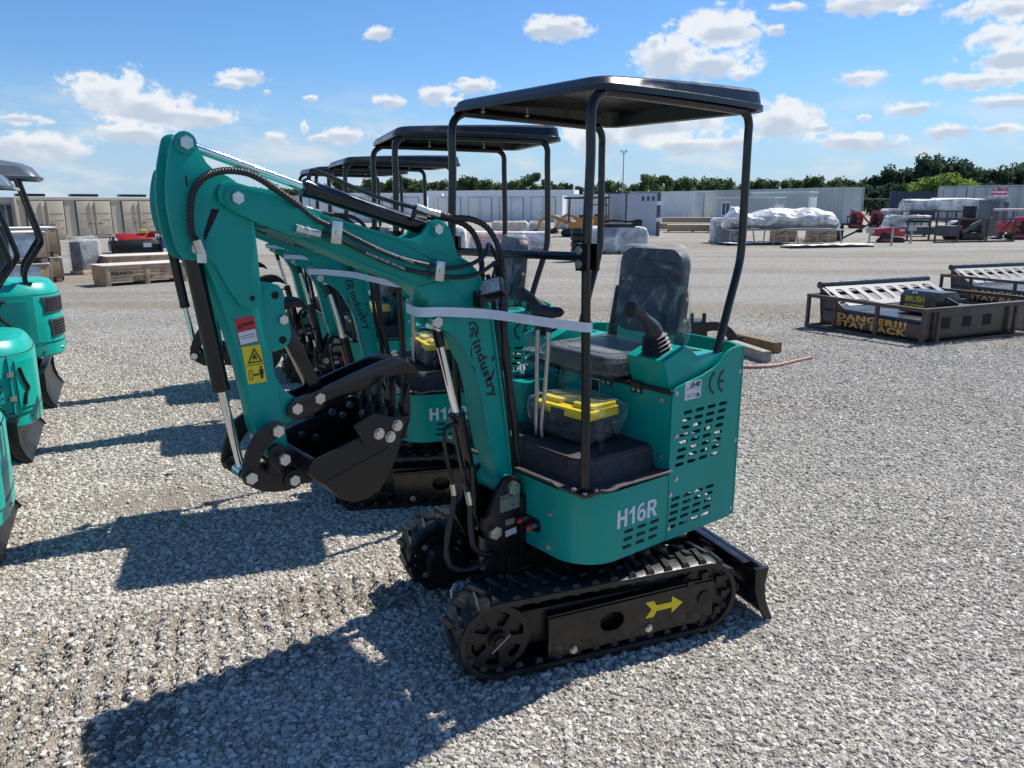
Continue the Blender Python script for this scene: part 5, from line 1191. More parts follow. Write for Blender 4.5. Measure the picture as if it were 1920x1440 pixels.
# beige container with double doors, white trailer tops behind it
a, b = at_depth(36, 40), at_depth(312, 46)
container('shipping_container', 'long beige shipping container with paired side doors, left of the excavators', a, b, 2.4, top_z(372, 43) + .12, 'beige', 'doors', 3)
def trailer(label, u0, u1, y0, y1, vt, vents, m='roofw', depth=2.5, grp='white box trailers behind the containers', vb=None):
    a, b = at_depth(u0, y0), at_depth(u1, y1); d = b - a; L = d.length; h = top_z(vt, (y0 + y1) / 2) + .1
    t = thing('box_trailer', label, 'trailer', a, math.atan2(d.y, d.x), grp)
    mb = MB(); mb.box2((0, 0, .5), (L, depth, h), bev=.05)
    for k in range(int(L / 1.2)): mb.box2((.3 + k * 1.2, -.012, .55), (.34 + k * 1.2, 0.001, h - .1))
    mb.obj('trailer_body', M[m], t)
    mb = MB(); mb.box2((.05, -.015, .42), (L - .05, depth, .52)); 
    mb.obj('chassis_rail', M['grey'], t)
    for x_ in (L * .1, L * .85):
        mb = MB(); mb.cyl((x_, .1, .42), (x_, .45, .42), .42, seg=20, bev=.05); mb.obj('wheel', M['rubber'], t)
    for f in vents:
        mb = MB(); mb.box2((L * f - .8, .2, h + .002), (L * f + .8, 1.6, h + .18), bev=.04); mb.box2((L * f - .6, .15, h + .05), (L * f + .6, .21, h + .15)); mb.obj('roof_vent', M['ink'], t)
    return t
trailer('long white trailer with three dark roof vents behind the beige container', 8, 330, 49, 55, 369, (.17, .47, .76))
trailer('white trailer showing above the white containers right of the second canopy', 800, 1075, 128, 118, 357, (.42, .75))
trailer('white trailer end between the canopy posts of the second and third excavators', 640, 830, 116, 116, 362, (.5,))
a, b = at_depth(-70, 36), at_depth(34, 39); container('shipping_container', 'dark grey shipping container beside the beige one', a, b, 2.4, top_z(380, 38) + .1, 'cdark')
# white door containers in the middle
a, b = at_depth(812, 88), at_depth(1054, 84); container('shipping_container', 'white shipping container with paired side doors behind the excavator canopies', a, b, 2.4, top_z(367, 86) + .1, 'cwhite', 'doors', 4)
a, b = at_depth(520, 82), at_depth(800, 82); container('shipping_container', 'white container mostly hidden behind the booms, left of the other white one', a, b, 2.4, top_z(367, 82) + .1, 'cwhite', 'doors', 4)
a, b = at_depth(1062, 96), at_depth(1150, 94); container('shipping_container', 'pale grey corrugated container behind the small loaders', a, b, 2.4, top_z(364, 95) + .1, 'cwhite')
a, b = at_depth(1180, 92), at_depth(1298, 86); container('shipping_container', 'pale grey corrugated container behind the white wall panels', a, b, 2.4, top_z(359, 89) + .1, 'cwhite')
a, b = at_depth(1301, 92), at_depth(1579, 72); container('shipping_container', 'long grey green corrugated container behind the small shed', a, b, 2.4, top_z(354, 80) + .1, 'cgreen')
a, b = at_depth(1752, 86), at_depth(2010, 76); container('shipping_container', 'grey container with paired side doors behind the traffic cones', a, b, 2.6, top_z(347, 81) + .1, 'cgrey', 'doors', 4)
a, b = at_depth(1664, 92), at_depth(1756, 90); container('shipping_container', 'dark blue corrugated container left of the grey door container', a, b, 2.4, top_z(359, 91) + .1, 'cblue')
# small shed with a window
a, b = at_depth(1342, 66), at_depth(1448, 63); d = b - a; t = thing('site_shed', 'small grey metal shed with a white framed window', 'shed', a, math.atan2(d.y, d.x)); L = d.length; h = top_z(370, 64.5) + .1
mb = MB(); n = int(L / .25); pts = []
for k in range(n): x = L * k / n; w_ = L / n; pts += [(x, 0), (x + w_ * .7, 0), (x + w_ * .8, .03)]
mb.loft([[(p[0], p[1], 0) for p in pts], [(p[0], p[1], h - .05) for p in pts]], close=False); mb.box2((0.02, .04, 0), (L, 2.3, h - .06)); mb.obj('shed_wall', M['cgreen'], t, ang=20)
mb = MB(); mb.box2((-.08, -.1, h - .06), (L + .08, 2.4, h + .02)); mb.obj('shed_roof', M['roofw'], t)
mb = MB(); mb.box2((.42, -.06, h * .36), (1.2, -.01, h * .86), bev=.01); wn_ = mb.obj('window', M['roofw'], t)
for k in (0, 1): mb = MB(); mb.box2((.5 + k * .34, -.068, h * .41), (.78 + k * .34, -.0605, h * .81)); mb.obj('window_pane', M['glass'], wn_)
a2, b2 = at_depth(1405, 68), at_depth(1512, 65); d = b2 - a2
t = thing('site_shed', 'plain grey metal shed behind the windowed one', 'shed', a2, math.atan2(d.y, d.x)); L = d.length; h = top_z(361, 66) + .1
mb = MB(); mb.box2((0, 0, 0), (L, 2.2, h), bev=.02)
for k in range(1, 6): mb.box2((L * k / 6, -.01, 0), (L * k / 6 + .04, .001, h))
mb.obj('shed_wall', M['cgreen'], t); mb = MB(); mb.box2((-.06, -.08, h), (L + .06, 2.3, h + .08)); mb.obj('shed_roof', M['roofw'], t)
# white wall panels on edge
for lab, u0, u1, vb, vt, y in (('white wall panel with three small square windows standing on edge', 1172, 1231, 440, 362, 46), ('plain white wall panel left of the windowed one', 1140, 1172, 424, 363, 50)):
    a, b = at_depth(u0, y + 1), at_depth(u1, y - 1); d = b - a; L = d.length; h = top_z(vt, y) + .1
    t = thing('wall_panel', lab, 'panel', a, math.atan2(d.y, d.x), 'white wall panels'); mb = MB(); mb.box2((0, 0, .05), (L, .14, h), bev=.02); mb.obj('panel_sheet', M['panelw'], t)
    mb = MB()
    for x_ in (-.04, L - .04): mb.box2((x_, -.03, .03), (x_ + .1, .17, h + .03))
    mb.box2((-.03, -.02, h), (L + .03, .16, h + .04)); mb.obj('edge_frame', M['grey'], t)
    for zz in (.35, .72): mb = MB(); mb.box2((L - .06, -.05, h * zz), (L + .12, .3, h * zz + .22)); mb.obj('bracket', M['roofw'], t)
    if 'three' in lab:
        for k in range(3): mb = MB(); mb.box2((L * (.5 + k * .16), -.015, h * .82), (L * (.5 + k * .16) + .2, -.001, h * .82 + .26)); mb.obj('window', M['glass'], t)
# ---------------------------------------------------------------- wooden crates
def crate(label, a, b, depth, h, lid=True, grp='long wooden crates', text=None, posts=3):
    a, b = Vector(a), Vector(b); d = b - a; L = d.length; t = thing('wooden_crate', label, 'crate', a, math.atan2(d.y, d.x), grp)
    mb = MB(); zb = .09; nb = 4
    for k in range(nb): z0 = zb + (h - zb) * k / nb; mb.box2((0, 0, z0 + .002), (L, depth, z0 + (h - zb) / nb - .002), bev=.003)
    mb.obj('crate_side', M['wood'], t)
    for k in range(posts):
        x_ = .02 + (L - .14) * k / (posts - 1); mb = MB(); mb.box2((x_, -.025, 0), (x_ + .1, -.001, h - .002), bev=.003); mb.box2((x_, 0.001, 0), (x_ + .1, depth, zb - .002)); mb.obj('batten', M['wood'], t)
    mb = MB(); mb.box2((-.03, -.04, h), (L + .03, depth + .03, h + .022), bev=.003); mb.obj('crate_lid', M['woodtop'], t)
    if text:
        for body, fx, fz, sz in text:
            T = frame_m((L * fx, -.0035, h * fz), (1, 0, 0), (0, -1, 0)); MB().text(body, sz, T, bold=.003).obj('lettering', M['ink'], t, ang=0)
        T = frame_m((L * .70, -.0035, h * .62), (1, 0, 0), (0, -1, 0)); mb = MB()
        mb.sheet([circle2d(0, 0, .07, 10), circle2d(0, 0, .055, 10)], .001, T); mb.text('HOT', .06, T @ Matrix.Translation((-.05, -.02, 0)), bold=.002); mb.obj('stamp', M['red_goods'], t, ang=0)
    return t
a, b = at(198, 538), at(352, 527); crate('pale lidded wooden crate with stencilled lettering, left of the nearest boom', a, b, .75, .45, text=[('SQLANCH', .08, .56, .1), ('SQLC2020PT', .33, .28, .085)], posts=3)
a, b = at(204, 512), at(352, 504); crate('pale lidded wooden crate just behind the lettered crate', a, b, .9, .42)
for k, (u0, u1, vb, lab) in enumerate(((1230, 1330, 432, 'low pine crate in the pile right of the wall panels, leftmost'), (1252, 1395, 436, 'longest low pine crate in the front of the pile'), (1328, 1382, 437, 'low pine crate at the right end of the pile'), (1240, 1392, 425, 'low pine crate at the back of the pile'))):
    y = at(u0, vb).y; crate(lab, at_depth(u0, y), at_depth(u1, y * .985), 1.1, .5 if k != 3 else .75, grp='pine crates beside the wall panels', posts=4)
# printed cartons on pallets, left
def carton(label, u0, u1, vb, y0, y1, z0, z1, depth):
    a, b = at_depth(u0, y0), at_depth(u1, y1); d = b - a; L = d.length; t = thing('pallet_carton', label, 'carton', (a.x, a.y, z0), math.atan2(d.y, d.x), 'stacked pallet cartons')
    H = z1 - z0; mb = MB(); mb.box2((0, 0, .12), (L, depth, H - .02), bev=.01); mb.obj('carton_body', M['card'], t)
    mb = MB(); mb.box2((L * .04, -.008, .16), (L * .90, -.001, H - .06)); mb.obj('printed_picture', M['picture'], t)
    mb = MB(); mb.box2((L * .3, -.011, H * .36), (L * .6, -.0081, H * .42)); mb.obj('printed_band', M['red_goods'], t)
    mb = MB(); mb.box2((-.02, -.02, H - .02), (L + .02, depth, H), bev=.004); mb.obj('wrap_top', M['whitesheet'], t)
    for x_ in (.0, L * .5, L - .12):
        mb = MB(); mb.box2((x_, .02, 0), (x_ + .12, depth, .1)); mb.obj('pallet_block', M['wood'], t)
    mb = MB(); mb.box2((L + .001, .0, .12), (L + .05, depth, H - .03), bev=.004); mb.obj('end_board', M['woodold'], t)
    mb = MB(); mb.box2((L + .002, .08, .015), (L + .052, .24, .105)); mb.box2((L + .002, .3, .015), (L + .052, .46, .105)); mb.obj('pallet_opening', M['ink'], t)
    return t
for u0, u1, y0, y1, nm, dp in ((-90, 98, 15.6, 16.9, 'front stack of printed cartons at the left edge', 1.0), (-70, 118, 17.3, 18.6, 'rear stack of printed cartons at the left edge', 1.0)):
    zt = top_z(434, y1) if 'front' in nm else top_z(426, y1); zm = -.1 + (zt + .1) * .46
    carton('lower carton of the ' + nm, u0, u1, 545, y0, y1, -.1, zm - .003, dp); carton('upper carton of the ' + nm, u0, u1, 545, y0, y1, zm, zt, dp)
def wrapped(name, label, cat, u0, u1, y, vt, vb, core, depth=.9, parts=True, film_='shrink', grp=None, lump=.06, z=-.1, seed=1, n=6):
    """goods on a pallet under crinkled film"""
    a, b = at_depth(u0, y), at_depth(u1, y); L = (b - a).length; h = top_z(vt, y) - z; z0 = top_z(vb, y) - z if vb else 0; z0 = max(0, z0)
    t = thing(name, label, cat, (a.x, a.y, z), 0, grp); r2 = random.Random(seed)
    if z0 < .05:
        mb = MB()
        for k in range(4): mb.box2((L * k / 4, 0, .0), (L * k / 4 + L * .22, depth, .1), bev=.005)
        mb.obj('pallet', M['wood'], t); z0 = .1
    x = .03; k = 0
    while x < L - .1:
        ww = min(L - .03 - x, r2.uniform(.25, .55) * max(1, L / 3)); hh = (h - z0) * r2.uniform(.72, .95)
        mb = MB(); mb.box2((x, .05, z0 + .002), (x + ww * .96, depth - .05, z0 + hh), bev=.03); mb.obj('wrapped_goods', M[core[k % len(core)]], t); x += ww; k += 1
    mb = MB(); rr = []
    for f, ins in ((0, .0), (.35, -.02), (.75, .0), (.93, .05), (1, .16)): rr.append([(q[0], q[1], z0 + (h - z0) * f) for q in round_rect(ins, L - ins, ins * .5, depth - ins * .5, .08 if L > .5 else .04, 5)])
    mb.loft(rr, cap1=True); bmesh.ops.subdivide_edges(mb.bm, edges=mb.bm.edges[:], cuts=2, use_grid_fill=True); crumple(mb.bm, lump, 2.2, seed); crumple(mb.bm, lump * .3, 8, seed + 2)
    mb.obj('plastic_wrap', M[film_], t, ang=0); return t
wrapped('wrapped_pallet', 'grey bundle under clear film beside the carton stacks', 'pallet', 132, 158, 20.5, 444, None, ('grey', 'ink', 'pallet_wrap'), 1.0, seed=3, film_='film2')
wrapped('wrapped_pallet', 'film wrapped red and grey goods on a pallet behind the second seat', 'pallet', 880, 1032, 31, 436, None, ('pallet_wrap', 'red_goods', 'pallet_wrap', 'red_goods'), 1.2, seed=4)
wrapped('wrapped_pallet', 'film wrapped grey goods on a pallet right of the tyre stack', 'pallet', 1108, 1216, 29.5, 427, None, ('pallet_wrap', 'grey', 'pallet_wrap'), 1.3, seed=5)
wrapped('wrapped_pallet', 'row of yellow wrapped boxes in front of the white container', 'pallet', 922, 990, 48, 415, None, ('yellow_goods', 'yellow_goods'), 1.2, seed=6, lump=.03)
wrapped('wrapped_pallet', 'dark wrapped boxes at the right of the yellow ones', 'pallet', 992, 1024, 48, 415, None, ('grey', 'pallet_wrap'), 1.2, seed=7, lump=.03)
wrapped('wrapped_pallet', 'clear wrapped grey goods behind the second boom, left of the front post', 'pallet', 826, 872, 30, 425, None, ('pallet_wrap', 'blue'), 1.2, seed=8)
wrapped('wrapped_pallet', 'small clear wrapped bundle seen under the nearest boom', 'pallet', 690, 780, 27, 436, None, ('pallet_wrap', 'grey'), 1.0, seed=18)
wrapped('wrapped_pallet', 'yellow wrapped pile at the right end of the grey green container', 'pallet', 1572, 1606, 74, 400, None, ('yellow_goods',), 1.2, seed=9, lump=.05)
# tyre stack and black bench seat on the pallet
for k in range(5):
    q = at_depth(1088, 25.6, -.1 + .215 * k); t = thing('tyre', ('bottom', 'second lowest', 'middle', 'second highest', 'top')[k] + ' tyre of the stack behind the crossbar', 'tyre', q, 0, 'stacked tyres'); mb = MB()
    prof = [(.2, .0), (.27, -.0), (.31, .03), (.32, .1), (.31, .18), (.27, .212), (.2, .212), (.18, .1)]
    mb.loft([[(r_ * math.cos(a_), r_ * math.sin(a_), z_) for a_ in [2 * math.pi * i / 28 for i in range(28)]] for r_, z_ in prof + prof[:1]]); mb.obj('tyre_tread', M['rubber'], t)
q = at_depth(1160, 29.9, top_z(428, 30)); t = thing('seat_frame', 'black padded seat frame lying on top of the grey wrapped pallet', 'seat', q)
mb = MB(); mb.box2((-.75, -.3, .02), (.6, .3, .18), bev=.06); mb.obj('cushion', M['ink'], t); mb = MB(); mb.tube([(-.7, 0, .2), (-.2, 0, .3), (.5, 0, .25), (.8, 0, .32)], .04, smooth=4); mb.box2((.55, -.3, .1), (.85, .3, .34), bev=.03); mb.obj('frame', M['satin'], t)
# ---------------------------------------------------------------- sweeper attachment
a, b = at(210, 475), at(306, 472); d = b - a; L = d.length; t = thing('sweeper_attachment', 'black and red sweeper attachment with yellow bristles in front of the beige container', 'sweeper', a, math.atan2(d.y, d.x))
mb = MB(); mb.prism([(0, .05), (.75, .05), (.85, .3), (.7, .45), (.1, .45), (0, .3)], 0, L, 'yz', bev=.01); mb.box2((0, -.08, .0), (L, .1, .12), bev=.01); mb.obj('bucket_frame', M['satin'], t)
mb = MB()
for k in range(40): x_ = .3 + (L - .6) * k / 39; mb.cyl((x_, .25, .5), (x_ + .02, .12 + .02 * (k % 3), .38 + .03 * (k % 2)), .016, seg=5)
mb.obj('bristles', M['yellow'], t)
mb = MB(); mb.prism([(.1, .50), (.55, .58), (.6, .72), (.25, .72)], .25, L - .2, 'yz', bev=.02); mb.obj('hood', M['mred'], t)
mb = MB(); mb.box2((L * .6, .2, .73), (L * .75, .4, .86), bev=.04); mb.obj('motor', M['yellow'], t); mb = MB(); mb.box2((L * .78, .15, .7), (L * .98, .4, .8), bev=.02); mb.obj('motor_cover', M['mred'], t)
mb = MB(); mb.box2((L * .62, -.012, .2), (L * .78, -.001, .36)); mb.obj('placard', M['roofw'], t)
for x_ in (.05, L - .1): mb = MB(); mb.box2((x_, -.1, .05), (x_ + .08, .0, .62), bev=.01); mb.tube([(x_ + .04, -.05, .1), (x_ + .04, -.25, .15), (x_ - .1, -.2, .6)], .025, smooth=3); mb.obj('mount', M['satin'], t)
q = at(312, 464); t = thing('plastic_tub', 'small blue plastic tub beside the sweeper', 'tub', q); mb = MB(); mb.loft([[(x_, y_, z_) for x_, y_ in round_rect(-.35 - z_ * .1, .35 + z_ * .1, -.25, .25, .06)] for z_ in (0, .1, .38, .4)], cap0=True); mb.box2((-.42, -.28, .38), (.42, .28, .42), bev=.01); mb.obj('tub_body', M['blue'], t)
# ---------------------------------------------------------------- mini loader pair with canopy (yellow and red)
def loader(label, u, vb, rz, m, s=1.0, y=None):
    q = at(u, vb) if y is None else at_depth(u, y); t = thing('stand_on_loader', label, 'loader', q, rz, 'small loaders in the yard'); t.scale = (s, s, s)
    for k in (1, -1):
        mb = MB(); pts = [(-.55, .0), (.45, .0), (.6, .12), (.55, .28), (.1, .42), (-.5, .42), (-.65, .2)]
        mb.prism([p for p in pts], k * .3, k * .52, bev=.05); tk = mb.obj('crawler_track', M['rubber'], t)
        mb = MB(); mb.prism([(-.42, .08), (.38, .08), (.42, .16), (.1, .3), (-.4, .3)], k * .523, k * .53, bev=.003); mb.obj('track_cover', M[m], tk)
    mb = MB(); mb.prism([(-.6, .3), (.35, .3), (.45, .6), (.3, 1.15), (.1, 1.3), (-.35, 1.3), (-.55, 1.15)], -.32, .32, bev=.04); bd = mb.obj('body', M[m], t)
    for k in (1, -1):
        mb = MB(); mb.prism([(-.5, .45), (-.1, .4), (.0, .7), (-.1, 1.1), (-.42, 1.1)], k * .32, k * .345, bev=.01); mb.obj('side_grille', M['ink'], bd)
        mb = MB(); mb.prism([(-.5, 1.25), (-.3, 1.33), (.3, 1.15), (.9, .45), (.98, .2), (.88, .2), (.78, .42), (.2, 1.02), (-.45, 1.15)], k * .36, k * .44, bev=.01); mb.obj('lift_arm', M[m], t)
        mb = MB(); mb.cyl((-.2, k * .40, .6), (.45, k * .40, .85), .04); mb.obj('cylinder', M['satin'], t)
    mb = MB(); mb.prism([(.85, .02), (1.35, .02), (1.4, .08), (1.0, .12), (.92, .45), (.85, .45)], -.5, .5, bev=.01); mb.obj('bucket', M['satin'], t)
    mb = MB(); mb.box2((-.55, -.28, 1.3), (-.25, .28, 1.38), bev=.02); mb.tube([(-.5, -.2, 1.36), (-.6, -.2, 1.5), (-.6, .2, 1.5), (-.5, .2, 1.36)], .02, smooth=3); mb.obj('control_panel', M['ink'], t)
    return t
loader('red stand on loader with black side grille, left one of the pair by the fence', 1606, 420, R(-25), 'mred', 1.0, y=62)
loader('red stand on loader with black side grille, right one of the pair by the fence', 1645, 420, R(-25), 'mred', 1.02, y=60)
def canopy_loader(label, u, y, rz, m, vt):
    q = at_depth(u, y); t = thing('canopy_loader', label, 'loader', q, rz, 'small canopy machines'); h = top_z(vt, y) + .1
    for k in (1, -1):
        mb = MB(); mb.prism([(-.8, 0), (.8, 0), (.95, .2), (.8, .42), (-.8, .42), (-.95, .2)], k * .35, k * .6, bev=.06); mb.obj('crawler_track', M['rubber'], t)
    mb = MB(); mb.prism([(-.9, .45), (.5, .45), (.55, .8), (.1, .85), (-.1, 1.1), (-.85, 1.1), (-.95, .8)], -.5, .5, bev=.05); mb.obj('body', M[m], t)
    mb = MB(); mb.prism([(.3, .6), (.8, .75), (1.6, 1.1), (2.1, .8), (2.3, .2), (2.45, .25), (2.25, .95), (1.65, 1.3), (.7, .95), (.3, .85)], -.12, .12, bev=.02); mb.obj('boom', M[m], t)
    mb = MB(); mb.prism([(2.2, .05), (2.7, .0), (2.75, .25), (2.4, .4)], -.3, .3, bev=.02); mb.obj('bucket', M['satin'], t)
    mb = MB(); mb.box2((-.55, -.25, 1.1), (-.1, .25, 1.22), bev=.03); mb.box2((-.6, -.25, 1.2), (-.48, .25, 1.65), bev=.03); mb.obj('seat', M['ink'], t)
    for sx_ in (-.8, .5):
        for sy in (-.5, .5): mb = MB(); mb.tube([(sx_, sy, .8), (sx_ * .95, sy, h - .05)], .03); mb.obj('canopy_post', M['ink'], t)
    mb = MB(); mb.prism(round_rect(-1.0, .75, -.62, .62, .12), h - .06, h + .04, 'xy', bev=.025); mb.obj('canopy_roof', M['ink'], t)
    return t
canopy_loader('yellow orange mini excavator with black canopy, boom to the left', 1082, 46, R(172), 'morange', 371)
canopy_loader('yellow orange mini excavator behind the first, right of the front post', 1112, 50, R(168), 'morange', 370)
q = at_depth(1128, 54); t = thing('red_machine', 'red machine half hidden behind the yellow mini excavators', 'machine', q, 0); mb = MB(); mb.prism([(-.9, .3), (.9, .3), (.9, .9), (.3, 1.1), (-.9, 1.0)], -.5, .5, bev=.05); mb.obj('body', M['mred'], t); mb = MB(); mb.cyl((-.6, -.6, .3), (-.6, .6, .3), .3); mb.cyl((.6, -.6, .3), (.6, .6, .3), .3); mb.obj('wheel', M['rubber'], t); mb = MB(); mb.box2((-.9, -.5, 1.75), (1.0, .5, 1.85), bev=.03); mb.box2((-.8, -.5, 1), (-.74, -.44, 1.76)); mb.box2((.84, -.5, .8), (.9, -.44, 1.76)); mb.obj('roof', M['mred'], t)
# ---------------------------------------------------------------- wrapped cart body on the trestle table
y = 36.0; a, b = at_depth(1366, y), at_depth(1582, y); zt = top_z(430, y)
t = thing('trestle_table', 'long grey steel trestle table holding the shrink wrapped vehicle body', 'table', (a.x, a.y, -.1)); L = (b - a).length; H = zt + .1
mb = MB(); mb.box2((0, 0, H - .06), (L, 1.6, H), bev=.01); mb.obj('table_top', M['galv'], t)
for k in range(6):
    x_ = L * (k + .1) / 5.3; 
    for y_ in (.06, 1.5): mb = MB(); mb.tube([(x_, y_, H - .07), (x_ + (.12 if k % 2 else -.02), y_ , .0)], .032, seg=6); mb.obj('leg', M['galv'], t)
for k in (0, 2, 4): x_ = L * (k + .1) / 5.3; mb = MB(); mb.tube([(x_, .06, H * .55), (x_ + .55, .06, H - .06)], .02, seg=6); mb.obj('brace', M['satin'], t)
t = thing('wrapped_vehicle', 'large shrink wrapped vehicle body lying on the trestle table', 'vehicle', (a.x, a.y, zt + .002)); h = top_z(386, y) - zt
mb = MB(); mb.prism([(.1, .05), (L * .95, .05), (L * .97, h * .3), (L * .9, h * .5), (L * .6, h * .6), (L * .4, h * .55), (.5, h * .45), (.15, h * .4)], .2, 1.4, bev=.1); mb.obj('vehicle_shell', M['pallet_wrap'], t)
mb = MB(); rr = []
for f in np.linspace(0, 1, 16):
    hh = h * float(np.interp(f, [0, .05, .1, .18, .26, .4, .6, .7, .85, .95, 1], [.4, .8, 1.05, .62, .66, .84, .8, .86, .78, .62, .25])); x_ = L * float(f) - .05
    rr.append([(x_, .8 + .78 * math.cos(a_) * (1 if 0 < f < 1 else .6), .05 + hh * (.5 + .52 * math.sin(a_))) for a_ in [2 * math.pi * k / 16 + .2 for k in range(16)]])
mb.loft(rr, cap0=True, cap1=True); bmesh.ops.subdivide_edges(mb.bm, edges=mb.bm.edges[:], cuts=2, use_grid_fill=True); crumple(mb.bm, .10, 1.7, 2); crumple(mb.bm, .03, 7, 4); mb.obj('shrink_wrap', M['shrink'], t, ang=0)
q = at_depth(1352, 37, -.1); wrapped('wrapped_pallet', 'low wrapped bundle at the left end of the trestle table', 'pallet', 1338, 1392, 37.5, 409, None, ('pallet_wrap', 'red_goods'), 1.0, seed=12)
for u0, u1, vb, lab, m_ in ((1452, 1492, 444, 'left plain cardboard box under the trestle table', 'card'), (1522, 1568, 446, 'right plain cardboard box under the trestle table', 'card')):
    y = 38.5; a, b = at_depth(u0, y), at_depth(u1, y); t = thing('cardboard_box', lab, 'box', (a.x, a.y, -.1)); mb = MB(); mb.box2((0, 0, 0), ((b - a).length, .8, .62), bev=.01); o_ = mb.obj('box_body', M[m_], t); mb = MB(); mb.box2((0.01, -.004, .3), ((b - a).length - .01, -.001, .33)); mb.obj('packing_tape', M['paper'], t)
def slab(label, u0, u1, vb, m_='whitesheet', dpt=.9, cat='sheet', nm='plastic_sheet'):
    a, b = at(u0, vb), at(u1, vb - 3); d = b - a; t = thing(nm, label, cat, a, math.atan2(d.y, d.x)); mb = MB(); L_ = d.length
    xs_ = np.linspace(0, L_, 30); ys_ = np.linspace(0, dpt, 8); V = [[mb.bm.verts.new((x, yy, .05 + .05 * noise.noise(Vector((x * 2.2, yy * 3, L_))) + .07)) for x in xs_] for yy in ys_]
    for j in range(7):
        for i in range(29): mb.bm.faces.new((V[j][i], V[j][i + 1], V[j + 1][i + 1], V[j + 1][i]))
    mb.obj('sheet', M[m_], t); mb = MB(); mb.box2((.02, .02, 0), (L_ - .02, dpt - .02, .05)); mb.obj('boards', M['ink'], t); return t
slab('white sheet laid on dark boards right of the trestle table', 1486, 1640, 466); slab('white sheet under the left half of the trestle table', 1368, 1484, 461)
q = at(1520, 455); t = thing('scrap_pile', 'heap of broken orange brown packing wood under the table', 'scrap', q)
for k in range(14): 
    mb = MB(); r2 = random.Random(k); mb.box((r2.uniform(-.9, 1.1), r2.uniform(-.3, .3), .06 + r2.uniform(0, .2)), (r2.uniform(.4, 1.1), .09, .025), rz=r2.uniform(-.6, .6), m=Matrix.Rotation(r2.uniform(-.25, .25), 4, 'Y')); mb.obj('plank', M['woodbrown' if k % 3 else 'wood'], t)
q = at(1568, 452); t = thing('hitch_frame', 'black hitch frame with a long drawbar beside the trestle table', 'hitch', q)
mb = MB(); mb.box2((-.25, -.2, 0), (.25, .2, .8), bev=.03); mb.box2((-.5, -.1, .8), (.45, .1, .9), bev=.02); mb.obj('frame', M['satin'], t); mb = MB(); mb.tube([(.2, 0, .1), (.9, 0, .45), (1.7, .2, .85)], .05, seg=8); mb.box2((1.0, -.1, .42), (1.25, .1, .6), bev=.02); mb.obj('drawbar', M['satin'], t)
# ---------------------------------------------------------------- red tracked mower between steel posts
a = at(1636, 455); t = thing('tracked_mower', 'red remote tracked mower between grey steel posts', 'mower', a + Vector((.75, .3, 0)))
mb = MB(); mb.prism([(-.6, .3), (.75, .3), (.78, .68), (.1, .74), (-.6, .66)], -.4, .4, bev=.03); bd = mb.obj('hood', M['mred'], t)
mb = MB(); mb.prism([(-.62, .0), (.02, .0), (.1, .1), (-.15, .5), (-.25, .52), (-.68, .12)], -.62, -.42, bev=.04); tk = mb.obj('crawler_track', M['rubber'], t)
mb = MB(); mb.prism([(-.5, .08), (-.02, .08), (-.05, .18), (-.45, .18)], -.63, -.621); mb.obj('track_cover', M['mred'], tk)
mb = MB(); mb.prism([(.1, .0), (.7, .0), (.78, .12), (.6, .26), (.15, .26)], -.5, .5, bev=.04); mb.obj('cutter_housing', M['satin'], t)
mb = MB(); mb.box2((.45, -.412, .55), (.7, -.401, .64)); mb.obj('name_label', M['paper'], bd); mb = MB(); mb.cyl((-.3, 0, .66), (-.3, 0, .82), .05); mb.obj('beacon', M['roofw'], t)
for k, (u, vb, vt) in enumerate(((1629, 457, 428), (1671, 461, 426), (1707, 457, 424))):
    q = at(u, vb); h = top_z(vt, q.y) + .1; t = thing('steel_post', ('left', 'middle', 'right')[k] + ' grey steel post standing by the red mower', 'post', q, 0, 'steel posts by the red mower'); mb = MB(); mb.box2((-.035, -.035, 0), (.035, .035, h), bev=.006); mb.box2((-.14, -.12, 0), (.14, .12, .02)); mb.obj('post_tube', M['galv'], t)
    if k != 1: mb = MB(); mb.box2((-.2, -.045, h - .22), (.2, -.036, h + .05)); mb.obj('sign_plate', M['galv'], t)
# ---------------------------------------------------------------- dark loader in a brown frame
a, b = at(1752, 456), at(1902, 453); d = b - a; L = d.length; t = thing('steel_cradle', 'brown steel frame around the dark grey loader at the right', 'frame', a, math.atan2(d.y, d.x)); h = top_z(410, a.y) + .1
mb = MB()
for y_ in (0, 1.7):
    mb.box2((0, y_, 0), (L, y_ + .07, .08)); mb.box2((0, y_, h - .08), (L, y_ + .07, h))
mb.obj('rail', M['rust'], t)
for x_ in (0, L * .27, L * .63, L - .08):
    for y_ in (0.005, 1.695): mb = MB(); mb.box2((x_, y_, .081), (x_ + .07, y_ + .07, h - .081)); mb.obj('post', M['rust'], t)
dirx = d.normalized(); q = a + dirx * (L * .5) + Vector((0, .9, .1)); t = thing('skid_loader', 'dark grey skid loader with hood, packed in the brown frame', 'loader', q, math.atan2(d.y, d.x))
mb = MB(); mb.prism([(.4, .15), (1.3, .15), (1.45, .5), (1.35, .85), (.9, 1.0), (.4, .95)], -.5, .5, bev=.08); mb.obj('engine_hood', M['grey'], t)
mb = MB(); mb.prism([(-1.6, .2), (-.9, .15), (-.7, .5), (-.75, .7), (-1.6, .7)], -.45, .45, bev=.04); mb.obj('tool_box', M['grey'], t); mb = MB(); mb.box2((-1.1, -.455, .5), (-.78, -.451, .7)); mb.obj('red_panel', M['mred'], t)
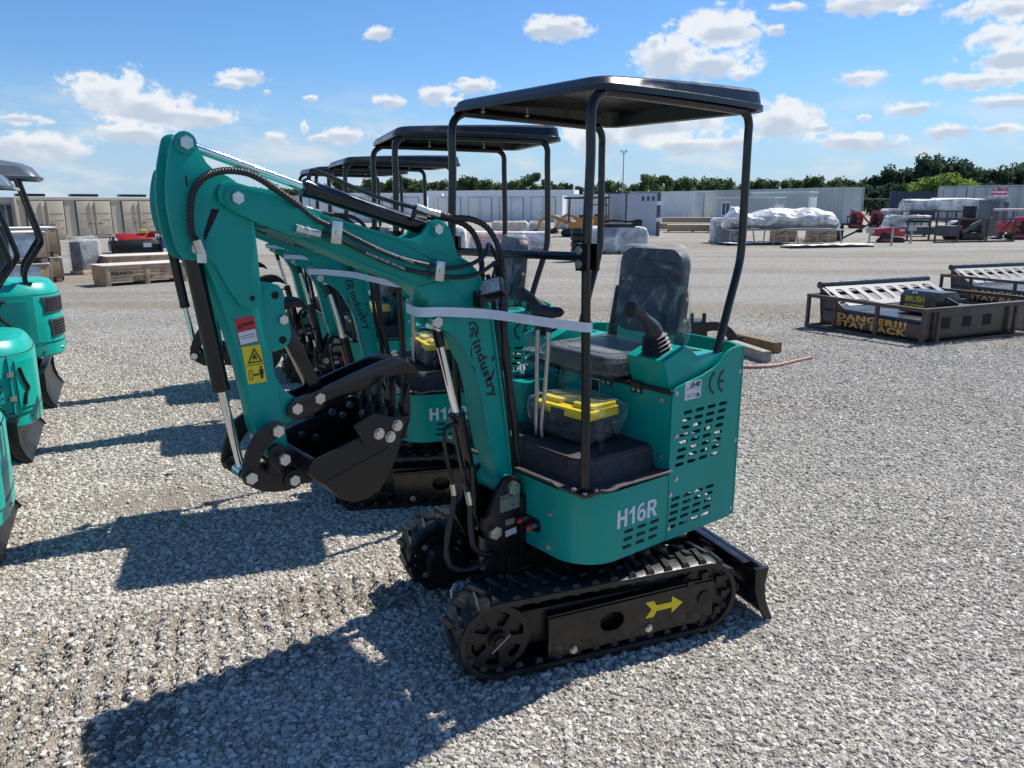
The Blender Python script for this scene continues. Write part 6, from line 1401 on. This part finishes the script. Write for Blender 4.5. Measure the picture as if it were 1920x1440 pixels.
for k in (1, -1):
    mb = MB(); mb.prism([(-.9, .45), (-.4, .75), (.3, 1.0), (.7, 1.05), (.7, .92), (.2, .75), (-.5, .45), (-.85, .3)], k * .5, k * .6, bev=.02); mb.obj('lift_arm', M['grey'], t)
    mb = MB(); mb.prism([(-.8, .0), (.5, .0), (.65, .15), (.5, .38), (-.75, .38), (-.9, .15)], k * .4, k * .6, bev=.06); mb.obj('crawler_track', M['rubber'], t)
mb = MB(); mb.box2((-.1, -.4, .4), (.45, .4, 1.0), bev=.04); mb.box2((.0, -.35, 1.0), (.15, .35, 1.65), bev=.03); mb.box2((-.55, -.3, 1.0), (.1, .3, 1.08), bev=.02); mb.obj('operator_seat', M['ink'], t)
q = at(1846, 452); t = thing('white_pole', 'thin white pole standing against the brown frame', 'pole', q + Vector((0, -.25, 0))); mb = MB(); mb.tube([(0, 0, 0), (.05, 0, 1.2)], .03); mb.obj('pole_tube', M['roofw'], t); mb = MB(); mb.cyl((.02, 0, 0), (.02, 0, .03), .08); mb.obj('foot', M['roofw'], t)
a, b = at_depth(1702, 45), at_depth(1752, 45); t = thing('steel_ramp', 'low dark steel ramp with a ribbed top between the mower and the framed loader', 'ramp', (a.x, a.y, -.1)); mb = MB(); L = (b - a).length; mb.box2((0, 0, .12), (L, 1.2, .55), bev=.02); mb.obj('ramp_body', M['grey'], t); mb = MB()
for k in range(12): mb.box2((L * k / 12, -.01, .56), (L * k / 12 + L * .04, 1.2, .60))
mb.obj('ribs', M['galv'], t)
wrapped('wrapped_pallet', 'long white wrapped load on a rack, front one below the grey container', 'pallet', 1702, 1772, 53, 374, 394, ('pallet_wrap', 'cwhite'), 1.6, seed=21, lump=.09)
wrapped('wrapped_pallet', 'long white wrapped load on a rack, right one below the grey container', 'pallet', 1758, 1842, 52, 372, 393, ('cwhite', 'pallet_wrap'), 1.6, seed=22, lump=.09)
a, b = at_depth(1700, 52.8), at_depth(1846, 51.8); d = b - a; L = d.length; t = thing('storage_rack', 'low brown steel rack carrying the two long white wrapped loads', 'rack', a, math.atan2(d.y, d.x)); h = top_z(395, 52.5) + .1
mb = MB(); mb.box2((0, -.2, h - .08), (L, 1.9, h - .01)); mb.obj('shelf', M['rust'], t)
for k in range(5):
    for y_ in (-.15, 1.8): mb = MB(); mb.box2((L * k / 4.15, y_, 0), (L * k / 4.15 + .09, y_ + .09, h - .081)); mb.obj('post', M['rust'], t)
wrapped('wrapped_pallet', 'crumpled white film and parts heaped under the rack', 'pallet', 1668, 1745, 50, 404, None, ('pallet_wrap', 'ink'), 1.2, seed=23, lump=.14)
wrapped('wrapped_pallet', 'grey wrapped pallet stack with traffic cones on top', 'pallet', 1851, 1888, 47, 369, None, ('bluegrey', 'pallet_wrap'), 1.4, seed=24, lump=.02, film_='film')
zc_ = top_z(369, 47.5)
for k, u in enumerate((1861, 1869, 1874, 1879, 1884)):
    q = at_depth(u, 47.4 + (k % 2) * .5, zc_ + .01); t = thing('traffic_cone', 'red and white traffic cone on the grey wrapped pallet, ' + ('leftmost of five', 'second from left', 'middle of five', 'second from right', 'rightmost of five')[k], 'cone', q, 0, 'traffic cones'); h = top_z(352, 47.5) - zc_
    mb = MB(); mb.box2((-.17, -.17, 0), (.17, .17, .03), bev=.005); mb.obj('base', M['conewhite'], t)
    for z0, z1, m_ in ((.03, .14, 'conewhite'), (.14, .36, 'conered'), (.36, .58, 'conewhite'), (.58, .8, 'conered'), (.8, 1, 'conered')):
        mb = MB(); f = lambda z_: .125 - .105 * z_; mb.cyl((0, 0, .03 + (h - .03) * z0), (0, 0, .03 + (h - .03) * z1), f(z0), f(z1), seg=16); mb.obj('cone_band', M[m_], t)
a, b = at_depth(1888, 44), at_depth(1990, 44); t = thing('utility_cart', 'cream cart with a flat roof and red body at the right edge', 'cart', (a.x, a.y, -.1)); h = top_z(391, 44) + .1
mb = MB(); mb.prism([(0, .3), (2.8, .3), (2.8, .8), (1.6, .8), (1.4, .6), (.6, .6), (.3, .9), (0, .8)], 0, 1.2, bev=.04); mb.obj('body', M['mred'], t); mb = MB(); mb.box2((-.2, -.1, h - .12), (2.9, 1.3, h), bev=.05); mb.obj('roof', M['woodtop'], t)
for x_ in (.2, 2.6):
    mb = MB(); mb.tube([(x_, .05, .7), (x_, .05, h - .1)], .03); mb.obj('post', M['ink'], t); mb = MB(); mb.cyl((x_ + .1, -.05, .27), (x_ + .1, .15, .27), .27, bev=.03); mb.obj('wheel', M['rubber'], t)
mb = MB(); mb.box2((.9, .1, .8), (1.6, 1.1, .95), bev=.03); mb.box2((1.5, .1, .9), (1.65, 1.1, 1.35), bev=.03); mb.obj('bench', M['roofw'], t)
# ---------------------------------------------------------------- brush cutters in shipping frames
def brush_cutter(F, label_f, label_c, lettering=True):
    """F = ground corners (left, front, right)"""
    Lc, Fc, Rc = [Vector(p) for p in F]; ex = (Lc - Fc); W = ex.length; ex.normalize(); ey = (Rc - Fc); D = ey.length; ey.normalize()
    base = Matrix.Translation(Fc) @ Matrix((Vector((ex.x, ex.y, 0)), Vector((ey.x, ey.y, 0)), Vector((0, 0, 1)))).transposed().to_4x4()
    ang = math.atan2(ex.y, ex.x); ey2 = Vector((-ex.y, ex.x)); sgn = 1 if ey.dot(Vector((ey2.x, ey2.y, 0))) > 0 else -1
    t = thing('steel_cradle', label_f, 'frame', Fc, ang, 'brown frames around the brush cutters'); H = .5; D = min(max(D, 2.6), 2.6)
    def B(mb, a, b, **k): return mb.box2((a[0], sgn * a[1], a[2]), (b[0], sgn * b[1], b[2]), **k)
    s_ = .05
    for z_ in (.0, H - s_):
        for y_ in (0, D - s_): mb = MB(); B(mb, (0, y_, z_), (W, y_ + s_, z_ + s_), bev=.004); mb.obj('rail', M['rust'], t)
        for x_ in (0, W - s_): mb = MB(); B(mb, (x_, s_ + .001, z_), (x_ + s_, D - s_ - .001, z_ + s_), bev=.004); mb.obj('rail', M['rust'], t)
    for x_, y_ in ((0, 0), (W - s_, 0), (0, D - s_), (W - s_, D - s_), (W * .36, 0), (W * .72, 0), (0, .28), (0, D * .72)):
        mb = MB(); B(mb, (x_ + .002, y_ + .002, s_ + .001), (x_ + s_ - .002, y_ + s_ - .002, H - s_ - .001), bev=.004); mb.obj('post', M['rust'], t)
    c = thing('brush_cutter', label_c, 'brush cutter', Fc + Vector((0, 0, .07)), ang, 'black brush cutters on the gravel')
    def pr(mb, poly, a, b, **k): return mb.prism([(sgn * p[0], p[1]) for p in poly], a, b, 'yz', **k)
    mb = MB(); dk = [(.12, .0), (.12, .2), (.16, .25), (D - .45, .27), (D - .2, .2), (D - .2, 0)]
    pr(mb, dk, .12, W - .18, bev=.012); mb.prism([(W - .18, .0), (W - .12, .13), (W - .35, .24), (W - .35, .0)], sgn * .3, sgn * (D - .3)); dko = mb.obj('deck', M['cutter'], c)
    mb = MB(); B(mb, (.08, .115, .0), (.119, D - .25, .40), bev=.004)
    B(mb, (.0801, .3, .38), (.22, D - .3, .40)); pl = mb.obj('mount_plate', M['cutter'], c)
    for k in range(3): mb = MB(); B(mb, (.0755, .45 + k * .42, .13), (.0795, .62 + k * .42, .28)); mb.obj('mount_opening', M['dark'], pl)
    mb = MB(); pr(mb, [(.62, .27), (.62, .50), (.7, .57), (1.02, .57), (1.1, .5), (1.1, .27)], W * .16, W * .44, bev=.01); mt = mb.obj('motor_cover', M['cutter'], c)
    mb = MB(); mb.tube([(W * .36, sgn * .8, .5), (W * .2, sgn * .8, .52), (W * .1, sgn * .9, .42)], .016, smooth=4); mb.tube([(W * .6, sgn * .6, .34), (W * .75, sgn * .5, .36), (W * .9, sgn * .4, .27)], .014, smooth=4); mb.obj('hydraulic_hose', M['hose'], c)
    for k in range(2): mb = MB(); mb.cyl((W * .33 + k * .05, sgn * .66, .5), (W * .33 + k * .05, sgn * .66, .56), .014, seg=6); mb.obj('hose_fitting', M['zinc'], mt)
    # slotted push bar along the far left side
    fm = frame_m((W - .62, sgn * (.12 if sgn > 0 else D - .1), .30), (0, 1, 0), (-.42, 0, .9))
    Lb = D - .3
    mb = MB(); mb.sheet([[(0, 0), (Lb, 0), (Lb, -.55), (0, -.55)]] + [round_rect(.13 + k * (Lb - .4) / 7, .29 + k * (Lb - .4) / 7, -.46, -.1, .07) for k in range(8)], .006, fm); mb.obj('slotted_guard', M['bluegrey'], c)
    e0, e1 = fm @ Vector((-.04, -.60, 0)), fm @ Vector((Lb + .04, -.60, 0)); mb = MB(); mb.cyl(e0, e1, .055, seg=20, bev=.005); mb.obj('push_bar', M['cutter'], c)
    for yy in (.16, D - .3): mb = MB(); mb.prism([(W - .7, .2), (W - .15, .1), (W - .1, .5), (W - .14, .52)], sgn * yy - .012, sgn * yy + .012); mb.obj('guard_bracket', M['cutter'], c)
    if lettering:
        y_ = sgn * .1185
        T = frame_m((W * .755, y_, .118), (-1, 0, 0), (0, -sgn, 0))
        mb = MB(); mb.text('DANGER!!!', .115, T @ Matrix.Diagonal((1.9, 1, 1, 1)), bold=.004, spacing=1.12); mb.text('STAY BACK', .115, T @ Matrix.Translation((0, -.1, 0)) @ Matrix.Diagonal((1.75, 1, 1, 1)), bold=.004, spacing=1.12); mb.obj('lettering', M['orange'], dko, ang=0)
        T2 = frame_m((W * .40, sgn * .6185, .425), (-1, 0, 0), (0, -sgn, 0))
        mb = MB(); mb.text('BRUSH', .105, T2 @ Matrix.Diagonal((.95, 1, 1, 1)), bold=.003); mb.text('CUTTER', .105, T2 @ Matrix.Translation((-.01, -.115, 0)) @ Matrix.Diagonal((.85, 1, 1, 1)), bold=.003); mb.obj('lettering', M['yellow'], mt, ang=0)
    return t, c
brush_cutter((at(1508, 612), at(1727, 652), at(1925, 622)), 'brown steel shipping frame around the nearer brush cutter', 'nearer black brush cutter lettered DANGER STAY BACK in orange')
brush_cutter((at(1757, 562), at(1990, 592), at(2160, 566)), 'brown steel shipping frame around the farther brush cutter', 'farther black brush cutter with a pale slotted guard, behind the nearer one')
# ---------------------------------------------------------------- odds and ends behind the nearest excavator
for lab, a, b, m_ in (('weathered grey timber baulk on the gravel behind the excavator', (1365, 655), (1437, 680), 'woodold'), ('brown timber baulk on the gravel behind the grey one', (1370, 640), (1458, 662), 'woodbrown')):
    p, q = at(*a, -.055), at(*b, -.055); d = q - p; t = thing('timber_baulk', lab, 'timber', p, math.atan2(d.y, d.x), 'timber baulks'); mb = MB(); mb.box2((0, -.06, 0), (d.length, .06, .13), bev=.01); mb.obj('baulk', M[m_], t)
q = at(1352, 670); t = thing('trencher_attachment', 'black auger attachment with a curved hook resting on the timber baulks', 'attachment', q + Vector((-.05, .25, .12)))
mb = MB(); mb.box2((-.65, -.15, .1), (-.1, .2, .3), bev=.03); mb.tube([(-.9, 0, .15), (-.5, .1, .2), (-.1, 0, .2)], .05, smooth=3)
for k in range(5): mb.cyl((-.75 + k * .15, -.12, .25), (-.75 + k * .15, -.12, .4), .025, seg=8)
mb.obj('body', M['satin'], t); mb = MB(); hk = arc_pts(.0, -.05, .33, 125, 0, 12) + arc_pts(.0, -.05, .22, 0, 125, 12)[0:]; mb.prism(hk, -.03, .03, bev=.006); mb.box2((.29, -.03, .02), (.37, .03, .1), bev=.01); mb.obj('hook', M['satin'], t)
mb = MB(); mb.cyl((-.85, -.1, .12), (-.6, -.1, .12), .04); mb.obj('spindle', M['zinc'], t)
pts = [at(u, v, -.035) for u, v in ((1240, 690), (1330, 688), (1382, 688), (1420, 688), (1455, 685), (1490, 677), (1522, 670))]
mb = MB(); mb.tube(pts, .018, seg=8, smooth=5); o_ = mb.obj('garden_hose', M['pinkhose']); tag(o_, 'faded red hose lying on the gravel right of the excavator', 'hose')
pts = [at(u, v, -.0) for u, v in ((307, 890), (320, 886), (334, 887), (322, 893))]; mb = MB(); mb.bm.faces.new([mb.bm.verts.new(p + Vector((0, 0, .02 + .006 * k))) for k, p in enumerate(pts)]); bmesh.ops.solidify(mb.bm, geom=mb.bm.faces[:], thickness=.001); o_ = mb.obj('paper_scrap', M['paper'], ang=0); tag(o_, 'small white paper scrap on the gravel below the bucket', 'paper')
# light mast
q = at_depth(1166, 150); t = thing('light_mast', 'tall thin light mast rising above the treeline', 'mast', q); h = top_z(284, 150) + .1
mb = MB(); mb.cyl((0, 0, 0), (0, 0, h), .16, .09, seg=12); mb.obj('pole', M['galv'], t); mb = MB(); mb.tube([(-.35, 0, h), (-.25, 0, h - .35), (.25, 0, h - .35), (.35, 0, h)], .07, smooth=3); mb.obj('lamp_bracket', M['galv'], t)
for s in (-1, 1): mb = MB(); mb.box((s * .4, 0, h + .1), (.5, .3, .2), bev=.04); mb.obj('lamp_head', M['galv'], t)
# chain link fence at the right
a, b = at_depth(1560, 112), at_depth(1780, 112); t = thing('wire_fence', 'chain link fence in front of the dark trees at the right', 'fence', a); L = (b - a).length; h = 2.6
mb = MB(); 
for k in range(int(L / .5)): mb.cyl((k * .5, 0, .1), (k * .5 + .8, 0, h), .012, seg=4); mb.cyl((k * .5 + .8, .02, .1), (k * .5, .02, h), .012, seg=4)
mb.obj('wire_mesh', M['fencewire'], t, ang=0); mb = MB(); mb.cyl((0, 0, h), (L, 0, h), .03, seg=6); mb.obj('top_rail', M['fencewire'], t)
for k in range(6): mb = MB(); mb.cyl((L * k / 5, .05, 0), (L * k / 5, .05, h + .3), .05, seg=8); mb.obj('post', M['fencewire'], t)

# ---------------------------------------------------------------- denser clutter at the right
loader('red stand on loader half hidden behind the framed loader at the right edge', 1906, 440, R(160), 'mred', .9, y=42)
loader('black and red stand on loader in the row left of the storage rack', 1668, 440, R(-150), 'grey', .95, y=58)
wrapped('wrapped_pallet', 'white wrapped flat load left of the storage rack', 'pallet', 1658, 1704, 60, 392, None, ('cwhite', 'ink'), 1.2, seed=31, lump=.06)
wrapped('wrapped_pallet', 'clear wrapped low bundle between the rack and the framed loader', 'pallet', 1790, 1850, 44, 414, None, ('pallet_wrap', 'mred'), 1.0, seed=32, lump=.06)
wrapped('wrapped_pallet', 'pale wrapped bundle behind the yellow mini excavators', 'pallet', 1040, 1075, 60, 404, None, ('cwhite', 'pallet_wrap'), 1.0, seed=33, lump=.05)
for k, (u0, y_) in enumerate(((1718, 47), (1812, 48), (1602, 66))):
    q = at_depth(u0, y_); t = thing('fork_frame', ('black fork frame leaning on its tines by the ramp', 'black fork frame behind the framed loader', 'black fork frame at the end of the grey green container')[k], 'fork frame', q, rnd.uniform(-.4, .4), 'black fork frames')
    mb = MB()
    for x_ in (-.6, -.2, .2, .6): mb.box2((x_ - .03, 0, .1), (x_ + .03, .05, .9))
    mb.box2((-.65, .051, .1), (.65, .09, .2)); mb.box2((-.65, .051, .78), (.65, .09, .9)); mb.obj('back_frame', M['satin'], t)
    for x_ in (-.35, .35): mb = MB(); mb.prism([(-1.1, .02), (-.05, .02), (-.001, .06), (-.001, .5), (-.05, .5), (-.06, .1), (-1.1, .05)], x_ - .05, x_ + .05, 'yz') if False else mb.box2((x_ - .05, -1.1, .03), (x_ + .05, -.001, .09), bev=.01); mb.box2((x_ - .05, -.06, .09), (x_ + .05, -.001, .6), bev=.01); mb.obj('tine', M['satin'], t)
# ================================================================ trees along the far side of the yard
def tree_mesh(seed, dense, h=8., w=5., lm='leaf', n=2200, leaf=.32, trunk=True):
    r = random.Random(seed); mb = MB()
    th = h * (.28 if dense < 1 else .2); 
    mb.tube([(0, 0, 0), (r.uniform(-.1, .1), 0, th), (r.uniform(-.3, .3), r.uniform(-.2, .2), h * .62)], lambda t: .22 * (1 - .75 * t) * h / 8, seg=7, smooth=3)
    blobs = []
    for k in range(9 + int(7 * dense)):
        zf = r.uniform(.18 if dense >= 1 else .32, .93); rad = w * .5 * math.sqrt(max(.06, 1 - abs((zf - .5) / .52) ** 2.2))
        a = r.uniform(0, 6.28); rr = rad * r.uniform(.25, .8); c = Vector((rr * math.cos(a), rr * math.sin(a), zf * h)); blobs.append((c, r.uniform(.13, .24) * w))
        mb.tube([(0, 0, h * min(.6, zf * .7)), c * .6 + Vector((0, 0, zf * h * .36)), c], lambda t: .07 * (1 - .7 * t) * h / 8, seg=5)
    tm = mb.obj('trunk', M['bark'])
    bm = bmesh.new()
    for k in range(n):
        c, br = blobs[k % len(blobs)]; d = Vector((r.gauss(0, 1), r.gauss(0, 1), r.gauss(0, .8))).normalized(); p = c + d * br * (r.random() ** .45) * r.uniform(.85, 1.2)
        s = leaf * r.uniform(.6, 1.35); x = Vector((r.gauss(0, 1), r.gauss(0, 1), r.gauss(0, .6))).normalized(); y = x.cross(Vector((r.gauss(0, 1), r.gauss(0, 1), r.gauss(0, 1)))).normalized()
        bm.faces.new([bm.verts.new(p + x * s * a_ + y * s * b_) for a_, b_ in ((-.9, 0), (-.3, -.5), (.6, -.35), (.95, .1), (.3, .5), (-.5, .4))])
    me = bpy.data.meshes.new('crown'); bm.to_mesh(me); bm.free(); me.materials.append(M[lm]); co = bpy.data.objects.new('crown', me); COL.objects.link(co)
    return tm, co
def proto(*a, **k): 
    tm, co = tree_mesh(*a, **k); t = bpy.data.objects.new('tree', None); COL.objects.link(t); tm.parent = t; co.parent = t; return t
P1 = [proto(s, .6, n=1500) for s in (1, 2, 3, 4)]; P2 = [proto(s, 1.3, h=9, w=6.5, lm='leafdark', n=2300, leaf=.36) for s in (11, 12, 13)]; P3 = [proto(s, 1.2, h=4, w=4.2, lm='leaflight', n=1500, leaf=.2) for s in (21, 22)]
used = set()
def plant(P, u, y, vt, label, grp, wid=1.0, r=None):
    p = P[rnd.randrange(len(P))]; h0 = {id(q): 8. for q in P1}; base = 8. if P is P1 else (9. if P is P2 else 4.)
    t = p if id(p) not in used else copy_tree(p); used.add(id(p))
    q = at_depth(u, y, -.15); h = top_z(vt, y) + .15; s = h / (base * .97); t.location = q; t.scale = (s * wid, s * wid, s); t.rotation_euler.z = rnd.uniform(0, 6.28); tag(t, label, 'tree', grp)
GL = 'row of green trees on the horizon behind the containers'; LL = 'green broadleaf tree in the row on the horizon behind the containers'
prof_u = [(420, 350), (540, 348), (560, 345), (640, 340), (700, 338), (740, 335), (800, 336), (850, 340), (905, 330), (930, 335), (990, 328), (1010, 336), (1060, 342), (1120, 345), (1180, 340), (1210, 330), (1280, 329), (1330, 333), (1370, 328), (1400, 336), (1480, 334), (1540, 328), (1580, 330)]
u = 425.
while u < 1590:
    vt = float(np.interp(u, [a_[0] for a_ in prof_u], [a_[1] for a_ in prof_u])) + rnd.uniform(-6, 9)
    plant(P1, u, rnd.uniform(150, 172), vt, LL, GL, rnd.uniform(.85, 1.15)); u += rnd.uniform(15, 24)
u = 430.
while u < 1600: plant(P1, u, rnd.uniform(178, 190), float(np.interp(u, [a_[0] for a_ in prof_u], [a_[1] for a_ in prof_u])) + rnd.uniform(8, 16), LL, GL, 1.3); u += rnd.uniform(26, 36)
GD = 'dark wood of tall trees'; LDK = 'tall dark green tree in the wood beyond the wire fence'
pd = [(1560, 336), (1600, 335), (1630, 312), (1665, 310), (1690, 322), (1710, 298), (1740, 293), (1765, 297), (1790, 308), (1820, 312), (1850, 318), (1880, 318), (1900, 306), (1930, 300), (2010, 300)]
u = 1585.
while u < 1990:
    vt = float(np.interp(u, [a_[0] for a_ in pd], [a_[1] for a_ in pd])); plant(P2, u, rnd.uniform(150, 165), vt + rnd.uniform(-2, 6), LDK, GD, rnd.uniform(.8, 1.0)); u += rnd.uniform(16, 24)
u = 1580.
while u < 1980: plant(P2, u, rnd.uniform(125, 140), rnd.uniform(340, 352), 'lower dark green tree along the front edge of the dark wood', 'front edge of the dark wood', 1.25); u += rnd.uniform(24, 34)
for u, vt, y in ((1722, 345, 108), (1742, 341, 107), (1764, 334, 106), (1785, 340, 107), (1806, 345, 108)): plant(P3, u, y, vt, 'bright yellow green bushy tree behind the blue container', 'bright green bushes behind the blue container', .95)
